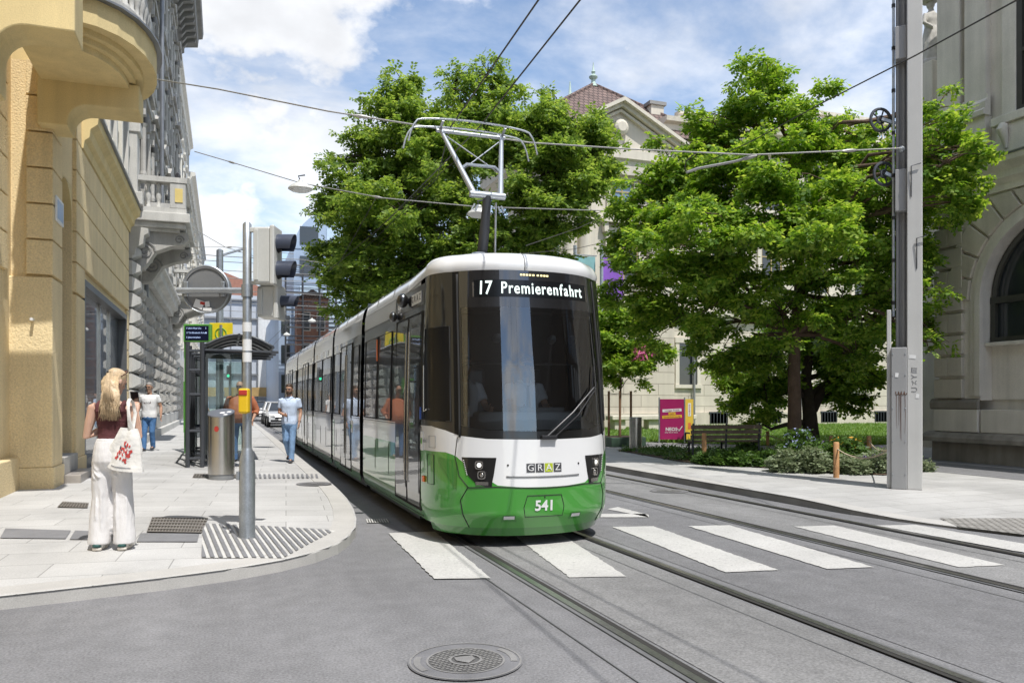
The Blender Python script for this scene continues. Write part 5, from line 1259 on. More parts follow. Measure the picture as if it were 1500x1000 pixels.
b = MB(); b.lathe([(r*.62,z*.5) for r,z in ((.5,0),(.42,.2),(.22,.5),(.2,.9),(.42,1.15),(.42,1.3),(.12,1.6),(.22,1.85),(.10,2.05),(.03,3.0))], (RT[0],RT[1],20.42), 14); b.build('finial', M['copper'], mu, smooth=50)
b = MB(); q = D(835,165,49); b.lathe([(.5,-.6),(.45,0),(.3,.3),(.25,.6),(.35,.8),(.1,1.1),(.03,1.9)], tuple(q), 12); b.box(q.x-1.2,q.x+1.2,q.y-.6,q.y+.6,q.z-2.6,q.z-.5); b.build('finial', M['copper'], mu, smooth=50)
c = D(958,160,47); b = MB(); b.box(c.x-.42,c.x+.42,c.y-.4,c.y+.4,16.5,c.z+.1); b.build('chimney', M['mst_s'], mu); b = MB(); b.box(c.x-.55,c.x+.55,c.y-.5,c.y+.5,c.z+.1,c.z+.3); b.build('chimney_cap', M['gdark'], mu)
# coloured banners on masts in front of the pavilion
for px_, col, wdt in ((832,(.60,.46,.09),1.0),(858,(.25,.48,.50),1.0),(898,(.25,.10,.50),1.1)):
    pt = D(px_, 408, 39.5); t = thing('banner', {832:'yellow banner hung between masts by the museum',858:'teal banner hung between masts by the museum',898:'violet banner hung between masts by the museum'}[px_], 'banner', (pt.x,pt.y,pt.z-1.0), 'banners in front of the museum')
    b = MB(); b.grid(lambda u, v: (pt.x-wdt/2+wdt*u, pt.y+.04*math.sin(u*5), pt.z-1.0+2.1*v), [i/6 for i in range(7)], [0,.5,1]); o = b.build('cloth', pm('banner_%d'%px_, col, .8), t); so2 = o.modifiers.new('s','SOLIDIFY'); so2.thickness=.02
    b = MB(); b.tube([(pt.x-wdt/2-.08,pt.y,.1),(pt.x-wdt/2-.08,pt.y,pt.z+1.6)], .09, 8); b.build('mast', M['galv'], t)
    b = MB(); b.tube([(pt.x-wdt/2-.08,pt.y,pt.z+1.15),(pt.x+wdt/2+.1,pt.y,pt.z+1.15)], .03, 6); b.build('arm', M['galv'], t)
# low stone bench wall in front of the museum
bw_ = D(953,613,40.5); t = thing('stone_bench', 'long low stone bench in front of the museum wall', 'bench', (bw_.x,bw_.y,0))
b = MB(); b.box(bw_.x-2.4,bw_.x+2.4,bw_.y-.5,bw_.y+.3,.62,.85); b.build('seat', M['mst_s'], t, bevel=.04)
for x in (-1.9,0,1.9):
    b = MB(); b.box(bw_.x+x-.3,bw_.x+x+.3,bw_.y-.35,bw_.y+.2,0,.62); b.build('support', M['mst_s'], t, bevel=.02)

# ================================================================ FAR END OF THE STREET
M['bluesteel'] = pm('blue_cladding', (.36,.45,.58), .45, .2, var=.08, vs=.4)
M['louvre'] = pm('pale_blue_louvre', (.50,.62,.72), .4, .2)
M['brickred'] = pm('red_brick_far', (.34,.18,.13), .85, var=.2)
M['netting'] = pm('scaffold_netting', (.50,.53,.58), .9, var=.12, vs=.5)
bb = thing('glass_office', 'blue clad office block with curved roof edge, behind the left trees', 'building', (8,100,0))
b = MB(); b.box(7.9,34,100,140,0,20.0); b.build('wall', M['bluesteel'], bb); b = MB(); b.box(6.2,7.9,101,140,0,13); b.build('wing', M['bluesteel'], bb)
b = MB(); n = 10; prof = [(7.9,20)]+[(7.9+6*(1-math.cos(math.pi/2*i/n)), 20+5.2*math.sin(math.pi/2*i/n)) for i in range(n+1)]+[(34,25.2),(34,20)]
b.prism(prof, lambda a,c,d:(a,d,c), 99.9, 140); b.build('curved_roof', M['bluesteel'], bb, fixn=True)
for fl in range(6):
    for k in range(6):
        g = MB(); x = 8.6+k*3.2; g.box(x,x+2.2,99.80,99.95,2.5+fl*3.6,4.7+fl*3.6); g.build('window', M['winglass'] if (fl+k)%3 else M['louvre'], bb)
for fl in range(3):
    g = MB(); g.box(6.5,7.5,100.85,100.95,2.5+fl*3.6,4.7+fl*3.6); g.build('window', M['winglass'], bb)
g = MB()
for k in range(11): g.box(10.5,20,99.0,99.3,9.6+k*.5,9.95+k*.5)
g.build('louvre', M['louvre'], bb)
def scaffold(name, label, x0, x1, y, z1, st=2.2, lift_=2.0, dep=1.2, axis='x', mat='dark_grey', r=.07):
    t = thing(name, label, 'scaffolding', (x0,y,0)); g = MB(); f = (lambda a, b_, z: (a, y+b_, z)) if axis == 'x' else (lambda a, b_, z: (y+b_, a, z))
    x = x0
    while x <= x1+.01:
        for d in (0,dep): g.tube([f(x,d,0),f(x,d,z1)], r, 5)
        x += st
    g.build('standards', M[mat], t); g = MB(); z = lift_
    while z <= z1:
        for d in (0,dep):
            g.tube([f(x0,d,z),f(x1,d,z)], r*.8, 5); g.tube([f(x0,d,z+1.0),f(x1,d,z+1.0)], r*.6, 5); g.tube([f(x0,d,z+.5),f(x1,d,z+.5)], r*.6, 5)
        z += lift_
    g.build('ledgers', M[mat], t); g = MB(); z = lift_
    while z <= z1:
        a, b_ = f(x0,.1,z-.06), f(x1,dep-.1,z); g.box(a[0],b_[0],a[1],b_[1],a[2],b_[2]); z += lift_
    g.build('deck', M['mid_grey'], t); return t
scaffold('scaffolding', 'dark scaffolding in front of the blue office block', 6.6, 12.4, 94.5, 17.5, st=1.9)
rb = thing('brick_house', 'narrow red brick house behind the dark scaffolding', 'building', (9.5,96.2,0))
b = MB(); b.box(7.95,11.6,96.2,99,0,13.5); b.build('wall', M['brickred'], rb)
for fl in range(3):
    for k in range(2):
        g = MB(); x = 8.5+k*1.7; g.box(x,x+1.0,96.1,96.18,2.5+fl*3.6,4.7+fl*3.6); o = g.build('window', M['offwhite'], rb); h = MB(); h.box(x+.12,x+.88,96.06,96.095,2.6+fl*3.6,4.6+fl*3.6); h.build('pane', M['winglass'], o)
b = MB(); b.prism([(7.8,13.5),(11.7,13.5),(9.7,14.6)], lambda a,c,d:(a,d,c), 96, 99); b.build('roof', M['tiles'], rb, fixn=True)
eb = thing('netted_building', 'grey building wrapped in scaffold netting closing the street', 'building', (0,132,0))
b = MB(); b.box(-9,9,132,146,0,18); b.build('wall', M['netting'], eb)
for fl in range(6):
    g = MB(); g.box(-9,9,131.6,131.95,2.6+fl*2.9,2.85+fl*2.9); g.build('scaffold_deck', M['mid_grey'], eb)
for k in range(10):
    g = MB(); x = -8.8+k*1.95; g.box(x-.06,x+.06,131.5,131.6,0,18); g.build('scaffold_post', M['mid_grey'], eb)
b = MB(); b.prism([(-9.2,18),(9.2,18),(0,21.5)], lambda a,c,d:(a,d,c), 132, 146); b.build('roof', pm('red_roof',(.36,.17,.12),.8,var=.15), eb, fixn=True)
b = MB(); b.box(-3,8,131,131.4,2.2,3.6); b.build('hoarding', pm('ochre_hoarding',(.45,.30,.12),.8,var=.3,vs=.6), eb)
b = MB(); b.box(5.0,8.6,131.3,131.48,2,16); b.build('white_sheet', M['white_render'], eb)
# unseen houses added across the junction; their dark masses shape the tram glass reflection
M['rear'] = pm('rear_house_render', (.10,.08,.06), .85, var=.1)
def rear(label, x0, x1, y0, y1, h):
    t = thing('mirrored_house', label, 'building', ((x0+x1)/2,y1,0)); b = MB(); b.box(x0,x1,y0,y1,0,h); b.build('wall', M['rear'], t)
    for fl in range(int((h-1)//3.6)):
        for k in range(int((x1-x0)//3)):
            g = MB(); x = x0+1+k*3; g.box(x,x+1.3,y1,y1+.04,1.5+fl*3.6,3.7+fl*3.6); g.build('window', M['winglass'], t)
    b = MB(); b.prism([(y0,h),(y1+.4,h),((y0+y1)/2,h+3)], lambda a,c,d:(d,a,c), x0-.2, x1+.2); b.build('roof', M['zinc'], t, fixn=True)
rear('brown house added behind the viewer at the right, mirrored dark in the windscreen', 17, 40, -34, -5, 24)
rear('brown house added behind the viewer at the left, mirrored dark in the windscreen', -34, -9.5, -34, 2, 24)
# ================================================================ PEOPLE  (local: front = -y, x to the figure's left, feet at z = 0)
def skinmat(name, col):
    m, nt, b = newmat(name); nt.links.new(mul_var(nt, col, 9, .08), b.inputs['Base Color']); b.inputs['Roughness'].default_value = .5
    b.inputs['Subsurface Weight'].default_value = .12; b.inputs['Subsurface Radius'].default_value = (.02,.008,.004); return m
M['skin'] = skinmat('fair_skin', (.58,.36,.26)); M['skin2'] = skinmat('tanned_skin', (.48,.28,.19))
def cloth(name, col, bs=14, bump=.5, bd=.02, var=.1, fine=.06, fs=160, vec=None, rough=.9):
    m = pm(name, col, rough, var=var, vs=6, fine=fine, fs=fs, bump=bump, bs=bs, bd=bd, spec=.25, bvec=vec); return m
M['hair_brown'] = pm('brown_hair', (.06,.035,.02), .55, var=.3, vs=40); M['hair_grey'] = pm('grey_hair', (.30,.28,.26), .6, var=.3, vs=40); M['hair_dark'] = pm('dark_hair', (.03,.02,.015), .55, var=.3, vs=40)
def remesh(o, vox, smooth=3, disp=None):
    r = o.modifiers.new('remesh', 'REMESH'); r.mode = 'VOXEL'; r.voxel_size = vox; r.use_smooth_shade = True
    s = o.modifiers.new('smooth', 'SMOOTH'); s.iterations = smooth; s.factor = .5
    if disp:
        t = bpy.data.textures.new('folds', 'CLOUDS'); t.noise_scale = disp[1]; t.noise_depth = 2
        d = o.modifiers.new('folds', 'DISPLACE'); d.texture = t; d.strength = disp[0]; d.mid_level = .5; d.texture_coords = 'LOCAL'
    return o
def V3(*a): return Vector(a)
def hand(mb, w, d, side_, curl=.5, s=1.0, up=None):
    """w wrist, d direction of the hand, side_ direction of the thumb; curl 0 flat .. 1 fist"""
    w, d, sd_ = Vector(w), Vector(d).normalized(), Vector(side_); sd_ = (sd_-d*sd_.dot(d)).normalized(); n = d.cross(sd_).normalized()
    if up is not None and n.dot(Vector(up)) < 0: n = -n          # n: the way the fingers curl
    mb.loft([(w-d*.02, sd_*.026, n*.021), (w+d*.01*s, sd_*.028*s, n*.019*s), (w+d*.045*s, sd_*.040*s, n*.016*s), (w+d*.088*s, sd_*.041*s, n*.013*s), (w+d*.098*s, sd_*.034*s, n*.010*s)], 12)
    for i, (o, L) in enumerate(((.030,.072),(.011,.08),(-.009,.074),(-.028,.058))):
        b = w+d*.088*s+sd_*o*s; a1 = curl*.9*(1+.1*i); a2 = a1+curl*1.2
        p1 = b+(d*math.cos(a1)+n*math.sin(a1))*L*.5*s; p2 = p1+(d*math.cos(a2)+n*math.sin(a2))*L*.5*s
        mb.tube([b-d*.012, b, p1, p2], [.0095*s,.0095*s,.0085*s,.0065*s], 7)
    b = w+d*.03*s+sd_*.03*s; p1 = b+(d*.6+sd_*.75+n*.2).normalized()*.035*s; p2 = p1+(d*.85+sd_*.25+n*.5*curl).normalized()*.03*s
    mb.tube([b-sd_*.015, b, p1, p2], [.013*s,.012*s,.010*s,.0075*s], 7)
def head(mb, c, R, s=1.0, jaw=1.0):
    """c: centre of the skull; R: rotation; face towards -y"""
    def q(x, y, z): return c + R @ Vector((x*s, y*s, z*s))
    rings = [(-.125,.022,.024,-.062),(-.115,.040,.040,-.050),(-.095,.053*jaw,.062,-.030),(-.06,.064*jaw,.082,-.012),(-.02,.071,.094,-.002),(.02,.076,.100,.004),(.06,.074,.098,.006),(.09,.062,.082,.008),(.11,.042,.056,.008),(.12,.015,.02,.008)]
    mb.loft([(q(0,y,z), R@V3(rx*s,0,0), R@V3(0,ry*s,0)) for z,rx,ry,y in rings], 20)
    mb.loft([(q(0,-.094,.012), R@V3(.009*s,0,0), R@V3(0,.008*s,0)), (q(0,-.106,-.015), R@V3(.012*s,0,0), R@V3(0,.012*s,0)), (q(0,-.112,-.032), R@V3(.017*s,0,0), R@V3(0,.014*s,0)), (q(0,-.098,-.042), R@V3(.014*s,0,0), R@V3(0,.012*s,0))], 8)
    for x in (-1,1): mb.ell(q(x*.078,.012,-.012), .010*s,.022*s,.032*s, 8, M=R)
    mb.ell(q(0,-.086,-.062), .024*s,.012*s,.008*s, 8, M=R); mb.ell(q(0,-.083,-.074), .02*s,.011*s,.008*s, 8, M=R); mb.ell(q(0,-.076,-.108), .022*s,.018*s,.016*s, 8, M=R)
    for x in (-1,1): mb.ell(q(x*.032,-.084,.022), .026*s,.012*s,.008*s, 8, M=R)
    return q
def figure(name, label, loc, rot, H=1.8, group=None, skin='skin', hc=(0,-.02,1.665), hrot=(0,0), sh=None, arms=None, legs=None, torso=None, vox=.011, neck=.055, jaw=1.0, hands=(.35,.35), tilt=0):
    """returns root, fns. arms: [(shoulder, elbow, wrist, handdir, thumbdir)], legs: [(hip, knee, ankle, toe)]"""
    k = H/1.8
    root = thing(name, label, 'person', (0,0,0), group)
    hc = Vector(hc); R = RZ(hrot[0]) @ RX(hrot[1])
    mb = MB()
    q = head(mb, hc, R, 1.0, jaw)
    nb = V3(hc.x*.3, .015+hc.y*.1, 1.44); mb.tube([nb-V3(0,0,.06), nb, hc+R@V3(0,.02,-.07), hc+R@V3(0,.01,-.02)], [neck*1.5,neck*1.08,neck,neck], 12)
    mb.loft([(V3(0,y,z), V3(rx,0,0), V3(0,ry,0)) for z,rx,ry,y in (torso or TORSO_M)], 20, p=2.3)
    for S, E, W, hd_, td in arms:
        S, E, W = Vector(S), Vector(E), Vector(W)
        mb.tube([S*.9+V3(0,0,1.4)*.1, S, S*.5+E*.5, E, E*.6+W*.4, W], [.05,.052,.047,.039,.040,.027], 10); hand(mb, W, hd_, td, hands[0], up=(0,-1,0) if abs(Vector(hd_).normalized().y) < .8 else (0,0,-1))
    for hp, kn_, an, toe in legs:
        hp, kn_, an = Vector(hp), Vector(kn_), Vector(an)
        mb.tube([hp, hp*.5+kn_*.5, kn_, kn_*.6+an*.4, an], [.085,.07,.054,.052,.036], 12)
        mb.tube([an, an+V3(0,0,-.03), an*.5+Vector(toe)*.5, Vector(toe)], [.036,.038,.034,.026], 8)
    body = mb.build('body', M[skin], root); remesh(body, vox, 2)
    root.scale = (k,)*3
    root.location = loc; root.rotation_euler = (tilt, 0, math.radians(rot))
    return root, q
def sub(root, name, mb, mat, vox=.012, smooth=3, disp=None, par=None, raw=False):
    """clothing and hair, given in the figure's own coordinates"""
    o = mb.build(name, mat, None, smooth=180); o.parent = par or root
    if not raw: remesh(o, vox, smooth, disp)
    return o
TORSO_M = [(.88,.155,.11,0),(.95,.162,.115,0),(1.05,.15,.105,0),(1.15,.152,.105,-.005),(1.28,.17,.112,-.005),(1.36,.175,.105,0),(1.42,.15,.085,.008),(1.46,.085,.06,.012)]
def trousers(legs, waist, rs, hem=.0, n=16):
    mb = MB(); z, rx, ry = waist
    mb.loft([(V3(0,0,z), V3(rx,0,0), V3(0,ry,0)), (V3(0,0,.93), V3(rx+.012,0,0), V3(0,ry+.014,0)), (V3(0,.0,.86), V3(rx+.012,0,0), V3(0,ry+.02,0)), (V3(0,.0,.80), V3(rx-.02,0,0), V3(0,ry-.005,0))], n, p=2.3)
    for hp, kn_, an, toe in legs:
        hp, kn_, an = Vector(hp), Vector(kn_), Vector(an)
        mb.tube([hp, hp*.6+kn_*.4, kn_, kn_*.55+an*.45, an+V3(0,0,hem)], rs, n)
    return mb
def shirt(arms, torso, grow, sleeve, cuff_r=.062, hem=None, collar=True):
    mb = MB(); T = [(V3(0,y,z), V3(rx+grow,0,0), V3(0,ry+grow,0)) for z,rx,ry,y in torso]
    if hem: T[0] = (V3(0,torso[0][3],hem), T[0][1], T[0][2])
    mb.loft(T, 20, p=2.3)
    for a in arms:
        S, E, W = (Vector(v) for v in a[:3]); e = S*(1-min(1,sleeve))+E*min(1,sleeve)
        pts = [S*.85+V3(0,0,1.38)*.15, S, S*.5+e*.5, e]; r = [.065,.070,cuff_r+.004,cuff_r]
        if sleeve > 1: pts.append(E*(2-sleeve)+W*(sleeve-1)); r.append(cuff_r*.9)
        mb.tube(pts, r, 12)
    return mb
def shoe(mb, an, toe, w=.045, h=.07):
    an, toe = Vector(an), Vector(toe); d = toe-an; d.z = 0; d.normalize(); s = Vector((-d.y,d.x,0)); zt = toe.z
    heel = Vector((an.x,an.y,0))-d*.055; heel.z = an.z-.08
    L = (Vector((toe.x,toe.y,0))-Vector((heel.x,heel.y,0))).length+.03; sl = (toe.z-.02-heel.z)/L
    P = lambda u, z: heel+d*(u*L)+V3(0,0,u*L*sl+z)
    mb.loft([(P(u,hh/2), s*ww, V3(0,0,hh/2)) for u,ww,hh in ((0,.028,.07),(.08,.037,.10),(.25,.038,.10),(.45,.04,.085),(.7,.047,.062),(.9,.042,.048),(1.0,.02,.03))], 12, p=2.6)
def glasses(root, q, mat, R):
    mb = MB()
    for x in (-1,1): mb.ell(q(x*.034,-.104,.006), .027,.007,.019, 10, M=R); mb.tube([q(x*.06,-.098,.012), q(x*.083,-.02,.008)], .004, 5)
    mb.tube([q(-.01,-.108,.010), q(.01,-.108,.010)], .004, 5)
    return sub(root, 'sunglasses', mb, mat, raw=True)
def eyes(root, q):
    mb = MB()
    for x in (-1,1): mb.ell(q(x*.032,-.0905,.006), .011,.006,.006, 8)
    sub(root, 'eyes', mb, M['hair_dark'], raw=True)
def haircap(q, R, z0=.03, top=.128, back=-.06, f=1.0):
    mb = MB()
    mb.loft([(q(0,.028,back), R@V3(.066,0,0), R@V3(0,.062,0)), (q(0,.02,-.01), R@V3(.079,0,0), R@V3(0,.088,0)), (q(0,.014,.04), R@V3(.081*f,0,0), R@V3(0,.098*f,0)), (q(0,.004,.085), R@V3(.074*f,0,0), R@V3(0,.098*f,0)), (q(0,.004,.112), R@V3(.054*f,0,0), R@V3(0,.074*f,0)), (q(0,.006,top), R@V3(.02,0,0), R@V3(0,.028,0))], 18)
    return mb
# ---------------- woman with the tote bag (seen from behind; the figure's front is turned away)
wl = onl(165,803); WH = 1.79
def woman():
    # figure front -y; she looks along the street away from us and to the right: turned by ~165 deg
    torso = [(.90,.155,.115,.01),(.97,.15,.11,.01),(1.06,.128,.092,.0),(1.16,.125,.09,-.01),(1.28,.148,.10,-.012),(1.36,.158,.095,0),(1.41,.135,.078,.01),(1.45,.07,.055,.014)]
    arms = [((.172,.012,1.385),(.235,.02,1.10),(.07,-.24,1.20),(-.6,-.4,.6),(-.2,-.5,1)), ((-.172,.012,1.385),(-.245,.02,1.09),(-.15,-.22,1.33),(.15,-.35,.9),(.9,0,.3))]
    legs = [((.085,.015,.88),(.098,.0,.50),(.105,.02,.09),(.115,-.13,.03)), ((-.085,.015,.88),(-.10,.0,.50),(-.115,.02,.09),(-.125,-.13,.03))]
    r, q = figure('person', 'woman in maroon top and white trousers, seen from behind, looking at her phone', (wl.x,wl.y,zp(wl.x,wl.y)), 180-19.8+8, WH, hc=(-.015,-.05,1.64), hrot=(-30,20), arms=arms, legs=legs, torso=torso, vox=.008, neck=.046, jaw=.92, hands=(.55,.55))
    Rh = RZ(-30) @ RX(20)
    top = MB(); top.loft([(V3(0,y,z), V3(rx+.009,0,0), V3(0,ry+.009,0)) for z,rx,ry,y in torso[1:6]]+[(V3(0,.012,1.40),V3(.118,0,0),V3(0,.076,0))], 22, p=2.3)
    for s in (-1,1): top.tube([V3(s*.105,.085,1.33),V3(s*.115,.06,1.40),V3(s*.115,.01,1.425),V3(s*.105,-.06,1.37)], .026, 8, flat=1.4)
    sub(r, 'tank_top', top, cloth('maroon_jersey', (.105,.038,.04), 10, .6, .02, vec=(1,1,3.2)), .010, 2, (.012,.06))
    tr = MB(); tr.loft([(V3(0,.008,1.06),V3(.146,0,0),V3(0,.112,0)),(V3(0,.01,1.0),V3(.162,0,0),V3(0,.126,0)),(V3(0,.018,.93),V3(.168,0,0),V3(0,.132,0)),(V3(0,.022,.86),V3(.174,0,0),V3(0,.134,0)),(V3(0,.012,.78),V3(.165,0,0),V3(0,.115,0))], 22, p=2.2)
    for s, (hp,kn_,an,toe) in zip((1,-1), legs):
        tr.tube([V3(s*.085,.015,.86),V3(s*.092,.012,.70),V3(s*.10,.008,.50),V3(s*.108,.015,.28),V3(s*.115,.018,.10),V3(s*.117,.018,.055)], [.098,.094,.086,.092,.103,.104], 20)
    rf_ = random.Random(5)
    for s in (1,-1):
        for i in range(9):
            a = rf_.uniform(0,6.28); z0, z1 = rf_.uniform(.45,.72), rf_.uniform(.06,.30); w0 = rf_.uniform(-.4,.4)
            tr.tube([V3(s*(.093+.012*(1-z/.7))+(.082+.018*(1-z/.7))*math.cos(a+w0*(z0-z)), .014+(.082+.018*(1-z/.7))*math.sin(a+w0*(z0-z)), z) for z in [z0+(z1-z0)*k/5 for k in range(6)]], [.003,.010,.013,.014,.012,.006], 8)
        for i in range(6):
            a = rf_.uniform(.2,2.9); z = rf_.uniform(.72,.86); tr.tube([V3(s*.085+.092*math.cos(a+u)*.95, .02+.100*math.sin(a+u), z-.09*u) for u in (-.35,-.1,.15,.4)], [.003,.009,.009,.003], 7)
    trm = sub(r, 'trousers', tr, cloth('white_linen', (.72,.70,.69), 9, .7, .02, vec=(1.8,1.8,.5), var=.05), .010, 3, (.013,.16))
    wb = MB(); wb.loft([(V3(0,.008,1.02),V3(.154,0,0),V3(0,.118,0)),(V3(0,.008,1.045),V3(.149,0,0),V3(0,.113,0)),(V3(0,.008,1.08),V3(.141,0,0),V3(0,.104,0))], 22, p=2.2); sub(r, 'waistband', wb, M['linen_band'], .009, 1, (.006,.02), trm)
    sh_ = MB(); 
    for s, (hp,kn_,an,toe) in zip((1,-1), legs): shoe(sh_, V3(an[0],an[1],.08), (toe[0],toe[1]-.02,.02))
    sub(r, 'shoes', sh_, M['shoe_white'], .009, 2)
    so_ = MB()
    for s in (1,-1): so_.loft([(V3(s*.115,.085-.0,z),V3(w,0,0),V3(0,.03,0)) for z,w in ((.0,.042),(.022,.044),(.03,.03))], 12); so_.loft([(V3(s*.116,-.04,z),V3(w,0,0),V3(0,.13,0)) for z,w in ((.0,.046),(.024,.048),(.03,.035))], 12)
    sub(r, 'soles', so_, M['gum_sole'], raw=True)
    hl = MB()
    for s in (1,-1): hl.loft([(V3(s*.115,.088,z),V3(.040,0,0),V3(0,.034,0)) for z in (.034,.062)], 12)
    sub(r, 'heel_tabs', hl, M['shoe_green'], raw=True)
    # hair: cap, half-up tail and many strands
    hm = haircap(q, Rh, f=1.0); sub(r, 'hair', hm, M['blonde'], .009, 2)
    st_ = MB(); rr = random.Random(3)
    # the fall of hair: a soft mass and many fine strands over it
    ms = MB(); ms.loft([(q(0,.055,.04), V3(.070,0,0), V3(0,.055,0)), (q(0,.075,-.03), V3(.078,0,0), V3(0,.045,0)), (V3(q(0,0,0).x,.085,1.50), V3(.085,0,0), V3(0,.036,0)), (V3(q(0,0,0).x-.004,.10,1.42), V3(.082,0,0), V3(0,.03,0)), (V3(q(0,0,0).x-.006,.108,1.34), V3(.066,0,0), V3(0,.022,0)), (V3(q(0,0,0).x-.006,.110,1.29), V3(.035,0,0), V3(0,.010,0))], 18)
    sub(r, 'long_hair', ms, M['blonde'], .008, 2, (.014,.03))
    for i in range(520):
        u = rr.uniform(-1,1); a = math.pi/2+u*1.2; rad = rr.uniform(.92,1.04)
        p0 = q(.078*math.cos(a)*rad, .012+.096*math.sin(a)*rad, rr.uniform(-.01,.07))
        ex = q(0,0,0).x+math.cos(a)*.088*rr.uniform(.6,1.05)+rr.gauss(0,.008); ez = rr.uniform(1.25,1.38)
        p1 = V3(p0.x*.7+ex*.3, max(.075,p0.y)+.022*rr.random(), 1.50+rr.uniform(-.02,.02)); p2 = V3(ex, .118+rr.uniform(-.012,.018)+(.02*(1-u*u)), (ez+1.48)/2); e = V3(ex+rr.gauss(0,.012), .118+rr.uniform(-.015,.02), ez)
        st_.tube([p0, p1, p2, e], [.0022,.0036,.0034,.001], 4)
    for i in range(170):   # gathered tail
        a = rr.uniform(-1,1); p0 = q(a*.07,.062+.03*(1-abs(a)),.075+.012*(1-a*a)-.03*abs(a)); t_ = q(rr.gauss(0,.006),.116,.055); e = V3(q(0,0,0).x+rr.gauss(0,.024), .15+rr.uniform(-.012,.02), rr.uniform(1.32,1.46))
        st_.tube([p0, t_, (t_+e)/2+V3(rr.gauss(0,.010),.02,0), e], [.002,.003,.0036,.001], 4)
    sub(r, 'hair_strands', st_, M['blonde'], raw=True)
    tie = MB(); tie.ell(q(0,.116,.052), .016,.012,.012, 10); sub(r, 'hair_tie', tie, M['black'], raw=True)
    sg = MB()
    for x in (-1,1): sg.ell(q(x*.036,-.05,.118), .03,.018,.010, 10, M=Rh); sg.tube([q(x*.066,-.045,.112), q(x*.082,.03,.04)], .004, 5)
    sub(r, 'sunglasses', sg, M['tortoise'], raw=True)
    er = MB(); er.lathe([(.0035,0),(.006,.003),(.0035,.006)], q(-.085,.012,-.045), 8); sub(r, 'earring', er, M['steel'], raw=True)
    eyes(r, q)
    return r, arms
M['linen_band'] = cloth('linen_band', (.74,.72,.71), 40, .6, .01); M['shoe_white'] = pm('shoe_white', (.72,.70,.66), .7); M['gum_sole'] = pm('gum_sole', (.72,.66,.58), .7); M['shoe_green'] = pm('shoe_green', (.03,.10,.09), .6)
M['blonde'] = pm('blonde_hair', (.56,.42,.26), .5, var=.28, vs=14, fine=.25, fs=90); M['tortoise'] = pm('tortoiseshell', (.10,.03,.015), .2)
wr, warms = woman()
def to_world(root, p):
    bpy.context.view_layer.update(); return root.matrix_world @ Vector(p)
# phone held in her hands
ph = thing('phone', 'black phone held up by the woman in white trousers', 'phone', (0,0,0))
mb = MB(); Rp = RX(-25); mb.obox((0,0,0), .078,.010,.155, Rp); mb.build('body', M['black'], ph, bevel=.004)
mb = MB(); mb.obox(Rp@V3(0,.0062,0), .070,.002,.145, Rp); mb.build('screen', M['t_glass'], ph)
mb = MB(); mb.obox(Rp@V3(.02,-.0065,.05), .022,.003,.035, Rp); mb.build('camera', M['dark_grey'], ph)
ph.location = to_world(wr, (-.115,-.30,1.47)); ph.rotation_euler = wr.rotation_euler
# tote bag on her right shoulder
tb = thing('tote_bag', 'white cotton tote bag with red floral print on the woman\'s shoulder', 'bag', (0,0,0))
M['canvas'] = cloth('canvas', (.76,.74,.70), 7, .9, .03, var=.06); M['print_red'] = pm('print_red', (.55,.06,.05), .9, var=.2); M['print_dark'] = pm('print_dark', (.04,.05,.09), .9)
def bagpt(u, v, side_):
    """u -1..1 across, v 0 bottom..1 top"""
    w_ = .205-.125*v**1.3; cx_ = -.03*v+.0; th = (.055*(1-v)**.6*(1-u*u*.85)+.012)
    sag = -.012*math.cos(u*2.4)*(1-v)+.02*u*(1-v)
    return V3(cx_+u*w_+.01*math.sin(v*7)*.5, side_*th+.008*math.sin(u*6+v*5), v*.40+sag)
mb = MB(); us = [-1+2*i/18 for i in range(19)]; vs_ = [i/14 for i in range(15)]
for sd_ in (1,-1): mb.grid(lambda u, v: bagpt(u, v, sd_), us, vs_, flip=sd_ < 0)
for e in (-1,1):
    mb.grid(lambda s, v: bagpt(e, v, -1)*(1-s)+bagpt(e, v, 1)*s, [0,1], vs_)
mb.grid(lambda u, s: bagpt(u, 0, -1)*(1-s)+bagpt(u, 0, 1)*s, us, [0,1])
bg_ = mb.build('bag', M['canvas'], None, smooth=180); bg_.parent = tb
mb = MB(); rr = random.Random(9)
for i in range(70):
    a, ra = rr.uniform(0,6.28), math.sqrt(rr.random()); u0, v0 = -.12+.46*ra*math.cos(a)*(1-.3*math.sin(a)), .44+.25*ra*math.sin(a)
    s_ = rr.uniform(.035,.08); n = 7; o = rr.uniform(0,6.28)
    P_ = []
    for k_ in range(n):
        r_ = s_*rr.uniform(.45,1.1); P_.append(bagpt(u0+r_*math.cos(o+k_*6.28/n), v0+r_*.62*math.sin(o+k_*6.28/n), 1)+V3(0,.004+i*.00003,0))
    mb.add(P_, [tuple(range(n))], 1 if rr.random() < .13 else 0)
p_ = mb.build('floral_print', [M['print_red'], M['print_dark']], None, fixn=False); p_.parent = bg_
mb = MB()
for k_ in range(22):
    u0 = -.50+k_*.043; mb.add([bagpt(u0,.075,1)+V3(0,.004,0), bagpt(u0+.028,.075,1)+V3(0,.004,0), bagpt(u0+.028,.098,1)+V3(0,.004,0), bagpt(u0,.098,1)+V3(0,.004,0)], [(0,1,2,3)])
p_ = mb.build('small_lettering', M['print_dark'], None); p_.parent = bg_
mb = MB()
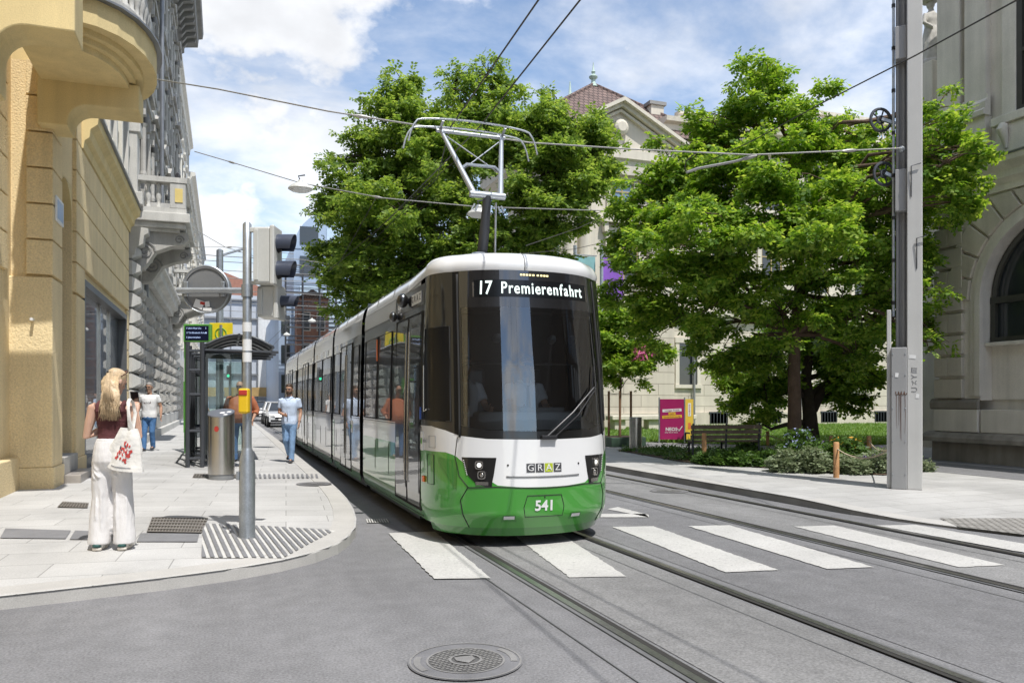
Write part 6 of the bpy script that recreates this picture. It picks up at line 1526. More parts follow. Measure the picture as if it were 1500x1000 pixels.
mb.loft([(V3(-.06,.018,.39),V3(.028,0,0),V3(0,.004,0)),(V3(-.045,.03,.48),V3(.020,0,0),V3(0,.004,0)),(V3(-.03,.035,.58),V3(.016,0,0),V3(0,.004,0)),(V3(-.015,.02,.65),V3(.017,0,0),V3(0,.004,.003)),(V3(-.008,-.02,.68),V3(.018,0,0),V3(0,.002,.004)),(V3(-.012,-.07,.65),V3(.018,0,0),V3(0,.004,0)),(V3(-.035,-.085,.54),V3(.017,0,0),V3(0,.004,0)),(V3(-.055,-.02,.39),V3(.02,0,0),V3(0,.004,0))], 8)
s_ = mb.build('strap', M['canvas'], None, smooth=60); s_.parent = bg_
# bag local: +y faces the viewer; place it on the side and turn it to the camera
tb.rotation_euler = (0,math.radians(-4),math.radians(-19.8+180-4))
tb.location = to_world(wr, (-.14,.13,.785))

# ---------------- three men on the pavement
def walker(label, loc, rot, H, skin, stride, shirt_m, jeans_m, hair, arms, torso=TORSO_M, belly=0, vox=.012, collar=None, glasses_=True, beard=None, hc=(0,-.02,1.66), hrot=(0,4), group='men walking towards the viewer', bald=False, sleeve=.62, hem=.86):
    a = stride
    # right leg (x<0) swings back, left leg forward, or as given
    legs = a
    r, q = figure('person', label, loc, rot, H, group, skin=skin, hc=hc, hrot=hrot, arms=arms, legs=legs, torso=torso, vox=vox)
    R = RZ(hrot[0]) @ RX(hrot[1]); w_ = torso[0][1]
    sub(r, 'jeans', trousers(legs, (1.0, w_+.006, torso[0][2]+.006), [.098+belly*.1,.085+belly*.1,.070+belly*.06,.066+belly*.05,.060+belly*.05], -.035), jeans_m, .012, 2, (.012,.09))
    s = sub(r, 'shirt', shirt(arms, torso, .022, sleeve, .064+belly*.08, hem), shirt_m, .012, 2, (.010,.12))
    if collar:
        mb = MB()
        for x in (-1,1): mb.add([V3(x*.012,-.108,1.40),V3(x*.075,-.072,1.455),V3(x*.085,.02,1.49),V3(x*.06,-.055,1.50),V3(x*.035,-.098,1.44)], [(0,1,2,3,4)])
        mb.loft([(V3(0,.02,1.45),V3(.085,0,0),V3(0,.072,0)),(V3(0,.018,1.495),V3(.075,0,0),V3(0,.068,0))], 16, cap=False)
        o = sub(r, 'collar', mb, shirt_m, raw=True, par=s); sd2 = o.modifiers.new('s','SOLIDIFY'); sd2.thickness = .006
        mb = MB(); mb.bar((0,-.146-belly*.35,.95),(0,-.118-belly*.1,1.38),.022,.004,up=(0,-1,0)); sub(r, 'placket', mb, shirt_m, raw=True, par=s)
    mb = MB()
    for l in legs: shoe(mb, l[2], l[3])
    sub(r, 'shoes', mb, M['shoe_dark'], .011, 2)
    if not bald: sub(r, 'hair', haircap(q, R, back=-.03), hair, .011, 2)
    if glasses_: glasses(r, q, M['black'], R)
    else: eyes(r, q)
    if beard:
        mb = MB(); mb.loft([(q(0,-.058,-.128),R@V3(.03,0,0),R@V3(0,.034,0)),(q(0,-.048,-.105),R@V3(.050,0,0),R@V3(0,.056,0)),(q(0,-.030,-.075),R@V3(.064,0,0),R@V3(0,.07,0)),(q(0,-.01,-.05),R@V3(.072,0,0),R@V3(0,.075,0))], 16)
        mb.ell(q(0,-.098,-.05),.03,.012,.008,8,M=R); sub(r, 'beard', mb, beard, .010, 1)
    return r, q, s
M['shoe_dark'] = pm('dark_shoe', (.05,.045,.05), .6)
def jeans(name, c): return cloth(name, c, 12, .7, .02, var=.22, fine=.15, fs=200)
def stand_at(px, py): p = onl(px, py); return (p.x, p.y, zp(p.x, p.y))
S0 = 19.8
# blue shirt, mid-stride towards us
armsB = [((.19,.01,1.41),(.245,.04,1.13),(.24,-.06,.90),(0,-.25,-1),(0,-1,-.2)), ((-.19,.01,1.41),(-.24,.03,1.13),(-.06,-.19,1.08),(.75,-.55,-.15),(.1,-.1,1))]
legsB = [((.09,0,.92),(.085,-.07,.50),(.075,-.10,.085),(.09,-.26,.03)), ((-.09,0,.92),(-.075,-.03,.50),(-.07,.22,.20),(-.075,.13,.06))]
mB, qB, sB = walker('bearded man in pale blue shirt and jeans walking beside the tram', stand_at(424,677), 0-S0-2, 1.83, 'skin2', legsB, cloth('pale_blue_cotton', (.56,.66,.82), 10, .6, .02), jeans('light_denim', (.20,.32,.50)), M['hair_brown'], armsB, collar=True, beard=M['hair_brown'])
mb = MB(); mb.tube([V3(.24,-.03,.935),V3(.24,-.055,.915)], .033, 10); sub(mB, 'watch', mb, M['black'], raw=True)
# white T-shirt with the dark box logo
armsW = [((.19,.01,1.41),(.27,.06,1.14),(.30,-.03,.90),(.05,-.25,-1),(0,-1,-.1)), ((-.19,.01,1.41),(-.28,.06,1.14),(-.33,-.02,.91),(-.05,-.25,-1),(0,-1,-.1))]
legsW = [((.09,0,.92),(.08,-.05,.50),(.055,.10,.12),(.06,-.03,.05)), ((-.09,0,.92),(-.10,-.08,.50),(-.105,-.10,.085),(-.125,-.26,.03))]
mW, qW, sW = walker('grey haired man in white printed T-shirt and jeans by the bossed stone wall', stand_at(219,660), -S0+4, 1.83, 'skin2', legsW, cloth('white_cotton', (.80,.79,.78), 10, .5, .02), jeans('blue_denim', (.09,.20,.40)), M['hair_grey'], armsW, torso=[(z,rx*1.05,ry*1.14,y) for z,rx,ry,y in TORSO_M], sleeve=.55)
mb = MB(); mb.grid(lambda u, v: (u, -.147+.35*u*u, v), [-.085+.017*i for i in range(11)], [1.235,1.265,1.295]); o = sub(mW, 'chest_print', mb, pm('print_maroon',(.10,.02,.03),.8), raw=True, par=sW)
t_ = text('letters', "LEVI'S", M['white'], None, frame_m((0,-.155,1.263),(1,0,0),(0,0,1)), .05); t_.parent = o
# rust shirt, hands on hips side, heavy build
TB = [(.88,.20,.175,-.02),(.95,.225,.21,-.04),(1.05,.235,.22,-.05),(1.15,.23,.205,-.045),(1.28,.215,.165,-.025),(1.36,.205,.135,-.01),(1.42,.17,.10,.005),(1.46,.09,.07,.012)]
armsO = [((.235,.01,1.40),(.335,.07,1.13),(.29,-.06,.93),(-.1,-.3,-1),(-.2,-1,0)), ((-.235,.01,1.40),(-.335,.07,1.13),(-.27,-.08,.97),(.2,-.3,-.9),(.2,-1,0))]
legsO = [((.11,0,.92),(.12,-.02,.50),(.13,.02,.085),(.16,-.14,.03)), ((-.11,0,.92),(-.12,-.03,.50),(-.125,-.0,.085),(-.15,-.17,.03))]
mO, qO, sO = walker('heavy bald man in rust coloured shirt behind the signal pole', stand_at(352,676), -S0+3, 1.86, 'skin2', legsO, cloth('rust_cotton', (.42,.15,.075), 9, .6, .02), jeans('blue_denim', (.10,.19,.36)), M['hair_grey'], armsO, torso=TB, belly=.15, collar=True, bald=True, group=None, sleeve=1.35)
mb = MB(); mb.ell(qO(0,-.10,-.052),.036,.014,.010,8); sub(mO, 'moustache', mb, M['hair_grey'], raw=True)
# pedestrians far down the pavement, seen from behind or aside
def far_person(label, px, py, rot, H, sc, jc, hair, bag=False):
    arms = [((.18,.01,1.41),(.23,.04,1.13),(.22,-.06,.90),(0,-.25,-1),(0,-1,-.1)), ((-.18,.01,1.41),(-.23,.04,1.13),(-.2,-.1,.92),(0,-.3,-1),(0,-1,-.1))]
    legs = [((.09,0,.92),(.09,-.06,.50),(.085,-.08,.085),(.10,-.24,.03)), ((-.09,0,.92),(-.09,-.02,.50),(-.09,.12,.12),(-.10,.0,.05))]
    return walker(label, stand_at(px,py), rot, H, 'skin', legs, cloth('cotton', sc, 10, .4, .02), jeans('trousers_cloth', jc), hair, arms, glasses_=False, vox=.016, group=None)
far_person('person in white shirt walking away behind the shelter', 326,632.5, 150, 1.76, (.72,.71,.70), (.05,.06,.10), M['hair_grey'])
far_person('person in pale blue top behind the shelter glass', 300,633, 120, 1.70, (.50,.60,.78), (.30,.40,.55), M['hair_dark'])
# ---------------- driver and companion in the cab
def seated(label, x, shirt_c, tie, rot, hair, shades):
    arms = [((.19,.01,1.41),(.25,-.10,1.17),(.16,-.36,1.14),(-.2,-1,0),(0,-.2,1)), ((-.19,.01,1.41),(-.25,-.10,1.17),(-.16,-.36,1.14),(.2,-1,0),(0,-.2,1))]
    legs = [((.09,0,.90),(.11,-.42,.86),(.11,-.45,.45),(.11,-.6,.40)), ((-.09,0,.90),(-.11,-.42,.86),(-.11,-.45,.45),(-.11,-.6,.40))]
    r, q = figure('person', label, (TX+x, TY+1.22, .37), rot, 1.78, 'crew in the tram cab', skin='skin2', hc=(0,-.04,1.67), hrot=(0,3), arms=arms, legs=legs, vox=.012)
    s = sub(r, 'shirt', shirt(arms, TORSO_M, .022, .7, .064, .9), cloth('uniform_shirt', shirt_c, 10, .4, .02), .012, 2)
    sub(r, 'trousers', trousers(legs, (1.0,.16,.118), [.10,.09,.075,.07,.065]), M['dark_cloth'], .013, 2)
    mb = MB()
    for x_ in (-1,1): mb.add([V3(x_*.008,-.118,1.40),V3(x_*.075,-.072,1.455),V3(x_*.085,.02,1.49),V3(x_*.06,-.055,1.50),V3(x_*.03,-.102,1.44)], [(0,1,2,3,4)])
    sub(r, 'collar', mb, M['white'], raw=True, par=s)
    if tie:
        mb = MB(); mb.prism([(-.02,1.43),(.02,1.43),(.012,1.40),(.034,1.05),(0,1.0),(-.034,1.05),(-.012,1.40)], lambda a,b,d: (a, d-.02*(b<1.3), b), -.142, -.134); sub(r, 'tie', mb, M['black'], raw=True, par=s)
    sub(r, 'hair', haircap(q, RX(3), back=-.03), hair, .012, 2)
    (glasses(r, q, M['black'], RX(3)) if shades else eyes(r, q)); return r
M['dark_cloth'] = cloth('dark_cloth', (.03,.03,.04))
seated('tram driver in white shirt and dark tie at the controls', .34-.12, (.70,.72,.76), True, 0, M['hair_dark'], False)
seated('companion in white shirt and sunglasses beside the driver', -.56, (.66,.67,.70), False, 8, M['hair_brown'], True)
# ================================================================ TREES
def barkmat(name, c):
    m = pm(name, c, .95, var=.25, vs=4, fine=.2, fs=60, bump=.9, bs=14, bd=.05, bvec=(4,4,.6)); return m
M['bark'] = barkmat('brown_bark', (.16,.105,.075)); M['bark_d'] = barkmat('dark_bark', (.075,.058,.045))
M['leaf_a'] = leafmat('leaves_bright', [(.08,.175,.024),(.16,.295,.042),(.26,.40,.062),(.40,.51,.105)], .55)
M['leaf_b'] = leafmat('leaves_deep', [(.09,.17,.032),(.16,.26,.05),(.24,.35,.066),(.34,.44,.10)], .54)
M['leaf_c'] = leafmat('leaves_shrub', [(.05,.10,.025),(.09,.15,.04),(.15,.21,.07)], .3)
def leaves(centres, radii, n_sprig, rng, leaflet=(.105,.036), nleaf=8, droop=.35, shell=.55):
    """sprays of leaflets filling a set of blobs: returns (n,4,3)"""
    centres = np.asarray(centres, float); radii = np.asarray(radii, float); w = radii**2; w /= w.sum()
    idx = rng.choice(len(centres), n_sprig, p=w)
    d = rng.normal(size=(n_sprig,3)); d /= np.linalg.norm(d,axis=1)[:,None]
    rad = shell+(1-shell)*rng.random(n_sprig)**.7; rad *= 1+.34*rng.normal(size=n_sprig)
    sq = np.array([1.15,1.15,.5]); pos = centres[idx]+d*sq*(radii[idx]*rad)[:,None]
    # direction of each spray: outwards, sideways and a little down
    ax = d*[1,1,.25]+rng.normal(size=(n_sprig,3))*.55+[0,0,-droop]; ax /= np.linalg.norm(ax,axis=1)[:,None]
    up = np.tile([0,0,1.0],(n_sprig,1))+rng.normal(size=(n_sprig,3))*.3; s = np.cross(ax,up); s /= np.linalg.norm(s,axis=1)[:,None]; nrm = np.cross(s,ax)
    L = leaflet[0]; W = leaflet[1]; out = []
    size = rng.uniform(.75,1.3,n_sprig)[:,None]
    step = L*.62
    for k in range(nleaf):
        t = (k//2)*step+L*.1; sg = 1 if k%2 else -1
        if k == nleaf-1 and nleaf%2: ld = ax+rng.normal(size=(n_sprig,3))*.12
        else: ld = ax*.45+s*sg*.9+rng.normal(size=(n_sprig,3))*.2-np.array([0,0,.15])
        ld = ld/np.linalg.norm(ld,axis=1)[:,None]
        b = pos+ax*t*size; wd = np.cross(nrm+rng.normal(size=(n_sprig,3))*.35, ld); wd /= np.linalg.norm(wd,axis=1)[:,None]
        p0 = b; p1 = b+ld*L*.45*size+wd*W*size; p2 = b+ld*L*size; p3 = b+ld*L*.45*size-wd*W*size
        out.append(np.stack([p0,p1,p2,p3],1))
    return np.concatenate(out)
def limb(mb, a, b, r0, r1, rnd, k=6, wob=.12):
    a, b = Vector(a), Vector(b); L = (b-a).length; pts, rs = [], []
    for i in range(k+1):
        u = i/k; p = a*(1-u)+b*u; p.z += L*.10*math.sin(u*math.pi)
        if 0 < i < k: p += Vector((rnd.gauss(0,1),rnd.gauss(0,1),rnd.gauss(0,.6)))*L*wob*.35
        pts.append(p); rs.append(r0*(1-u)+r1*u)
    mb.tube(pts, rs, 8); return pts
def tree(label, base, trunk_pts, trunk_r, blobs, n_sprig, leafm, bark, seed, group=None, leaflet=(.105,.036), name='broadleaf_tree', shell=.5, nleaf=8, droop=.35, extra_fn=None):
    """blobs: world centres and radii; limbs run from the trunk into each of them"""
    rnd = random.Random(seed); rng = np.random.default_rng(seed)
    t = thing(name, label, 'tree', base, group)
    mb = MB(); tp = [Vector(p) for p in trunk_pts]; n = len(tp)
    rs = [trunk_r*(1.35 if i == 0 else 1-.55*i/(n-1)) for i in range(n)]
    mb.tube(tp, rs, 12); tr = mb.build('trunk', bark, t, smooth=180)
    mb = MB(); subc, subr = [], []
    forks = tp[max(1,n//2):]
    for c, r in blobs:
        c = Vector(c); f = min(forks, key=lambda p: (p-c).length+ (2.5 if p.z > c.z else 0)+rnd.random()*.5)
        main = limb(mb, f, c, trunk_r*.36, trunk_r*.10, rnd)
        # break each blob into smaller, uneven clumps
        m = max(7, int(15*r))
        for _ in range(m):
            dv = Vector((rnd.gauss(0,1),rnd.gauss(0,1),rnd.gauss(0,.75))); dv = dv.normalized()*r*rnd.uniform(.25,1.15); p = c+dv; rr_ = r*rnd.uniform(.12,.27)
            subc.append(tuple(p)); subr.append(rr_); limb(mb, main[rnd.randint(len(main)-3,len(main)-1)], p, trunk_r*.10, trunk_r*.025, rnd, 4)
    mb.build('branches', bark, t, smooth=180)
    V = leaves(subc, subr, n_sprig, rng, leaflet, nleaf, droop, shell)
    np_mesh('crown', V, 4, leafm, t); return t
def blob(x, y, r, d, dd=0):
    """crown lobe from its place in the photograph, at distance d+dd; r in photograph pixels"""
    return (tuple(D(x, y, d+dd)), r*(d+dd)/FPX)
# --- right tree (bright, near)
dr = 20.0
b0 = onr(1163,664); b0 = Vector((D(1163,664,20.2).x, D(1163,664,20.2).y, ZR))
tp = [D(1163,668,20.2),D(1164,630,20.2),D(1164,590,20.2),D(1163,540,20.2),D(1165,490,20.2),D(1170,430,20.1),D(1172,370,20.1),D(1168,300,20.0),D(1160,230,20)]
tp[0].z = ZR-.05
B = [(1035,195,44,.2),(985,240,46,.1),(930,310,44,.2),(1010,225,38,.2),(965,265,42,.2),(1275,255,48,-.6),(1340,310,50,-.8),(1350,225,45,-1.2),(1285,440,46,-.4),(1330,360,44,-.6),(1130,140,58,0),(1090,180,60,.6),(1165,185,62,-.8),(1215,230,62,0),(1060,250,70,-.5),(1140,265,80,-2),(1240,290,75,-.6),(1000,300,72,.5),(960,340,60,0),(1080,340,85,-2.2),(1180,360,85,-2.3),(1010,390,75,-1.2),(935,400,52,.4),(920,440,42,.6),(980,460,60,.2),(1265,380,62,-1),
     (1060,440,72,-.8),(1140,460,68,-.4),(1230,450,66,-.6),(1290,330,55,.5),(1380,200,50,-2.6),(1405,250,50,-3),(1420,215,34,-3.4),(1400,295,44,-3),(1345,170,34,.4),(1330,250,55,.6),(1320,420,50,.2),(1345,480,40,.2),(1335,380,45,.4),(1270,200,48,.8),(1310,230,40,1.4),(1060,520,40,1.2),(1110,520,48,1.0),(1040,480,45,.8),(1385,235,52,-2.6),(1360,300,40,-1.4),(1352,420,34,-1.5),(1355,500,28,-1.5),(1432,215,20,-3.6),(1370,160,34,-2.4),(1250,520,48,.4),(1300,480,44,.6)]
tree('bright green tree with one straight brown trunk behind the flower bed', b0, tp, .19, [blob(x,y,r,dr,dd) for x,y,r,dd in B], 21500, M['leaf_a'], M['bark'], 5, leaflet=(.108,.034), shell=.35)
# --- forked dark tree behind it on the lawn
b1 = D(1186,640,25.5); b1.z = ZR
tp = [Vector((b1.x,b1.y,ZR-.05)),D(1187,625,25.5),D(1186,605,25.5),D(1183,580,25.5),D(1180,555,25.5),D(1185,520,25.4),D(1190,480,25.2)]
B = [(1120,560,42,0),(1080,575,34,.5),(1240,560,42,0),(1265,545,30,.4),(1200,510,50,.5),(1130,500,50,0),(1090,590,22,.3),(1230,500,50,.6),(1115,610,22,.2),(1070,540,30,.4),(1255,590,18,.2)]
t2 = tree('dark trunked tree forking low on the lawn, behind the bright tree', (b1.x,b1.y,ZR), tp, .27, [blob(x,y,r,25.4,dd) for x,y,r,dd in B], 6500, M['leaf_a'], M['bark_d'], 8, leaflet=(.13,.042))
mb = MB(); mb.tube([D(1190,600,25.5),D(1205,570,25.4),D(1228,550,25.3),D(1250,520,25.2),D(1262,490,25.2)], [.17,.14,.11,.07,.04], 10); mb.tube([D(1180,618,25.5),D(1150,622,25.3),D(1130,628,25.2),D(1118,622,25.1)], [.10,.07,.05,.03], 8); mb.build('limb', M['bark_d'], t2, smooth=180)
# --- left trees behind the tram
dl = 35.0
b2 = D(640,600,36); tp = [Vector((b2.x,b2.y,-.05)), D(640,560,36), D(642,480,36), D(640,400,36), D(630,320,36), D(620,250,36)]
B = [(590,120,38,0),(560,160,42,.5),(610,170,58,0),(540,205,38,.5),(640,210,70,-1),(560,250,70,0),(512,280,46,.5),(530,330,58,-.5),(600,320,85,-2),(490,360,38,.6),(490,300,36,.8),(540,390,60,-1),(610,400,70,-1.5),(495,405,34,.4),(468,385,20,.5),(670,290,60,-1),(690,150,48,.5),(670,110,26,1),(720,180,50,1),(745,130,30,1.2),(715,110,30,1.2),(650,380,60,-1),(560,430,50,0),(520,440,40,.3),(690,220,55,0),(505,235,30,.8),(465,310,20,.8)]
tree('tall full tree at the left behind the tram', (b2.x,b2.y,0), tp, .32, [blob(x,y,r,dl,dd) for x,y,r,dd in B], 14500, M['leaf_b'], M['bark_d'], 21, 'tall trees behind the tram', leaflet=(.165,.052), shell=.35)
b3 = D(812,600,33); tp = [Vector((b3.x,b3.y,.05)), D(812,560,33), D(808,480,33), D(800,400,33), D(798,320,33), D(800,260,33)]
B = [(800,180,50,0),(840,190,48,.3),(760,220,58,0),(870,200,34,.5),(820,245,62,-1),(885,240,36,.4),(770,290,60,-.8),(850,275,45,-.5),(740,340,50,-.5),(790,350,50,0),(715,390,40,0),(880,180,22,.8),(855,310,30,-.6),(765,170,34,.8),(815,150,24,.8),(905,215,16,.6),(700,330,50,0),(745,400,34,.5),(660,420,50,1)]
tree('tall tree between the pantograph and the museum pavilion', (b3.x,b3.y,ZR), tp, .28, [blob(x,y,r,32.5,dd) for x,y,r,dd in B], 10000, M['leaf_b'], M['bark_d'], 33, 'tall trees behind the tram', leaflet=(.155,.05), shell=.35)
# --- young trees with stakes by the pavement
b4 = D(908,652,26.0); b4.z = ZR
tp = [Vector((b4.x,b4.y,ZR)),D(908,620,26),D(909,570,26),D(908,520,26),D(906,480,26)]
B = [(900,500,34,0),(930,470,34,0),(950,510,30,.2),(885,470,30,.2),(915,535,28,-.2),(890,530,24,.1),(940,540,18,0)]
t4 = tree('slim young tree with pink blossom held by wooden stakes', (b4.x,b4.y,ZR), tp, .045, [blob(x,y,r,26,dd) for x,y,r,dd in B], 3600, M['leaf_a'], M['bark'], 41, name='young_tree', leaflet=(.13,.032))
fl_ = RNG.normal(size=(130,3))*.13; c_ = np.array(D(940,517,25.3)); V = np.zeros((130,4,3))
for i in range(130):
    a = RNG.normal(size=3)*.035; b_ = RNG.normal(size=3)*.035; p = c_+fl_[i]; V[i] = [p+a, p+b_, p-a, p-b_]
np_mesh('blossom', V, 4, pm('pink_blossom', (.60,.14,.30), .7), t4)
M['stake'] = pm('stake_wood', (.24,.14,.08), .85, var=.2, vs=6)
for dx in (-12, 0.1, 12):
    q = D(908+dx*1.35, 650+abs(dx)*.05, 26.0-(.5 if dx == .1 else 0)); q.z = ZR
    tt = thing('tree_stake', {-12:'left wooden stake tied to the slim young tree',0.1:'front wooden stake tied to the slim young tree',12:'right wooden stake tied to the slim young tree'}[dx], 'stake', q, 'stakes around the young tree'); mb = MB(); mb.tube([(q.x,q.y,ZR-.05),(q.x,q.y,ZR+1.78)], .04, 8); mb.build('post', M['stake'], tt, smooth=40)
    mb = MB(); mb.tube([(q.x,q.y,ZR+1.7),((q.x+b4.x)/2,(q.y+b4.y)/2,ZR+1.68),(b4.x,b4.y,ZR+1.7)], .012, 5); mb.build('tie', M['black'], tt)
tt = thing('planter', 'dark green planter box at the foot of the young tree', 'planter', (b4.x,b4.y,ZR)); mb = MB(); mb.box(b4.x-.62,b4.x+.62,b4.y-.62,b4.y+.62,ZR,ZR+.30); mb.build('box', pm('planter_green',(.04,.075,.05),.6), tt, bevel=.02); mb = MB(); mb.box(b4.x-.56,b4.x+.56,b4.y-.56,b4.y+.56,ZR+.3,ZR+.312); mb.build('soil', pm('planter_soil',(.08,.055,.04),.95), tt)
# --- flower bed
BED = [(10.3,16.6),(11.2,14.2),(12.2,12.3),(13.3,12.6),(13.9,14.5),(14.2,17.5),(12.6,21.5),(10.9,21.2)]
M['soil'] = pm('bed_soil', (.13,.085,.055), .95, var=.3, vs=5, fine=.3, fs=50, bump=.8, bs=30, bd=.03)
mb = MB(); mb.add([(x,y,ZR+.02) for x,y in BED], [tuple(range(len(BED)))]); tag(mb.build('flower_bed_soil', M['soil'], fixn=True), kind='structure')
M['sage'] = leafmat('sage_leaves', [(.16,.21,.11),(.22,.27,.15),(.30,.34,.21)], .25); M['mid'] = leafmat('bed_leaves', [(.05,.11,.02),(.08,.16,.03),(.13,.22,.05)], .3)
M['bluefl'] = pm('pale_blue_flower', (.45,.50,.80), .7); M['yelfl'] = pm('yellow_flower', (.75,.40,.04), .7); M['purfl'] = pm('purple_flower', (.28,.16,.50), .7)
def herb(label, px, py, d, rpx, hpx, mat, seed, n=260, fl=None, L=(.075,.022), group='herbs in the roped flower bed', base=None):
    q = base or D(px, py, d); r = rpx*(q.y*CS+q.x*SN)/FPX; h = hpx*(q.y*CS+q.x*SN)/FPX; rng = np.random.default_rng(seed); rnd = random.Random(seed)
    t = thing('herb_plant', label, 'plant', (q.x,q.y,ZR), group); mb = MB(); tips = []
    for i in range(int(16+10*r)):
        a = rnd.uniform(0,6.28); rr_ = r*math.sqrt(rnd.random()); hh = h*rnd.uniform(.5,1)*(1-.45*(rr_/r)**2)
        p = Vector((q.x+rr_*math.cos(a), q.y+rr_*math.sin(a), ZR+hh)); tips.append(p); mb.tube([(q.x+rr_*.5*math.cos(a), q.y+rr_*.5*math.sin(a), ZR), p*.5+Vector((q.x+rr_*.7*math.cos(a), q.y+rr_*.7*math.sin(a), ZR+hh*.5))*.5, p], .006, 4)
    mb.build('stems', M['mid_stem'], t)
    c = []; rr2 = []
    for p in tips:
        for u in (.35,.65,.95): c.append((p.x, p.y, ZR+(p.z-ZR)*u)); rr2.append(.09)
    np_mesh('foliage', leaves(c, rr2, n, rng, L, 6, 0.0, .2), 4, mat, t)
    if fl:
        V = []
        for p in tips:
            for _ in range(9 if fl == 'bluefl' else 3):
                o = np.array(p)+rng.normal(size=3)*[.05,.05,.06]; a = rng.normal(size=3)*.018; b_ = rng.normal(size=3)*.018; V.append([o+a,o+b_,o-a,o-b_])
        np_mesh('flowers', np.array(V), 4, M[fl], t)
    return t
M['mid_stem'] = pm('green_stem', (.09,.13,.05), .8)
H = [('low sage green herb at the left front edge of the bed',1152,692,16.6,22,34,'sage',None),('sage green herb left of the front rope post',1190,694,16.4,26,40,'sage',None),('grey green herb right of the front rope post',1250,695,16.2,26,30,'sage',None),
     ('bushy grey green herb next to the steel mast',1285,694,16.2,26,38,'sage','purfl'),('tall herb with pale blue flowers by the trunk',1172,680,18.0,24,62,'mid','bluefl'),('leafy herb with yellow flowers behind the front post',1238,678,17.6,24,50,'mid','yelfl'),
     ('dark green herb in the tree shade beside the bench',1050,681,18.4,26,24,'mid',None),('dark green herb in the shade, second from the bench',1083,682,18.2,28,28,'mid',None),('dark green herb just left of the trunk',1118,684,18.0,28,26,'mid',None),
     ('pale herb under the trunk, behind the sage clumps',1200,672,18.6,22,40,'mid','purfl'),('leafy herb behind the mast side of the bed',1275,676,17.6,24,28,'mid',None),('small herb at the foot of the trunk',1145,676,19,20,30,'mid',None),('low herb at the back of the bed by the bench end',1100,668,20.5,26,22,'mid',None),('tiny herb poking out right of the steel mast',1353,688,16.6,8,22,'sage',None)]
for i, (lb, x, y, d, r, h, m_, f_) in enumerate(H): herb(lb, x, y, d, r, h, M[m_], 100+i, int(520 if r > 20 else 90), f_)
bed_in = [(a*.96+.48, b*.96+.66) for a, b in BED]
gc = [(x, y, ZR+.06) for x, y in zip(RNG.uniform(10.4,14.2,500), RNG.uniform(12.4,21.3,500)) if inpoly(x, y, bed_in)]
tag(np_mesh('ground_cover', leaves(gc, [.13]*len(gc), 3200, RNG, (.06,.02), 5, 0.0, .2), 4, M['mid']), 'low leafy ground cover in the roped bed', 'ground cover', kind='stuff')
# ================================================================ STREET FURNITURE
VX, VY = Vector((CS,-SN,0)), Vector((SN,CS,0))          # to the right and away, as the viewer sees it
MV = Matrix((VX, VY, Vector((0,0,1)))).transposed()      # turns things to face the viewer
def vp(base, a, b, z): return Vector(base) + VX*a + VY*b + Vector((0,0,z))
M['roofskin'] = pm('shelter_roof', (.20,.21,.22), .4, .3); M['screen'] = pm('led_screen',(.012,.015,.04),.2); M['led_dim'] = em('led_dim', (.5,.65,1), .8); M['yellow_sign'] = pm('sign_yellow', (.85,.66,.03), .4)
# ---- signal pole
p0 = onl(362,787); p0.z = zp(p0.x, p0.y); k = 8.64/FPX
sp = thing('signal_pole', 'galvanised signal pole with traffic lights, round mirror back and yellow push button', 'signal pole', p0)
P = lambda a, b, z: vp(p0, a, b, z)
mb = MB(); mb.lathe([(.082,-.02),(.082,.78),(.078,.82),(.056,.93),(.05,.95)], p0, 20); mb.build('base_sleeve', M['galv'], sp, smooth=40)
mb = MB(); mb.lathe([(.047,.94),(.046,2.0),(.045,3.32),(.03,3.34)], p0, 18); mb.build('pole', M['galv'], sp, smooth=40)
mb = MB(); mb.obox(P(-.085,-.02,.66), .03,.07,.09, MV); mb.build('service_door', M['galv'], sp, bevel=.005)
for z, h in ((2.18,.1),(1.98,.12),(1.86,.10)):
    mb = MB(); mb.lathe([(.0478,z),(.0478,z+h)], p0, 18); mb.build('sticker', M['white'], sp, smooth=40)
mb = MB(); mb.lathe([(.058,2.55),(.058,2.68)], p0, 18); mb.build('clamp', M['galv'], sp, smooth=40)
mb = MB(); mb.tube([P(-.05,0,2.62),P(-.74,0,2.62)], .032, 10); mb.build('arm', M['galv'], sp, smooth=50)
# round mirror seen from behind
dc = P(-.46,.06,2.64)
mb = MB(); mb.loft([(dc+VY*y, VX*r, Vector((0,0,r))) for y, r in ((.10,.245),(.06,.25),(0,.25),(-.012,.245),(-.012,.225),(.0,.22))], 36); md = mb.build('mirror_back', M['mid_grey'], sp, smooth=40)
mb = MB(); th = [2*math.pi*i/36 for i in range(37)]; mb.tube([dc+VX*(.25*math.cos(t))+Vector((0,0,.25*math.sin(t)))-VY*.005 for t in th], .012, 6); mb.build('rim', M['galv'], md, smooth=60)
for a in (-.2,.19):
    mb = MB(); mb.obox(dc+VX*a-VY*.03, .045,.03,.16, MV); mb.build('bracket', M['galv'], md, bevel=.006)
rr = random.Random(4)
for a, z, w_, h_, ang, mt in ((-.07,-.16,.10,.09,20,'white'),(.02,-.16,.05,.06,-8,'white'),(.02,-.215,.09,.035,4,'white'),(-.03,-.15,.05,.03,12,'red')):
    mb = MB(); mb.obox(dc+VX*a+Vector((0,0,z))-VY*(.0155 if mt == 'white' else .017), w_,.002,h_, MV @ RY(ang)); mb.build('sticker', M[mt], md)
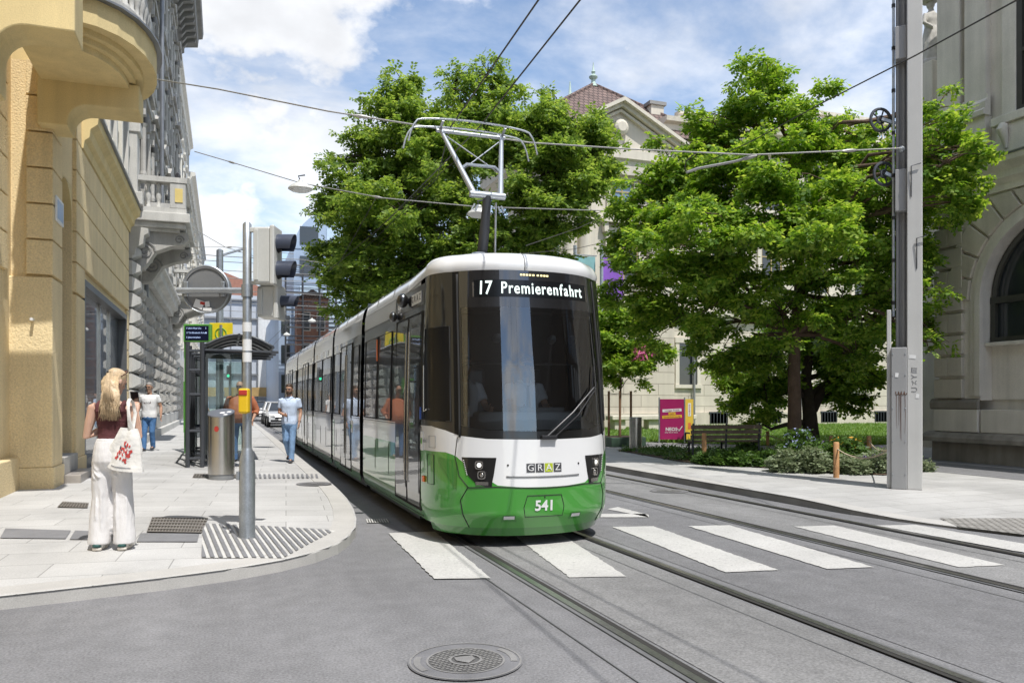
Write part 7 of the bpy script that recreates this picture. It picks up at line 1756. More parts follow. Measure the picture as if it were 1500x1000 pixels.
# vehicle signal facing right, seen from its side; a second lamp box lower down
def lamp_visor(c, r, L, par, mat='black'):
    mb = MB(); n = 14; V = []; A = [math.radians(-35+250*i/n) for i in range(n+1)]
    for u in (0,1):
        for rr_ in (r, r-.008):
            for a in A: V.append(Vector(c)+VX*(L*u*(1-.28*(1-math.sin(a))/2))+VY*(rr_*math.cos(a))+Vector((0,0,rr_*math.sin(a))))
    m_ = n+1; F = []
    for i in range(n): F += [(i,i+1,2*m_+i+1,2*m_+i),(m_+i,m_+i+1,3*m_+i+1,3*m_+i),(2*m_+i,2*m_+i+1,3*m_+i+1,3*m_+i)]
    mb.add(V, F); return mb.build('visor', M['visor'], par, smooth=50, fixn=True)
M['visor'] = pm('visor_dark', (.06,.07,.10), .35)
def signal(name, a0, a1, z0, z1, lamps, b=.0):
    mb = MB(); mb.obox(P((a0+a1)/2,b,(z0+z1)/2), a1-a0,.26,z1-z0, MV); o = mb.build(name, M['grey_paint'], sp, bevel=.02)
    mb = MB(); mb.obox(P(a1+.02,b,(z0+z1)/2), .05,.30,z1-z0+.03, MV); mb.build('front_door', M['grey_paint'], o, bevel=.012)
    mb = MB(); mb.obox(P(a0+.03,b-.135,(z0+z1)/2), .05,.02,z1-z0-.06, MV); mb.build('hinge_strip', M['grey_paint'], o, bevel=.006)
    for z, r in lamps:
        lamp_visor(P(a1+.045,b,z), r, .185, o); mb = MB(); mb.lathe([(r*.9,0),(r*.8,.02),(.01,.05)], P(a1+.045,b,z), 16, M=MV @ RY(90)); mb.build('lens', M['black'], o, smooth=50)
    return o
signal('traffic_light', .105, .285, 2.68, 3.27, ((3.11,.105),(2.83,.105)))
mb = MB(); mb.obox(P(.075,0,3.26), .10,.05,.05, MV); mb.obox(P(.075,0,2.70), .12,.04,.04, MV); mb.build('bracket', M['grey_paint'], sp, bevel=.006)
signal('pedestrian_light', .09, .27, 2.34, 2.68, ((2.52,.07),), .18)
# push button box
mb = MB(); mb.obox(P(0,-.085,1.45), .105,.09,.26, MV); bb_ = mb.build('button_box', M['yellow'], sp, bevel=.018)
mb = MB(); mb.obox(P(0,-.132,1.535), .085,.012,.055, MV); mb.build('button_window', M['red'], bb_, bevel=.006)
mb = MB(); mb.obox(P(0,-.1,1.335), .075,.05,.04, MV); mb.build('button_foot', M['yellow'], bb_, bevel=.012)
# ---- litter bins
def bin_(p, r, h, label, slope=True):
    t = thing('litter_bin', label, 'litter bin', p); mb = MB(); n = 32
    bot = [(p.x+r*math.cos(2*math.pi*i/n), p.y+r*math.sin(2*math.pi*i/n)) for i in range(n)]
    up = lambda x, y, hh: hh+((Vector((x,y,0))-Vector((p.x,p.y,0))).dot(VY))*.30*(1 if slope else 0)
    V = [(x,y,p.z+.09) for x,y in bot]+[(x,y,p.z+up(x,y,h)) for x,y in bot]; mb.add(V, [(i,(i+1)%n,n+(i+1)%n,n+i) for i in range(n)]); body = mb.build('body', M['steel'], t, smooth=40)
    mb = MB(); mb.lathe([(r*.95,0),(r*.95,.09)], p, 28); mb.build('plinth', M['mid_grey'], t, smooth=40)
    mb = MB(); sh = [(p.x+(x-p.x)*1.01,p.y+(y-p.y)*1.01) for x,y in bot]; V = [(x,y,p.z+up(x,y,h)) for x,y in sh]+[(x,y,p.z+up(x,y,h)+.018) for x,y in sh]
    mb.add(V, [tuple(range(n-1,-1,-1)), tuple(range(n,2*n))]+[(i,(i+1)%n,n+(i+1)%n,n+i) for i in range(n)]); lid = mb.build('lid', M['lidsteel'], t)
    mb = MB(); mb.tube([(p.x+r*1.001,p.y,p.z+.12),(p.x+r*1.001,p.y,p.z+h-.1)], .003, 4); mb.build('seam', M['mid_grey'], t)
    return t, lid, up
M['lidsteel'] = pm('lid_steel', (.33,.35,.40), .35, .8, var=.1)
p = onl(324,701); p.z = zp(p.x,p.y); bt, lid, up = bin_(p, .225, 1.17, 'tall steel litter bin with slanted stickered lid on the left pavement')
for a, b, r in ((.03,-.02,.05),(.13,.03,.045),(.12,-.12,.04)):
    c = p+VX*a+VY*b; mb = MB(); mb.add([(lambda q: (q.x,q.y,p.z+up(q.x,q.y,1.17)+.02))(c+VX*(r*math.cos(t))+VY*(r*.9*math.sin(t))) for t in [i*.63 for i in range(10)]], [tuple(range(10))]); mb.build('sticker', M['white'], lid)
mb = MB(); c = p-VY*.229+Vector((0,0,.90)); mb.loft([(c, VX*.04, Vector((0,0,.05))),(c-VY*.003, VX*.04, Vector((0,0,.05)))], 14); mb.build('sticker', M['red'], bt)
p = onr(931,661); bin_(Vector((p.x,p.y,ZR)), .18, .97, 'slim steel litter bin near the advertising board', False)
# ---- tram stop shelter
s0 = onl(284,684); s0.z = zp(s0.x,s0.y); S = lambda a, b, z: vp(s0, a, b, z)
sh = thing('bus_shelter', 'tram stop shelter with curved dark roof and steel ladder frame side', 'shelter', s0)
# ladder frame end: two posts pairs going back along the street
DIRS = Vector((0,1,0)); 
def SS(a, b, z): return s0 + Vector((a,0,0)) + Vector((0,b,0)) + Vector((0,0,z))
for b in (0, 1.3, 2.6, 3.9):
    for a in (-.12,.16):
        mb = MB(); mb.tube([SS(a,b,0),SS(a,b,2.58)], .045, 8); mb.build('post', M['dark_grey'], sh, smooth=40)
    for z in (.18,.75,1.5,2.0,2.4):
        mb = MB(); mb.tube([SS(-.12,b,z),SS(.16,b,z)], .028, 6); mb.build('rung', M['dark_grey'], sh)
for z in (.18, 2.5):
    mb = MB(); mb.tube([SS(-.12,0,z),SS(-.12,3.9,z)], .03, 6); mb.build('rail', M['dark_grey'], sh)
    mb = MB(); mb.tube([SS(.16,0,z),SS(.16,3.9,z)], .03, 6); mb.build('rail', M['dark_grey'], sh)
def clearglass():
    m, nt, b = newmat('shelter_glass'); out = nt.nodes['Material Output']; tr = nt.nodes.new('ShaderNodeBsdfTransparent'); tr.inputs[0].default_value = (.82,.88,.87,1)
    gl = nt.nodes.new('ShaderNodeBsdfGlossy'); gl.inputs['Roughness'].default_value = 0; fr = nt.nodes.new('ShaderNodeFresnel'); fr.inputs[0].default_value = 1.5
    mx = nt.nodes.new('ShaderNodeMixShader'); nt.links.new(fr.outputs[0], mx.inputs[0]); nt.links.new(tr.outputs[0], mx.inputs[1]); nt.links.new(gl.outputs[0], mx.inputs[2]); nt.links.new(mx.outputs[0], out.inputs['Surface']); return m
M['clear'] = clearglass()
for b in (0.08,1.38,2.68):
    mb = MB(); mb.box(s0.x+.02,s0.x+.03,s0.y+b,s0.y+b+1.15,s0.z+.25,s0.z+2.45); mb.build('glass_panel', M['clear'], sh)
for b in (.12,3.86):
    mb = MB(); mb.box(s0.x+.22,s0.x+1.0,s0.y+b-.005,s0.y+b+.005,s0.z+.25,s0.z+2.35); mb.build('glass_panel', M['clear'], sh)
    mb = MB(); mb.tube([SS(1.04,b,0),SS(1.04,b,2.5)], .035, 8); mb.build('post', M['dark_grey'], sh, smooth=40)
# roof: a shallow vault across, ribs, glass
RW0, RW1 = .18, 1.62
def rf(u): return (RW0+(RW1-RW0)*u, 2.53+.29*math.sin(math.pi*(u*.92+.04)))
for b in (1.0, 2.0, 3.1, 4.2):
    mb = MB(); mb.tube([SS(rf(i/12)[0],b,rf(i/12)[1]) for i in range(13)], .04, 6); mb.build('roof_rib', M['dark_grey'], sh, smooth=60)
    mb = MB(); mb.tube([SS(RW0,b,2.48),SS(RW1+.12,b,2.46)], .03, 6); mb.build('tie_bar', M['dark_grey'], sh)
mb = MB(); mb.grid(lambda u, b: SS(rf(u)[0],b,rf(u)[1]+.03), [i/14 for i in range(15)], [.95,4.25]); rfo = mb.build('roof_skin', M['roofskin'], sh, smooth=60); sd3 = rfo.modifiers.new('s','SOLIDIFY'); sd3.thickness = .025
for u in (0,.5,1):
    mb = MB(); mb.tube([SS(rf(u)[0],.95,rf(u)[1]),SS(rf(u)[0],4.25,rf(u)[1])], .035, 6); mb.build('purlin', M['dark_grey'], sh)
mb = MB(); mb.box(s0.x+.25,s0.x+.6,s0.y+.8,s0.y+3.2,s0.z+.42,s0.z+.47); mb.build('bench_seat', M['dark_grey'], sh, bevel=.01)
for b in (1.0,3.0):
    mb = MB(); mb.box(s0.x+.36,s0.x+.5,s0.y+b-.03,s0.y+b+.03,s0.z,s0.z+.42); mb.build('bench_leg', M['dark_grey'], sh)
# ---- passenger information display, timetable column and stop sign
q = D(290,488,20.5); g0 = Vector((q.x,q.y,zp(q.x,q.y)))
t = thing('departure_display', 'green framed electronic departure board beside the shelter', 'display', g0)
mb = MB(); mb.obox(q, .70,.14,.46, MV); f = mb.build('case', M['green_frame'], t, bevel=.015)
mb = MB(); mb.obox(q-VY*.072, .60,.01,.37, MV); sc_ = mb.build('screen', M['screen'], f)
for i, (l_, r_) in enumerate((('7 LKH Med Uni','1'),('17 St-Elisabeth-Schule','4'),('5 Jakominiplatz',' '))):
    text('led_text', l_, M['led_dim'], sc_, frame_m(q-VY*.079+VX*-.27+Vector((0,0,.12-i*.115)), VX, (0,0,1)), .06, .001, 'LEFT'); text('led_text', r_, M['led_dim'], sc_, frame_m(q-VY*.079+VX*.23+Vector((0,0,.12-i*.115)), VX, (0,0,1)), .075, .001)
mb = MB(); mb.tube([q-VX*.31-Vector((0,0,.2)), (q.x-VX.x*.31,q.y-VX.y*.31,g0.z)], .045, 8); mb.build('post', M['green_frame'], t, smooth=40)
mb = MB(); mb.obox((q+g0)/2-VX*.28+Vector((0,0,-.35)), .16,.06,1.3, MV); mb.obox((q+g0)/2-VX*.28+Vector((0,0,.6)), .15,.058,.6, MV, 1); mb.build('timetable', [M['green_frame'],M['white']], t)
q = D(324,487,20.9); g1 = Vector((q.x,q.y,zp(q.x,q.y)))
t = thing('stop_sign', 'yellow tram stop sign with green ring above the shelter', 'sign', g1)
mb = MB(); mb.obox(q, .60,.05,.50, MV); b_ = mb.build('panel', M['yellow_sign'], t, bevel=.01)
mb = MB(); mb.tube([q-VY*.03+VX*(.14*math.cos(a))+Vector((0,0,.14*math.sin(a)-.03)) for a in [2*math.pi*i/28 for i in range(29)]], .014, 6); mb.build('ring', M['green_frame'], b_)
text('letter', 'H', M['green_frame'], b_, frame_m(q-VY*.03+Vector((0,0,-.03)), VX, (0,0,1)), .22, .003)
mb = MB(); mb.tube([(q.x,q.y,g1.z),(q.x,q.y,q.z+.2)], .05, 8); mb.build('post', M['galv'], t, smooth=40)
qq = D(287,615,21.3); g = zp(qq.x,qq.y); t = thing('timetable_panel', 'white timetable panel in green frame behind the shelter glass', 'notice board', (qq.x,qq.y,g))
mb = MB(); mb.obox((qq.x,qq.y,g+1.35), .42,.07,1.5, MV); f = mb.build('frame', M['green_frame'], t, bevel=.01); mb = MB(); mb.obox(Vector((qq.x,qq.y,g+1.4))-VY*.038, .34,.004,1.2, MV); mb.build('paper', M['white'], f)
for s in (-1,1):
    mb = MB(); mb.tube([Vector((qq.x,qq.y,g))+VX*.17*s, Vector((qq.x,qq.y,g+.6))+VX*.17*s], .02, 6); mb.build('leg', M['mid_grey'], t)
# concrete post behind the shelter and a round yellow sign
q = onl(322,640); q.z = zp(q.x,q.y); t = thing('lamp_post', 'pale round steel post standing behind the shelter', 'post', q); mb = MB(); mb.lathe([(.16,0),(.16,.4),(.14,.42),(.12,6.8),(.05,6.85)], q, 16); mb.build('shaft', M['galv'], t, smooth=40); mb = MB(); mb.tube([(q.x,q.y,q.z+6.6),(q.x+.8,q.y,q.z+6.9)], .04, 6); mb.build('arm', M['galv'], t)
# distant pedestrian signal, green
q = onl(337,630); q.z = zp(q.x,q.y); t = thing('pedestrian_signal', 'small black pedestrian signal glowing green far down the pavement', 'traffic light', q)
mb = MB(); mb.tube([(q.x,q.y,q.z),(q.x,q.y,q.z+3)], .06, 8); mb.build('pole', M['mid_grey'], t); mb = MB(); mb.obox(q+Vector((0,0,2.6))-VY*.15, .18,.16,.62, MV); h = mb.build('housing', M['black'], t, bevel=.03); mb = MB(); mb.lathe([(.065,0),(.05,.03)], q+Vector((0,0,2.45))-VY*.235, 14, M=MV @ RX(90)); mb.build('green_lamp', em('signal_green', (.05,.9,.45), 1.2), h)
# ---- big catenary mast on the right
m0 = G(1326,714,ZR); kx = 13.4/FPX
mast = thing('catenary_mast', 'tall square steel mast with cable casing, holding the overhead wires', 'mast', m0)
VYm = Vector((m0.x,m0.y,0)).normalized(); VXm = Vector((VYm.y,-VYm.x,0)); MVm = Matrix((VXm, VYm, Vector((0,0,1)))).transposed()
Q = lambda a, b, z: Vector((m0.x,m0.y,m0.z))+VXm*(a*.9)+VYm*b+Vector((0,0,z))
HM = 9.6
MA = Matrix.Rotation(math.radians(0),3,'Z')
def mbox(mb, a0, a1, b0, b1, z0, z1, mi=0): mb.obox(Q((a0+a1)/2,(b0+b1)/2,(z0+z1)/2), (a1-a0)*.9, b1-b0, z1-z0, MVm, mi)
M['mast'] = pm('mast_paint', (.58,.575,.555), .5, .1, var=.07, vs=1.5, fine=.04, streak=.06); M['mast_shaded'] = pm('mast_paint_shaded', (.34,.34,.34), .5, .1, var=.08, vs=1.5, streak=.06)  # second paint is a shaded copy: the mast's darker face put into the colour
mb = MB(); mbox(mb, .03, .285, -.28, .22, 0, HM); mb.build('shaft', M['mast'], mast, bevel=.012)
mb = MB(); mbox(mb, -.16, .029, -.02, .2, 2.0, HM); mb.build('cable_channel', M['mast_shaded'], mast)
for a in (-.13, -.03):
    mb = MB(); mbox(mb, a-.018, a+.018, -.06, -.021, 2.3, HM); mb.build('channel_rib', M['mast_shaded'], mast)
mb = MB(); mbox(mb, -.235, .028, -.30, .2, 0, 2.36); cs = mb.build('casing', M['mast_shaded'], mast, bevel=.012)
mb = MB(); mbox(mb, -.31, -.237, -.22, .15, 0, 3.0); mb.build('casing_side', M['mast'], mast, bevel=.01)
mb = MB()
for z in (.25,.8,1.35,1.9,2.25):
    for a in (-.21,.0): mb.ell(Q(a,-.302,z), .012,.012,.012, 6)
mb.build('bolt', M['galv'], cs)
for z0, z1 in ((4.65,5.35),(7.2,7.75)):
    mb = MB(); mbox(mb, -.17, .029, -.2, .2, z0, z1); mb.build('clamp_plate', M['mast_shaded'], mast, bevel=.01)
mb = MB(); mb.tube([Q(-.20,-.05,2.9),Q(-.20,-.05,HM)], .022, 8); c = mb.build('conduit', M['galv'], mast)
mb = MB()
for i in range(9): mb.tube([Q(-.20,-.05,3.1+i*.72),Q(-.20,-.05,3.16+i*.72)], .03, 8)
mb.build('conduit_clip', M['black'], c)
mb = MB(); mb.lathe([(.05,0),(.05,.05),(.02,.09)], Q(-.06,-.2,5.67), 10, M=MVm @ RX(90)); mb.build('wire_anchor', M['galv'], mast)
for z, a in ((6.28,-.42),(5.35,-.36)):
    mb = MB(); c = Q(a,0,z); th = [2*math.pi*i/24 for i in range(25)]; tl = (VXm*.80+VYm*.6)
    mb.tube([c+tl*(.19*math.cos(t))+Vector((0,0,.19*math.sin(t))) for t in th], .026, 6); mb.tube([c+tl*(.06*math.cos(t))+Vector((0,0,.06*math.sin(t))) for t in th], .02, 6)
    for i in range(5): t_ = i*1.257; mb.tube([c, c+tl*(.18*math.cos(t_))+Vector((0,0,.18*math.sin(t_)))], .014, 5)
    w_ = mb.build('tension_wheel', M['dark_grey'], mast, smooth=50); mb = MB(); mb.bar(c+VY*-.04, Q(-.16,0,z-.1), .06,.05); mb.build('wheel_arm', M['galv'], w_)
for z, a in ((5.35,.10),(4.15,.19)):   # small rung hooks on the bright face
    mb = MB(); mb.tube([Q(a,-.285,z-.5),Q(a,-.31,z),Q(a+.16,-.31,z+.03)], .009, 5); mb.build('hook', M['dark_grey'], mast)
for a, z, w_, h_ in ((.12,2.2,.10,.06),(.2,1.55,.05,.07),(-.14,1.9,.05,.07)):
    mb = MB(); mb.obox(Q(a,-.2835 if a > .05 else -.304,z), w_,.003,h_, MVm @ RY(7)); mb.build('sticker', M['white'], mast)
# graffiti: a tag on the shaft and a brown drip on the casing
M['ink'] = pm('grey_ink', (.10,.10,.11), .6); M['drip'] = pm('brown_spray', (.13,.07,.045), .7)
rr = random.Random(12); mb = MB()
glyph = [[(0,1),(1,.9)],[(0,.6),(1,.5)],[(0,.2),(1,.1)],[(0,.15),(.1,1.1)]], [[(0,.9),(.5,.5),(0,.1)],[(.5,.5),(1,.5)]], [[(.9,1),(.6,.6),(.9,.3)],[(.1,1),(.4,.6),(.2,.2)]], [[(0,.9),(.8,.85),(1,.5),(.8,.1),(0,.15)]]
for gi, gl in enumerate(glyph):
    for st_ in gl: mb.tube([Q(.10+.095*a,-.2815,1.93-gi*.105+.085*b_) for a, b_ in st_], .0042, 4)
mb.build('graffiti', M['ink'], mast)
mb = MB(); mb.tube([Q(-.17+.009*i+.012*math.cos(i*1.2),-.3015,1.60+.03*math.sin(i*1.2)) for i in range(22)], .007, 4)
for k_ in range(7):
    x_, L, z0 = rr.uniform(-.165,.01), rr.uniform(.2,1.05), rr.uniform(1.56,1.62); mb.tube([Q(x_,-.301,z0),Q(x_+rr.gauss(0,.004),-.301,z0-L*.5),Q(x_+rr.gauss(0,.006),-.301,z0-L)], [.0045,.0035,.002], 4)
mb.build('graffiti', M['drip'], mast)
# ---- bench
q = onr(1058,666); d = 20.4; B0 = D(1058,668,d); B0.z = ZR
bn = thing('park_bench', 'dark slatted wooden park bench with steel legs by the bed', 'bench', B0)
BQ = lambda a, b, z: vp(B0, a, b+a*.14, z)
M['benchwood'] = pm('weathered_bench_wood', (.19,.14,.10), .75, var=.25, vs=6, fine=.2, fs=50, bvec=(.5,.5,6), bump=.3)
mb = MB()
for i in range(4): mb.bar(BQ(-.92,-.30+i*.115,.45), BQ(.92,-.30+i*.115,.45), .10,.035)
mb.build('seat', M['benchwood'], bn, bevel=.006)
mb = MB()
for i in range(3): mb.bar(BQ(-.92,-.36-.03*i,.56+i*.125), BQ(.92,-.36-.03*i,.56+i*.125), .035,.105)
mb.build('backrest', M['benchwood'], bn, bevel=.006)
for a in (-.86,.0,.86):
    mb = MB(); mb.tube([BQ(a,-.42,.9),BQ(a,-.34,.44),BQ(a,-.38,0)], .028, 8); mb.build('leg', M['dark_grey'], bn, smooth=50)
    mb = MB(); mb.tube([BQ(a,-.34,.42),BQ(a,.06,.42),BQ(a,.1,0)], .028, 8); mb.build('leg', M['dark_grey'], bn, smooth=50)
mb = MB(); mb.tube([BQ(-.95,.08,.43),BQ(-.95,.08,.65),BQ(-.95,-.36,.66)], .022, 8); mb.build('armrest', M['dark_grey'], bn, smooth=50)
# ---- advertising board, three cornered
q = D(985,645,27.8); q.z = ZR; AQ = lambda a, b, z: vp(q, a, b, z)
ad = thing('advertising_board', 'free standing board with magenta front and yellow side poster', 'sign', q)
M['magenta'] = pm('poster_magenta', (.36,.012,.115), .45, var=.05); M['poster_y'] = pm('poster_yellow', (.80,.52,.03), .45, var=.05)
c3 = [AQ(-.46,0,0), AQ(.42,-.02,0), AQ(.86,.60,0)]
for i, a in enumerate(c3):
    mb = MB(); mb.tube([a, a+Vector((0,0,1.58))], .025, 8); mb.build('post', M['galv'], ad, smooth=40)
def face(a, b, mat, nm, z0=.12, z1=1.52):
    x = (b-a).normalized(); n_ = x.cross(Vector((0,0,1))); mb = MB(); mb.bar((a+b)/2-x*((b-a).length/2-.03)+Vector((0,0,(z0+z1)/2)), (a+b)/2+x*((b-a).length/2-.03)+Vector((0,0,(z0+z1)/2)), .03, z1-z0); return mb.build(nm, M[mat], ad), x, n_
f1, x1, n1_ = face(c3[0], c3[1], 'magenta', 'front_poster'); f2, x2, n2_ = face(c3[1], c3[2], 'poster_y', 'side_poster'); f3, x3, n3_ = face(c3[2], c3[0], 'magenta', 'back_poster')
mid = (c3[0]+c3[1])/2+n1_*.018
for s, z, w_, h_, mt in (('weniger Politik',1.13,.66,.10,'white'),('mehr',1.02,.24,.09,'poster_y'),('Kinderbetreuung',.91,.68,.10,'poster_y')):
    mb = MB(); a = mid+Vector((0,0,z)); R_ = Matrix((x1, -n1_, Vector((0,0,1)))).transposed() @ RY(-3); mb.obox(a, w_,.004,h_, R_); st_ = mb.build('text_strip', M[mt], f1); text('lettering', s, M['magenta'], st_, frame_m(a+n1_*.004, R_@Vector((1,0,0)), R_@Vector((0,0,1))), .085, .001)
text('lettering', 'NEOS', M['white'], f1, frame_m(mid+x1*-.02+Vector((0,0,.47)), x1, (0,0,1)), .16, .002, bold=.004); text('lettering', 'DAS NEUE GRAZ', M['white'], f1, frame_m(mid+x1*-.02+Vector((0,0,.36)), x1, (0,0,1)), .06, .001)
mb = MB(); a = mid+x1*.24+Vector((0,0,.46)); mb.tube([a+x1*-.05+Vector((0,0,.03)), a+Vector((0,0,-.05)), a+x1*.12+Vector((0,0,.12))], .016, 5); mb.build('check_mark', M['white'], f1)
mid2 = (c3[1]+c3[2])/2+n2_*.018
mb = MB(); mb.bar(mid2+x2*-.13+Vector((0,0,1.15)), mid2+x2*.13+Vector((0,0,1.15)), .004, .46); ws_ = mb.build('text_strip', M['white'], f2); text('lettering', 'NEOS', M['magenta'], ws_, frame_m(mid2+n2_*.005+Vector((0,0,1.15)), (0,0,1), -x2), .15, .001)
mb = MB(); mb.bar(mid2+x2*-.12+Vector((0,0,.58)), mid2+x2*.12+Vector((0,0,.58)), .004, .22); mb.build('red_mark', M['orange'], f2)
# ---- rope posts
M['postwood'] = pm('round_wood_post', (.50,.27,.12), .7, var=.2, vs=7, fine=.15, bvec=(5,5,.6), bump=.2); M['rope'] = pm('hemp_rope', (.50,.42,.30), .9, bump=.6, bs=120)
PO = [('rope post at the left end, in front of the bench',1031.5,676,19.3,42),('rope post behind the bed at the far side',1124.5,650,26,19),('rope post right of the trunk, seen above the herbs',1217.5,664,21.0,26),('rope post near the mast, behind the herbs',1273,670,19.5,32),('front rope post standing before the herbs',1225,702,15.3,55)]
posts = []
for lb, x, y, d, h in PO:
    b_ = D(x, y, d); b_.z = ZR; hh = 1.6-ZR+ (586-(y-h))/FPX*d; 
    t = thing('rope_post', lb, 'post', b_, 'rope posts around the flower bed'); mb = MB(); mb.lathe([(.055,-.02),(.055,hh-.02),(.04,hh)], b_, 12); mb.build('post', M['postwood'], t, smooth=40); posts.append((b_, hh))
def rope(label, i, j, end=None):
    a = posts[i][0]+Vector((0,0,posts[i][1]-.12)); b_ = end or posts[j][0]+Vector((0,0,posts[j][1]-.1)); mb = MB(); pts = []
    for k_ in range(13): u = k_/12; p = a*(1-u)+b_*u; p.z -= .16*4*u*(1-u); pts.append(p)
    mb.tube(pts, .014, 6); tag(mb.build('rope', M['rope'], smooth=60), label, 'rope', 'ropes between the wooden posts')
rope('rope running from the front post to the steel mast', 4, 4, Q(-.28,.1,.62)); rope('rope between the post right of the trunk and the one near the mast', 2, 3); rope('rope from the left end post back to the far post', 0, 1); rope('rope from the far post to the one right of the trunk', 1, 2); rope('short rope from the post near the mast to the mast', 3, 3, Q(-.2,.22,.7))
# ---- parked cars beyond the tram
def car(label, x, y, rot, col, dark=False):
    t = thing('parked_car', label, 'car', (0,0,0), 'cars queued behind the tram'); L, W = 4.3, 1.78
    paint = glossy('car_paint', col, .03)
    prof = [(-2.15,.35),(-2.15,.62),(-2.05,.82),(-1.2,.95),(-.55,1.42),(.2,1.5),(1.1,1.45),(1.75,1.05),(2.1,.95),(2.15,.5),(2.1,.3)]
    low = [(-2.15,.32),(-2.14,.62),(-2.02,.80),(-1.15,.95),(1.75,1.0),(2.1,.93),(2.15,.5),(2.1,.28)]
    mb = MB(); secs = []
    for u, w_ in ((-1,.80),(-.9,.87),(-.6,.89),(.6,.89),(.9,.87),(1,.80)): secs.append([( w_*(1 if u>0 else -1)*(abs(u)), a, b) for a,b in low])
    V = [p for s_ in secs for p in s_]; n = len(low); mb.add(V, [(i*n+j,i*n+(j+1)%n,(i+1)*n+(j+1)%n,(i+1)*n+j) for i in range(5) for j in range(n)]+[tuple(range(n)), tuple(5*n+j for j in range(n-1,-1,-1))]); mb.build('body', paint, t, bevel=.05, fixn=True)
    cab = [(-1.2,.93),(-.55,1.42),(.2,1.5),(1.1,1.45),(1.78,.97)]
    mb = MB(); mb.add([(-.80,a,b) if b < 1 else (-.62,a,b) for a,b in cab]+[(.80,a,b) if b < 1 else (.62,a,b) for a,b in cab], [(0,1,2,3,4),(9,8,7,6,5)]+[(i,i+5,i+6,i+1) for i in range(4)]); mb.build('cabin_glass', M['winglass'], t, bevel=.04, fixn=True)
    mb = MB(); mb.loft([((0,a,1.5-.03*abs(a-.25)),(.6,0,0),(0,0,.035)) for a in (-.5,-.1,.3,.7,1.05)], 12, p=4); mb.build('roof', paint, t, smooth=50)
    for sx in (-1,1):
        
        for pa, pb, pw in (((sx*.78,-1.15,.96),(sx*.6,-.55,1.45),.06),((sx*.78,1.7,.98),(sx*.6,1.08,1.46),.08),((sx*.79,.2,.97),(sx*.615,.2,1.48),.05)):
            mb = MB(); mb.bar(pa, pb, pw, .06); mb.build('pillar', paint, t)
        for sy in (-1.35,1.35):
            mb = MB(); mb.lathe([(.2,-.1),(.31,-.1),(.32,-.06),(.32,.06),(.31,.1),(.2,.1)], (sx*.78,sy,.32), 18, M=RY(90)); w_ = mb.build('wheel', M['rubber'], t, smooth=40); mb = MB(); mb.lathe([(.2,-.11),(.18,-.06),(.05,-.1)], (sx*.78,sy,.32), 12, M=RY(90*sx*-1)); mb.build('rim', M['steel'], w_, smooth=40)
        mb = MB(); mb.obox((sx*.62,-2.12,.70), .34,.10,.14, RZ(sx*12)); mb.build('headlight', M['white'], t, bevel=.03)
        mb = MB(); mb.ell((sx*.98,-.78,1.0), .11,.06,.08, 10); mb.build('wing_mirror', paint, t, smooth=180)
    mb = MB(); mb.box(-.45,.45,-2.17,-2.12,.50,.62); mb.build('grille', M['black'], t, bevel=.01); mb = MB(); mb.box(-.7,.7,-2.165,-2.1,.33,.45); mb.build('lower_grille', M['black'], t)
    mb = MB(); mb.box(-.26,.26,-2.19,-2.172,.42,.52); mb.build('number_plate', M['white'], t)
    t.location = (x,y,0); t.rotation_euler = (0,0,math.radians(rot)); return t
car('silver car nearest behind the tram at the kerb', 3.25, 51, 0, (.62,.63,.64))
car('white car following the silver one behind the tram', 3.3, 57, 0, (.75,.75,.75))
car('dark car left of the silver cars, farther down the street', 2.75, 66, 0, (.02,.022,.03))
# ================================================================ OVERHEAD WIRES AND HANGING LAMPS
M['wire'] = pm('dark_wire', (.06,.055,.05), .5, .4); M['wire_l'] = pm('pale_wire', (.42,.41,.39), .45, .5); M['insul'] = pm('insulator', (.55,.54,.52), .5)
def wire(label, pts, r=.009, mat='wire_l', sag=0.0, group='overhead tram wires', name='overhead_wire', fittings=()):
    P_ = []
    for a, b in zip(pts, pts[1:]):
        a, b = Vector(a), Vector(b)
        for i in range(12):
            u = i/12; p = a*(1-u)+b*u; p.z -= sag*4*u*(1-u); P_.append(p)
    P_.append(Vector(pts[-1])); mb = MB(); mb.tube(P_, r, 5)
    for f in fittings:
        k = f*(len(P_)-1); i = min(len(P_)-2, int(k)); u = k-i; a = P_[i]*(1-u)+P_[i+1]*u; d = (P_[i+1]-P_[i]).normalized()
        mb.tube([a-d*.14, a-d*.05, a+d*.05, a+d*.14], [.012,.03,.03,.012], 6)
    return tag(mb.build(name, M[mat], smooth=60), label, 'wire', group)
AN = Q(-.06,-.28,5.67)
LW = Vector((WB+.1, 20.5, 9.6))
hp = hd+Vector((0,0,.10))+Vector((TX*0,0,0))
# contact wires passing over the viewer
wire('contact wire touching the pantograph head, running up out of the frame at its left', [(2.3,-6,5.75), D(789,0,8.1), hp+Vector((-.25,.2,0)), D(640,262,24), (2.9,60,5.7)], .010, 'wire')
wire('contact wire right of the pantograph, running up out of the frame', [(3.6,-6,5.85), D(850,0,8.2), hp+Vector((.15,.1,.02)), D(560,330,30), (3.6,70,5.9)], .010, 'wire')
wire('span wire from the left houses to the mast, just above the pantograph head', [D(190,110,15), D(320,131,13.6), D(480,163,12.4), D(640,188,12.6), D(775,209,13.0), D(930,219,13.0), D(1100,227,12.9), AN], .0125, 'wire_l', fittings=(.33,.95))
wire('short pull-off rod under the span wire in front of the bright tree', [D(1005,253,13.1), D(1022,247,13.1), D(1075,237,13.0), D(1105,229,12.9)], .022, 'wire_l', fittings=(.9,))
wire('thin hanger loop at the end of the pull-off rod', [D(1020,224,13.0), D(1005,236,13.05), D(1003,248,13.1), D(1010,254,13.1)], .010, 'wire')
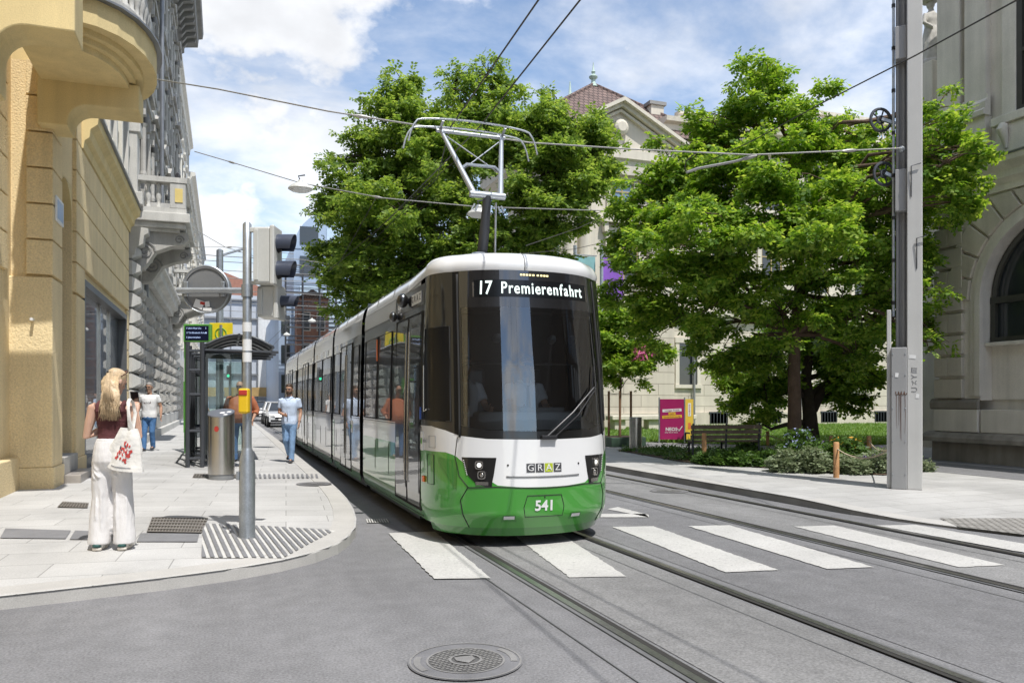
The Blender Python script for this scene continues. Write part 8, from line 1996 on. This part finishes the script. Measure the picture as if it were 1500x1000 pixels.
wire('dark wire crossing the mast diagonally at the upper right', [D(1490,0,9), D(1340,82,11.2), D(1210,148,13.2), D(1105,205,16), D(880,310,26), D(830,338,32)], .011, 'wire')
wire('span wire with a hanging lamp behind the pantograph arm', [D(285,222,22), D(350,241,21.5), D(440,268,21), D(560,290,20.6), D(700,303,20.4), D(830,307,20.4), D(1000,312,20.6), Vector((17.0,16.1,6.2))], .014, 'wire_l', fittings=(.12,.42))
wire('thin wire rising at the left trees towards the span wire', [D(480,398,24), D(560,330,22.5), D(620,275,21.5), D(668,235,20)], .009, 'wire')
wire('second thin wire beside it in front of the left trees', [D(500,380,24), D(545,300,22), D(552,288,20.6)], .009, 'wire')
wire('wire from the museum wall down towards the tram roof', [D(940,290,36), D(850,333,30), D(770,360,24)], .014, 'wire')
wire('lower wire from the museum wall towards the tram roof', [D(930,345,36), D(840,365,30), D(760,372,24)], .012, 'wire')
for i, (ya, yb, d) in enumerate(((380,398,34),(388,402,38),(401,404,42),(412,425,46),(448,452,56),(460,474,60),(470,470,70),(430,440,50))):
    wire('distant span wire over the street, %s' % ('highest, just above the far lamps','second from the top','third, level with the far lamp','fourth, over the second tram roof','fifth, low over the tram rear','sixth, low over the street end','lowest, at the street end','short one before the blue office')[i], [D(262,ya-10,d), D(440,ya,d), D(590,yb,d)], .018 if d < 45 else .022, 'wire_l', .05)
wire('thin wires at the left above the shelter', [D(275,330,30), D(330,362,31), D(420,390,33)], .012, 'wire_l', fittings=(.6,))
wire('second thin wire at the left above the shelter', [D(262,362,34), D(345,362,33), D(430,372,33)], .012, 'wire_l', fittings=(.45,))
def lamp(label, x, y, d, s=1.0):
    p = D(x, y, d); t = thing('street_lamp', label, 'street lamp', p, 'lamps hanging from the span wires')
    mb = MB(); mb.lathe([(.05,.22),(.07,.16),(.20,.10),(.30,.02),(.32,-.02),(.31,-.03)], p, 20); sh_ = mb.build('lamp_shade', M['grey_paint'], t, smooth=40)
    mb = MB(); mb.lathe([(.29,-.03),(.24,-.07),(.12,-.10),(.02,-.11)], p, 18); mb.build('diffuser', M['white'], t, smooth=60)
    mb = MB(); mb.tube([p+Vector((0,0,.2)), p+Vector((-.05,0,.32)), p+Vector((.12,0,.36))], .02, 6); mb.build('hanger', M['dark_grey'], t)
lamp('hanging lamp at the left end of the trees against the sky', 440, 276, 21)
lamp('hanging lamp half hidden behind the pantograph arm', 702, 313, 20.6)
lamp('small hanging lamp above the tram roof at the dark tree', 563, 402, 36)
lamp('tiny hanging lamp over the street before the blue office', 457, 470, 62)
lamp('tiny hanging lamp left of the other far one', 420, 490, 70)
# ================================================================ CAMERA, SUN, SKY
CLOUD_OFF, CUMUL_OFF = (5.3,2.2,0.0), (7.9,5.5,2.1)
cam = bpy.data.cameras.new('camera'); co = bpy.data.objects.new('camera', cam); COL.objects.link(co); scn.camera = co
co.location = (0,0,CAMH); co.rotation_euler = (math.radians(90), 0, math.radians(-19.8))
cam.sensor_width = 36; cam.lens = FPX/1500*36; cam.shift_y = 86/1500; cam.clip_end = 3000; cam.clip_start = .05
SUN_EL = math.radians(63)
sd = Vector((.22,-.975,0)).normalized()*math.cos(SUN_EL)+Vector((0,0,math.sin(SUN_EL)))
sl = bpy.data.lights.new('sun', 'SUN'); sl.energy = 3.0; sl.angle = math.radians(.53); sl.color = (1,.972,.925)
so = bpy.data.objects.new('sun', sl); COL.objects.link(so); so.rotation_euler = sd.to_track_quat('Z', 'Y').to_euler()
w = bpy.data.worlds.new('World'); scn.world = w; w.use_nodes = True; nt = w.node_tree; bg = nt.nodes['Background']
sky = nt.nodes.new('ShaderNodeTexSky'); sky.sky_type = 'NISHITA'; sky.sun_disc = False; sky.sun_elevation = SUN_EL
sky.sun_rotation = math.atan2(sd.x, sd.y); sky.air_density = 1.0; sky.dust_density = .3; sky.ozone_density = 1.0
tc = nt.nodes.new('ShaderNodeTexCoord'); sep = nt.nodes.new('ShaderNodeSeparateXYZ'); nt.links.new(tc.outputs['Generated'], sep.inputs[0])
def mth(op, a, b=None, c=None):
    n = nt.nodes.new('ShaderNodeMath'); n.operation = op
    for i, v in enumerate((a, b, c)):
        if v is None: continue
        if isinstance(v, (int, float)): n.inputs[i].default_value = v
        else: nt.links.new(v, n.inputs[i])
    return n.outputs[0]
zz = mth('ADD', mth('MAXIMUM', sep.outputs[2], 0.0), .22)
cb = nt.nodes.new('ShaderNodeCombineXYZ'); nt.links.new(mth('DIVIDE', sep.outputs[0], zz), cb.inputs[0]); nt.links.new(mth('DIVIDE', sep.outputs[1], zz), cb.inputs[1])
nt.links.new(mth('MULTIPLY', sep.outputs[2], 1.3), cb.inputs[2])
def noise(vec, scale, detail, rough=.5, dist=0.0):
    n = nt.nodes.new('ShaderNodeTexNoise'); n.inputs['Scale'].default_value = scale; n.inputs['Detail'].default_value = detail; n.inputs['Roughness'].default_value = rough; n.inputs['Distortion'].default_value = dist; nt.links.new(vec, n.inputs['Vector']); return n.outputs[0]
def ramp(v, a, b, lo=0.0, hi=1.0):
    n = nt.nodes.new('ShaderNodeMapRange'); n.interpolation_type = 'SMOOTHSTEP'
    for k, x in ((1,a),(2,b),(3,lo),(4,hi)): n.inputs[k].default_value = x
    nt.links.new(v, n.inputs[0]); return n.outputs[0]
def shift(vec, off, sc=(1,1,1)):
    m = nt.nodes.new('ShaderNodeMapping'); m.inputs['Location'].default_value = off; m.inputs['Scale'].default_value = sc; nt.links.new(vec, m.inputs[0]); return m.outputs[0]
v1 = shift(cb.outputs[0], CLOUD_OFF); v2 = shift(tc.outputs['Generated'], CUMUL_OFF, (1,1,1.5))
high = mth('MULTIPLY', ramp(noise(v1, 1.7, 9, .58, .2), .39, .68), .85)            # soft high cloud
low = ramp(mth('ADD', noise(v2, 3.4, 9, .55), mth('MULTIPLY', noise(v2, 1.3, 2), .35)), .70, .785)   # cumulus
mask = mth('MAXIMUM', high, mth('MULTIPLY', low, .97))
shade = ramp(noise(v2, 6.0, 7), .30, .62, 3.7, 5.2)
cc = nt.nodes.new('ShaderNodeCombineColor')
nt.links.new(mth('MULTIPLY', shade, .985), cc.inputs[0]); nt.links.new(shade, cc.inputs[1]); nt.links.new(mth('MULTIPLY', shade, 1.03), cc.inputs[2])
sk = nt.nodes.new('ShaderNodeMix'); sk.data_type = 'RGBA'; sk.blend_type = 'MULTIPLY'; sk.inputs[0].default_value = 1; sk.inputs[7].default_value = (.84,.83,.82,1); nt.links.new(sky.outputs[0], sk.inputs[6])
mx = nt.nodes.new('ShaderNodeMix'); mx.data_type = 'RGBA'; nt.links.new(mask, mx.inputs[0]); nt.links.new(sk.outputs[2], mx.inputs[6]); nt.links.new(cc.outputs[0], mx.inputs[7])
nt.links.new(mx.outputs[2], bg.inputs[0]); bg.inputs[1].default_value = .15
vs = scn.view_settings; vs.view_transform = 'Standard'; vs.look = 'None'; vs.gamma = 1; vs.use_curve_mapping = False; vs.exposure = .68
scn.cycles.max_bounces = 8; scn.cycles.transparent_max_bounces = 12; scn.cycles.use_denoising = True
scn.cycles.sample_clamp_indirect = 6; scn.cycles.caustics_reflective = False; scn.cycles.caustics_refractive = False
